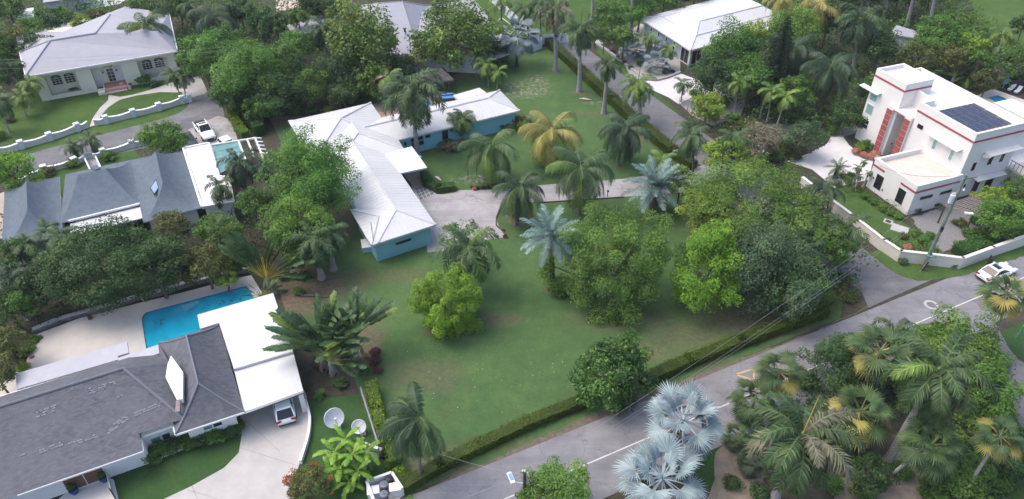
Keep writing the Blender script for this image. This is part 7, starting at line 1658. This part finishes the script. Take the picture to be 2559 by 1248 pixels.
palm(2108, 585, 5.0, 80, 'royal', 'palm hanging over the side road beside the boundary wall', n=18, mix_=('palml', .2)); palm(2060, 470, 4.5, 64, 'coco', 'dark palm at the near end of the villa driveway', m='palmd', n=16)
palm(2010, 640, 4.5, 70, 'royal', 'palm crown buried among the trees left of the junction', m='palmd', n=14)
palm(1830, 365, 6, 70, 'royal', 'palm over the side road between the two yellow-green trees', n=18, mix_=('palml', .3))
palm(1728, 340, 5.2, 64, 'coco', 'coconut palm with dark thin trunk leaning over the side road', base=(1730, 446), n=18)
palm(1655, 400, 4.2, 52, 'coco', 'yellowish coconut palm by the white notice board', n=15, m='palml')
palm(1228, 368, 6, 96, 'coco', 'coconut palm with yellow-edged leaves beside the red leaved bed', base=(1226, 458), n=22, mix_=('palml', .45), nuts=4)
palm(1378, 328, 6, 98, 'coco', 'golden yellow coconut palm in the middle of the back lawn', base=(1376, 416), n=24, m='palml', mix_=('palmy', .8), nuts=4)
palm(1452, 420, 6.5, 106, 'coco', 'large coconut palm with light green leaves on the near side of the driveway', base=(1447, 538), n=24, mix_=('palml', .35), nuts=5)
palm(1562, 320, 5.4, 84, 'coco', 'dark coconut palm with drooping leaves near the hedge', base=(1545, 412), m='palmd', n=24, lo=-60)
palm(1297, 470, 5.2, 86, 'coco', 'coconut palm with drooping leaves at the edge of the concrete driveway', base=(1290, 562), n=22, lo=-60, mix_=('palmd', .4))
palm(1048, 1045, 6, 118, 'coco', 'windblown coconut palm beside the road hedge near the bin enclosure', base=(1051, 1196), n=26, lo=-62, wind=R_(205), mix_=('palmd', .3), nuts=3)
palm(1155, 296, 3.2, 44, 'small', 'multi trunked small palm against the turquoise wall', base=(1152, 352), n=22, mix_=('palml', .3)); palm(1138, 300, 2.8, 34, 'small', 'lower stem palm left beside the multi trunked small palm', base=(1140, 352), n=12)
palm(1214, 160, 4.2, 40, 'small', 'light green slim palm on the back lawn, left of the pair', base=(1221, 216), n=14, m='palml'); palm(1245, 178, 3.2, 34, 'small', 'light green slim palm on the back lawn, right of the pair', base=(1242, 224), n=12, m='palml')
palm(972, 190, 6.0, 46, 'small', 'yellowish slim palm between the royal palm and the left large-leaved tree', base=(971, 268), n=12, m='palml', mix_=('dead', .2)); palm(808, 80, 6.5, 62, 'royal', 'upswept palm in front of the carport of the grey house', n=16)
palm(178, 362, 3.0, 36, 'small', 'small palm on the street verge, left of the pair by the lattice gate', base=(196, 396), n=14); palm(222, 345, 3.4, 38, 'small', 'small windblown palm on the street verge, right of the pair by the lattice gate', base=(252, 382), n=14)
palm(430, 185, 3.2, 38, 'small', 'small palm left beside the wall end of the cream house', base=(452, 246), n=13); palm(458, 188, 3.0, 34, 'small', 'small palm right beside the wall end of the cream house', base=(466, 248), n=12)
palm(72, 205, 4.0, 40, 'small', 'slender palm at the left front corner of the cream house, farther one', base=(76, 268), n=14, m='palml'); palm(52, 240, 3.6, 36, 'small', 'slender palm at the left front corner of the cream house, nearer one', base=(66, 292), n=12, m='palml')
palm(-8, 250, 5, 50, 'small', 'palm cut by the left edge above the scalloped wall', n=14); palm(600, 420, 5.0, 72, 'royal', 'dark palm beside the green pergola', m='palmd', n=16); palm(552, 480, 4.0, 62, 'royal', 'palm hanging over the stained flat roof', n=14); palm(662, 430, 4.6, 50, 'royal', 'palm squeezed between the pergola and the big bright tree', m='palmd', n=12)
palm(150, 590, 4.0, 56, 'small', 'palm in front of the left pagoda roof, right one', n=16); palm(62, 610, 3.8, 56, 'small', 'palm in front of the left pagoda roof, left one', n=16); palm(110, 572, 3.2, 40, 'small', 'small palm between the two palms in front of the left pagoda roof', n=12)
palm(30, 720, 4.0, 80, 'royal', 'dark feathery palm at the left edge above the pool deck', m='palmd', n=14); palm(530, 40, 6, 72, 'coco', 'dusky coconut palm right of the lilac roof at the top', n=18, m='palmd'); palm(470, 8, 6, 50, 'coco', 'palm cut by the top edge right of the lilac roof', n=12)
palm(1310, 20, 8, 56, 'coco', 'coconut palm behind the white fence, left one', n=14, base=(1322, 110)); palm(1350, 5, 8, 50, 'coco', 'coconut palm behind the white fence, right one', n=14); palm(1255, -5, 7, 44, 'coco', 'palm cut by the top edge beside the white fence', n=12, m='palml')
palm(1548, 88, 4, 30, 'small', 'small palm at the gate of the blue-grey house', base=(1548, 125), n=12, m='palml'); palm(1622, 92, 3.4, 32, 'small', 'small palm against the windows of the blue-grey house', n=12, m='palml'); palm(1672, 122, 3.4, 30, 'small', 'small palm near the glass corner of the blue-grey house', n=12, m='palml')
palm(1706, 208, 3.2, 30, 'small', 'small palm in the kerbed circle of the white driveway', base=(1702, 256), n=12); palm(1850, 205, 5, 44, 'small', 'slim palm between the gravel yard and the pine', n=14, m='palml'); palm(1930, 225, 5, 40, 'small', 'pale feathery palm right of the second utility pole, left stem', n=14, m='palml'); palm(1965, 240, 5, 42, 'small', 'pale feathery palm right of the second utility pole, right stem', n=14, m='palml')
palm(1985, 118, 7.5, 84, 'coco', 'dark coconut palm nearest the pine', m='palmd', n=18, lo=-60); palm(2076, 168, 7.5, 88, 'coco', 'dark coconut palm in front of the stair tower', m='palmd', n=20, lo=-62); palm(2145, 62, 8, 84, 'royal', 'tall royal palm with thick grey trunk behind the villa', base=(2128, 188), n=20, mix_=('palmd', .4), spear=True)
palm(2040, 15, 8, 74, 'coco', 'golden yellow coconut palm at the top, right of the white roof', m='palmy', n=18); palm(1950, -6, 8, 56, 'coco', 'golden yellow coconut palm behind the white roof end', m='palmy', n=14)
for k, (bx, by, tx, ty) in enumerate(((2205, 52, 2226, -40), (2262, 74, 2292, -50), (2313, 92, 2345, -60), (2168, 26, 2182, -60), (2095, 12, 2104, -60))): palm(tx, ty, 10, 60, 'royal', '%s tall pale palm trunk in the grove at the top right, counted by nearness' % ORD[k], base=(bx, by), n=14, group='tall palm trunks at the top right')
for k, (bx, by, tx, ty) in enumerate(((1480, 50, 1482, -70), (1575, 86, 1585, -70))): palm(tx, ty, 10, 60, 'royal', ('left', 'right')[k] + ' bare pale palm trunk rising out of the top edge near the white roof', base=(bx, by), n=10)
palm(2500, 40 + 60, 6, 50, 'royal', 'pale palm at the right edge above the shed', n=14, m='palml')
palm(2095, 418, 1.6, 34, 'date', 'low feathery sago palm beside the villa driveway', n=20, dead=0)
for k, (x, y, L_) in enumerate(((2145, 420, 16), (2160, 405, 14), (2148, 440, 14), (2172, 432, 12))): palm(x, y, 2.2, L_, 'small', '%s small spiky dracaena head beside the low block of the villa' % ORD[k], n=12, group='spiky dracaena heads', cat='plant')
# fan palms
palm(2518, 738, 5.2, 70, 'fan', 'windblown fan palm with yellow-brown leaves at the right edge by the road', base=(2474, 868), n=22, mix_=('palmy', .5), skirt=16); palm(1948, 930, 4.0, 74, 'fan', 'fan palm with yellowing leaves beside the orange road marking', n=20, mix_=('palmy', .45), skirt=5, base=(1962, 1030)); palm(2198, 878, 5.4, 86, 'fan', 'fan palm with pale brown skirt in the middle of the right hand group', base=(2178, 1005), n=24, mix_=('palmy', .45), skirt=20)
palm(2148, 1030, 4.6, 92, 'fan', 'fan palm with a thick yellow-brown skirt below the middle one', n=24, mix_=('palmy', .5), skirt=22); palm(2328, 1112, 4.4, 88, 'fan', 'deep green fan palm on a leaning grey trunk', base=(2196, 1222), n=24); palm(2500, 1092, 4.8, 66, 'fan', 'small fan palm with an orange dead leaf on a long leaning trunk', base=(2388, 1262), n=18, mix_=('palmy', .45), skirt=4)
palm(1885, 1000, 2.6, 72, 'fan', 'low green fan palm beside the silver palms', n=18); palm(1840, 1090, 1.2, 46, 'fan', 'small green fan palm in the sandy bed', n=16); palm(1880, 1150, 1.2, 48, 'fan', 'dark spiky clump fan palm left of the very large royal palm', m='palmd', n=18); palm(1610, 1195, 1.6, 52, 'date', 'dark green low palm half under the silver palms', m='palmd', n=16)
# silver fan palms
palm(1706, 1052, 5.0, 106, 'silver', 'large silver-blue fan palm over the road, upper one', m='silver', n=24, up=84, lo=-42, skirt=5); palm(1655, 1196, 4.2, 116, 'silver', 'large silver-blue fan palm at the bottom edge, lower one', m='silver', n=24, up=84, lo=-38, skirt=5)
palm(1293, 92, 4.2, 58, 'silver', 'silver fan palm on a dark trunk beside the white fence', m='silverd', base=(1291, 166), n=24, lo=-50, trunk=BARKD)
palm(1580, 130, 1.2, 38, 'silver', 'dusky silver palm in the planter, left of three', m='silverd', n=20, lo=-15); palm(1637, 116, 1.2, 34, 'silver', 'dusky silver palm in the planter, middle of three nearest the house', m='silverd', n=18, lo=-15); palm(1643, 160, 1.2, 38, 'silver', 'dusky silver palm in the planter, right front of three', m='silverd', n=20, lo=-15)
# blue feather date palms
palm(1640, 468, 3.0, 86, 'date', 'blue-green feather date palm with dead brown skirt beside the driveway end', m='blued', base=(1632, 530), n=34, up=84, lo=-8, skirt=22); palm(1376, 590, 3.8, 86, 'date', 'blue-green feather date palm on a dark rough trunk at the lawn centre', m='blued', base=(1380, 722), n=32, up=80, lo=-20, skirt=9)
# travellers palms and bananas
traveller(668, 696, 1.2, 138, R_(168), 'travellers palm with glowing yellow-orange leaf stems above the pool corner', petm=STEMY, n=22, span=128, dead=4, cut=.5)
traveller(800, 868, 2.6, 142, R_(15), 'big dark paddle-leaved travellers palm beside the white carport roof, left of two', n=34, span=124, dead=12); traveller(882, 846, 2.8, 132, R_(60), 'big dark paddle-leaved travellers palm beside the lawn, right of two', n=32, span=124, dead=9)
traveller(825, 905, 1.6, 112, R_(-30), 'low paddle-leaved plant spreading below the two dark travellers palms', n=24, span=150, dead=6); traveller(655, 742, .4, 60, R_(40), 'small dark paddle-leaved plant at the pool edge', n=10, span=160, dead=1)
traveller(2385, 190, 2.0, 62, R_(10), 'travellers palm fan behind the villa parapet, left one', n=16); traveller(2350, 160 + 20, 2, 48, R_(10), 'travellers palm fan hard behind the stair tower', n=14); traveller(2460, 175, 2.2, 60, R_(30), 'travellers palm fan by the garden shed, right one', n=14); palm(2205, 400 - 150, 3.0, 34, 'small', 'small palm at the dark left side of the stair tower', n=12)
for k, (x, y, h_, L_) in enumerate(((862, 1098, 2.6, 48), (835, 1130, 2.2, 52), (880, 1135, 2.4, 52), (918, 1128, 2.2, 50), (848, 1170, 1.8, 54), (893, 1178, 1.8, 50), (828, 1180, 1.4, 44), (872, 1205, 1.2, 46))): banana(x, y, h_, L_, '%s banana plant from the back in the bright clump by the dishes' % ORD[k], n=9)
banana(2420, 192, 2.0, 34, 'banana plant behind the villa near the garden shed', n=8, m='palml'); banana(2505, 195, 1.6, 30, 'banana plant with yellow leaf above the small pool', n=7)

# ================================================================ shrubs
shrubs('by the cream house entrance path', [(360, 207, 22, 'mid'), (386, 212, 14, 'dark')])
shrubs('inside the near street wall', [(184, 411, 22, 'mid'), (270, 394, 21, 'mid'), (120, 432, 20, 'olive'), (318, 418, 14, 'dark')])
shrubs('in the cream house front alcoves', [(140, 225, 18, 'dark'), (185, 222, 17, 'olive'), (385, 180, 16, 'dark'), (372, 184, 14, 'mid')])
shrubs('at the left edge of the cream house lawn', [(-2, 344, 22, 'bright'), (25, 300, 14, 'olive')])
shrubs('under the grey shingle house windows', [(372, 1145, 28, 'mid'), (400, 1128, 30, 'mid'), (438, 1118, 30, 'dark'), (470, 1108, 26, 'mid'), (500, 1100, 30, 'dark'), (535, 1090, 32, 'mid'), (570, 1078, 30, 'dark'), (595, 1066, 24, 'mid'), (415, 1110, 18, 'olive'), (555, 1066, 20, 'dark')])
shrubs('in the bed left of the brown door', [(40, 1228, 22, 'dark'), (70, 1232, 18, 'mid'), (25, 1238, 16, 'dark')])
shrubs('against the turquoise wall', [(1110, 368, 20, 'sage'), (1130, 372, 24, 'sage'), (1155, 364, 20, 'sage'), (1118, 358, 18, 'mid'), (1012, 375, 12, 'mid'), (1100, 362, 12, 'mid')])
shrubs('at the right end of the turquoise house', [(1290, 308, 24, 'olive'), (1305, 318, 22, 'yellow'), (1275, 325, 20, 'mid'), (1255, 318, 18, 'dark'), (1312, 300, 16, 'sage')])
shrubs('at the edge of the concrete driveway', [(1180, 466, 6, 'red'), (1193, 468, 7, 'red'), (1208, 467, 7, 'red'), (1222, 465, 7, 'red'), (1186, 470, 7, 'flower_pink'), (1262, 588, 7, 'red'), (1258, 572, 5, 'red')])
shrubs('between travellers palms and lawn', [(938, 880, 16, 'red'), (938, 905, 18, 'red'), (945, 925, 14, 'red'), (910, 930, 16, 'dark')])
shrubs('at the stair tower foot', [(2150, 368, 16, 'yellow'), (2168, 362, 18, 'bright'), (2140, 380, 13, 'flower_pink'), (2158, 388, 12, 'flower_pink'), (2174, 392, 12, 'flower_pink'), (2188, 385, 12, 'flower_pink'), (2196, 398, 12, 'flower_white'), (2185, 370, 16, 'mid')])
shrubs('along the low block of the villa', [(2120, 455, 16, 'mid'), (2105, 440, 14, 'yellow'), (2140, 470, 14, 'olive'), (2165, 490, 15, 'mid'), (2185, 505, 15, 'mid'), (2205, 520, 16, 'mid'), (2225, 532, 14, 'mid'), (2245, 540, 14, 'bright'), (2290, 525, 13, 'dark'), (2128, 440, 14, 'dark'), (2095, 460, 12, 'olive')])
shrubs('around the villa gravel garden', [(2310, 508, 16, 'flower_white'), (2330, 500, 18, 'flower_white'), (2345, 515, 14, 'dark'), (2400, 470, 24, 'mid'), (2430, 460, 26, 'olive'), (2460, 450, 26, 'mid'), (2500, 450, 28, 'yellow'), (2530, 440, 28, 'olive'), (2420, 585, 20, 'mid'), (2450, 590, 22, 'mid'), (2400, 560, 18, 'olive'), (2440, 555, 18, 'dark'), (2260, 590, 14, 'olive'), (2290, 585, 18, 'mid'), (2310, 600, 18, 'bright'), (2325, 590, 16, 'mid'), (2400, 620, 20, 'mid'), (2352, 640, 14, 'dark'), (2270, 620, 14, 'flower_pink'), (2330, 625, 18, 'mid')])
shrubs('inside the left boundary wall', [(2070, 500, 14, 'mid'), (2090, 515, 16, 'bright'), (2110, 540, 14, 'mid'), (2130, 545, 12, 'red'), (2150, 560, 16, 'mid'), (2170, 580, 18, 'mid'), (2190, 590, 16, 'olive'), (2215, 605, 16, 'dark'), (2235, 618, 16, 'mid'), (2250, 625, 14, 'olive')])
shrubs('against the outside of the boundary wall', [(2255, 652, 16, 'grey'), (2384, 662, 13, 'dark')])
shrubs('under the trees behind the villa', [(2250, 165, 22, 'olive'), (2320, 175, 20, 'mid'), (2360, 205, 24, 'olive'), (2410, 215, 22, 'yellow'), (2440, 190, 18, 'mid'), (2555, 205, 24, 'olive'), (2520, 190, 20, 'mid'), (2215, 180, 18, 'dark')])
shrubs('around the villa driveway mouth', [(1990, 300, 24, 'mid'), (2030, 330, 22, 'mid'), (2050, 345, 20, 'bright'), (1960, 370, 24, 'olive'), (1930, 350, 20, 'flower_white'), (1985, 395, 20, 'dark'), (1940, 395, 24, 'mid'), (1900, 400, 22, 'bright'), (1870, 330, 22, 'mid'), (2080, 330, 18, 'mid'), (2100, 318, 14, 'dark')])
shrubs('in the blue-grey house planter', [(1530, 128, 8, 'red'), (1545, 142, 8, 'red'), (1560, 156, 8, 'red'), (1576, 168, 9, 'dark'), (1600, 160, 12, 'dark'), (1588, 140, 13, 'dark'), (1660, 180, 8, 'dark'), (1680, 178, 8, 'red'), (1640, 60, 18, 'mid'), (1735, 232, 14, 'bright'), (1752, 240, 12, 'yellow')])
shrubs('by the side road gravel yard', [(1752, 280, 18, 'yellow'), (1780, 290, 18, 'bright'), (1800, 262, 22, 'mid'), (1830, 300, 22, 'mid'), (1850, 320, 20, 'olive')])
shrubs('along the back edge of the lawn', [(700, 268, 18, 'dark'), (740, 280, 18, 'mid'), (780, 280, 20, 'dark'), (820, 278, 18, 'mid'), (860, 262, 18, 'dark'), (900, 248, 20, 'dark'), (930, 232, 16, 'mid'), (665, 290, 16, 'mid'), (1120, 170, 16, 'dark'), (1155, 172, 14, 'mid'), (1190, 168, 16, 'dark'), (1225, 160, 16, 'mid')])
shrubs('along the lime hedge end', [(985, 1155, 24, 'bright'), (1000, 1178, 26, 'lime'), (1020, 1190, 18, 'hedge')])
shrubs('between the palms of the right hand group', [(1960, 1060, 40, 'mid'), (2040, 1030, 44, 'dark'), (2090, 1120, 40, 'mid'), (2120, 980, 40, 'mid'), (2290, 1010, 46, 'dark'), (2440, 1060, 46, 'mid'), (2380, 1100, 40, 'mid'), (2010, 960, 40, 'dark'), (2160, 1240, 36, 'mid'), (2080, 1215, 36, 'mid'), (1900, 1235, 34, 'dark'), (2250, 1180, 30, 'mid'), (2480, 1210, 44, 'mid'), (2330, 1230, 40, 'mid'), (2550, 1100, 40, 'dark'), (1860, 1040, 30, 'mid'), (2250, 960, 44, 'mid'), (1830, 1210, 30, 'dark')])
shrubs('on the bare soil behind the carport roof', [(735, 650, 22, 'mid'), (762, 690, 20, 'dark'), (710, 690, 20, 'dark'), (745, 730, 16, 'mid'), (720, 620, 26, 'dark'), (850, 960, 20, 'dark'), (800, 985, 18, 'mid')])
shrubs('at the junction corner', [(2095, 720, 24, 'olive'), (2120, 745, 20, 'olive'), (2070, 745, 26, 'mid'), (2040, 760, 24, 'olive'), (2050, 700, 26, 'red'), (2110, 695, 18, 'mid'), (1990, 770, 26, 'dark')])
shrubs('by the road near the palm group', [(2300, 845, 34, 'mid'), (2340, 825, 28, 'mid'), (2450, 880, 34, 'mid'), (2500, 905, 30, 'mid'), (2290, 900, 34, 'dark'), (2240, 870, 26, 'dark')])
shrubs('along the left edge of the pool deck', [(68, 880, 22, 'mid'), (55, 920, 20, 'yellow'), (78, 892, 8, 'flower_pink'), (30, 880, 30, 'olive'), (85, 850, 18, 'bright')])
# air: one thin even haze round the camera and the whole place
hb = MB(); hb.box((0, 150, 26.5), (1200, 700, 56)); hz_ = hb.build('haze', [], kind='stuff')
hm = bpy.data.materials.new('haze'); hm.use_nodes = True; hn = hm.node_tree; hn.nodes.remove(hn.nodes['Principled BSDF'])
pv = hn.nodes.new('ShaderNodeVolumePrincipled'); pv.inputs['Color'].default_value = (.86, .90, 1, 1); pv.inputs['Density'].default_value = .00016
hn.links.new(pv.outputs[0], hn.nodes['Material Output'].inputs['Volume']); hz_.data.materials.append(hm)
for (t, q, r) in pots:
    me = shrub_mesh('mid', 1); o = link(bpy.data.objects.new('foliage', me)); o.parent = t; o.location = q - t.location + Vector((0, 0, r * .5)); o.scale = (r, r, r)
print('LEAVES', STAT['leaves'], 'PANELS', PANEL_N[0], 'OBJ', len(scene.objects))
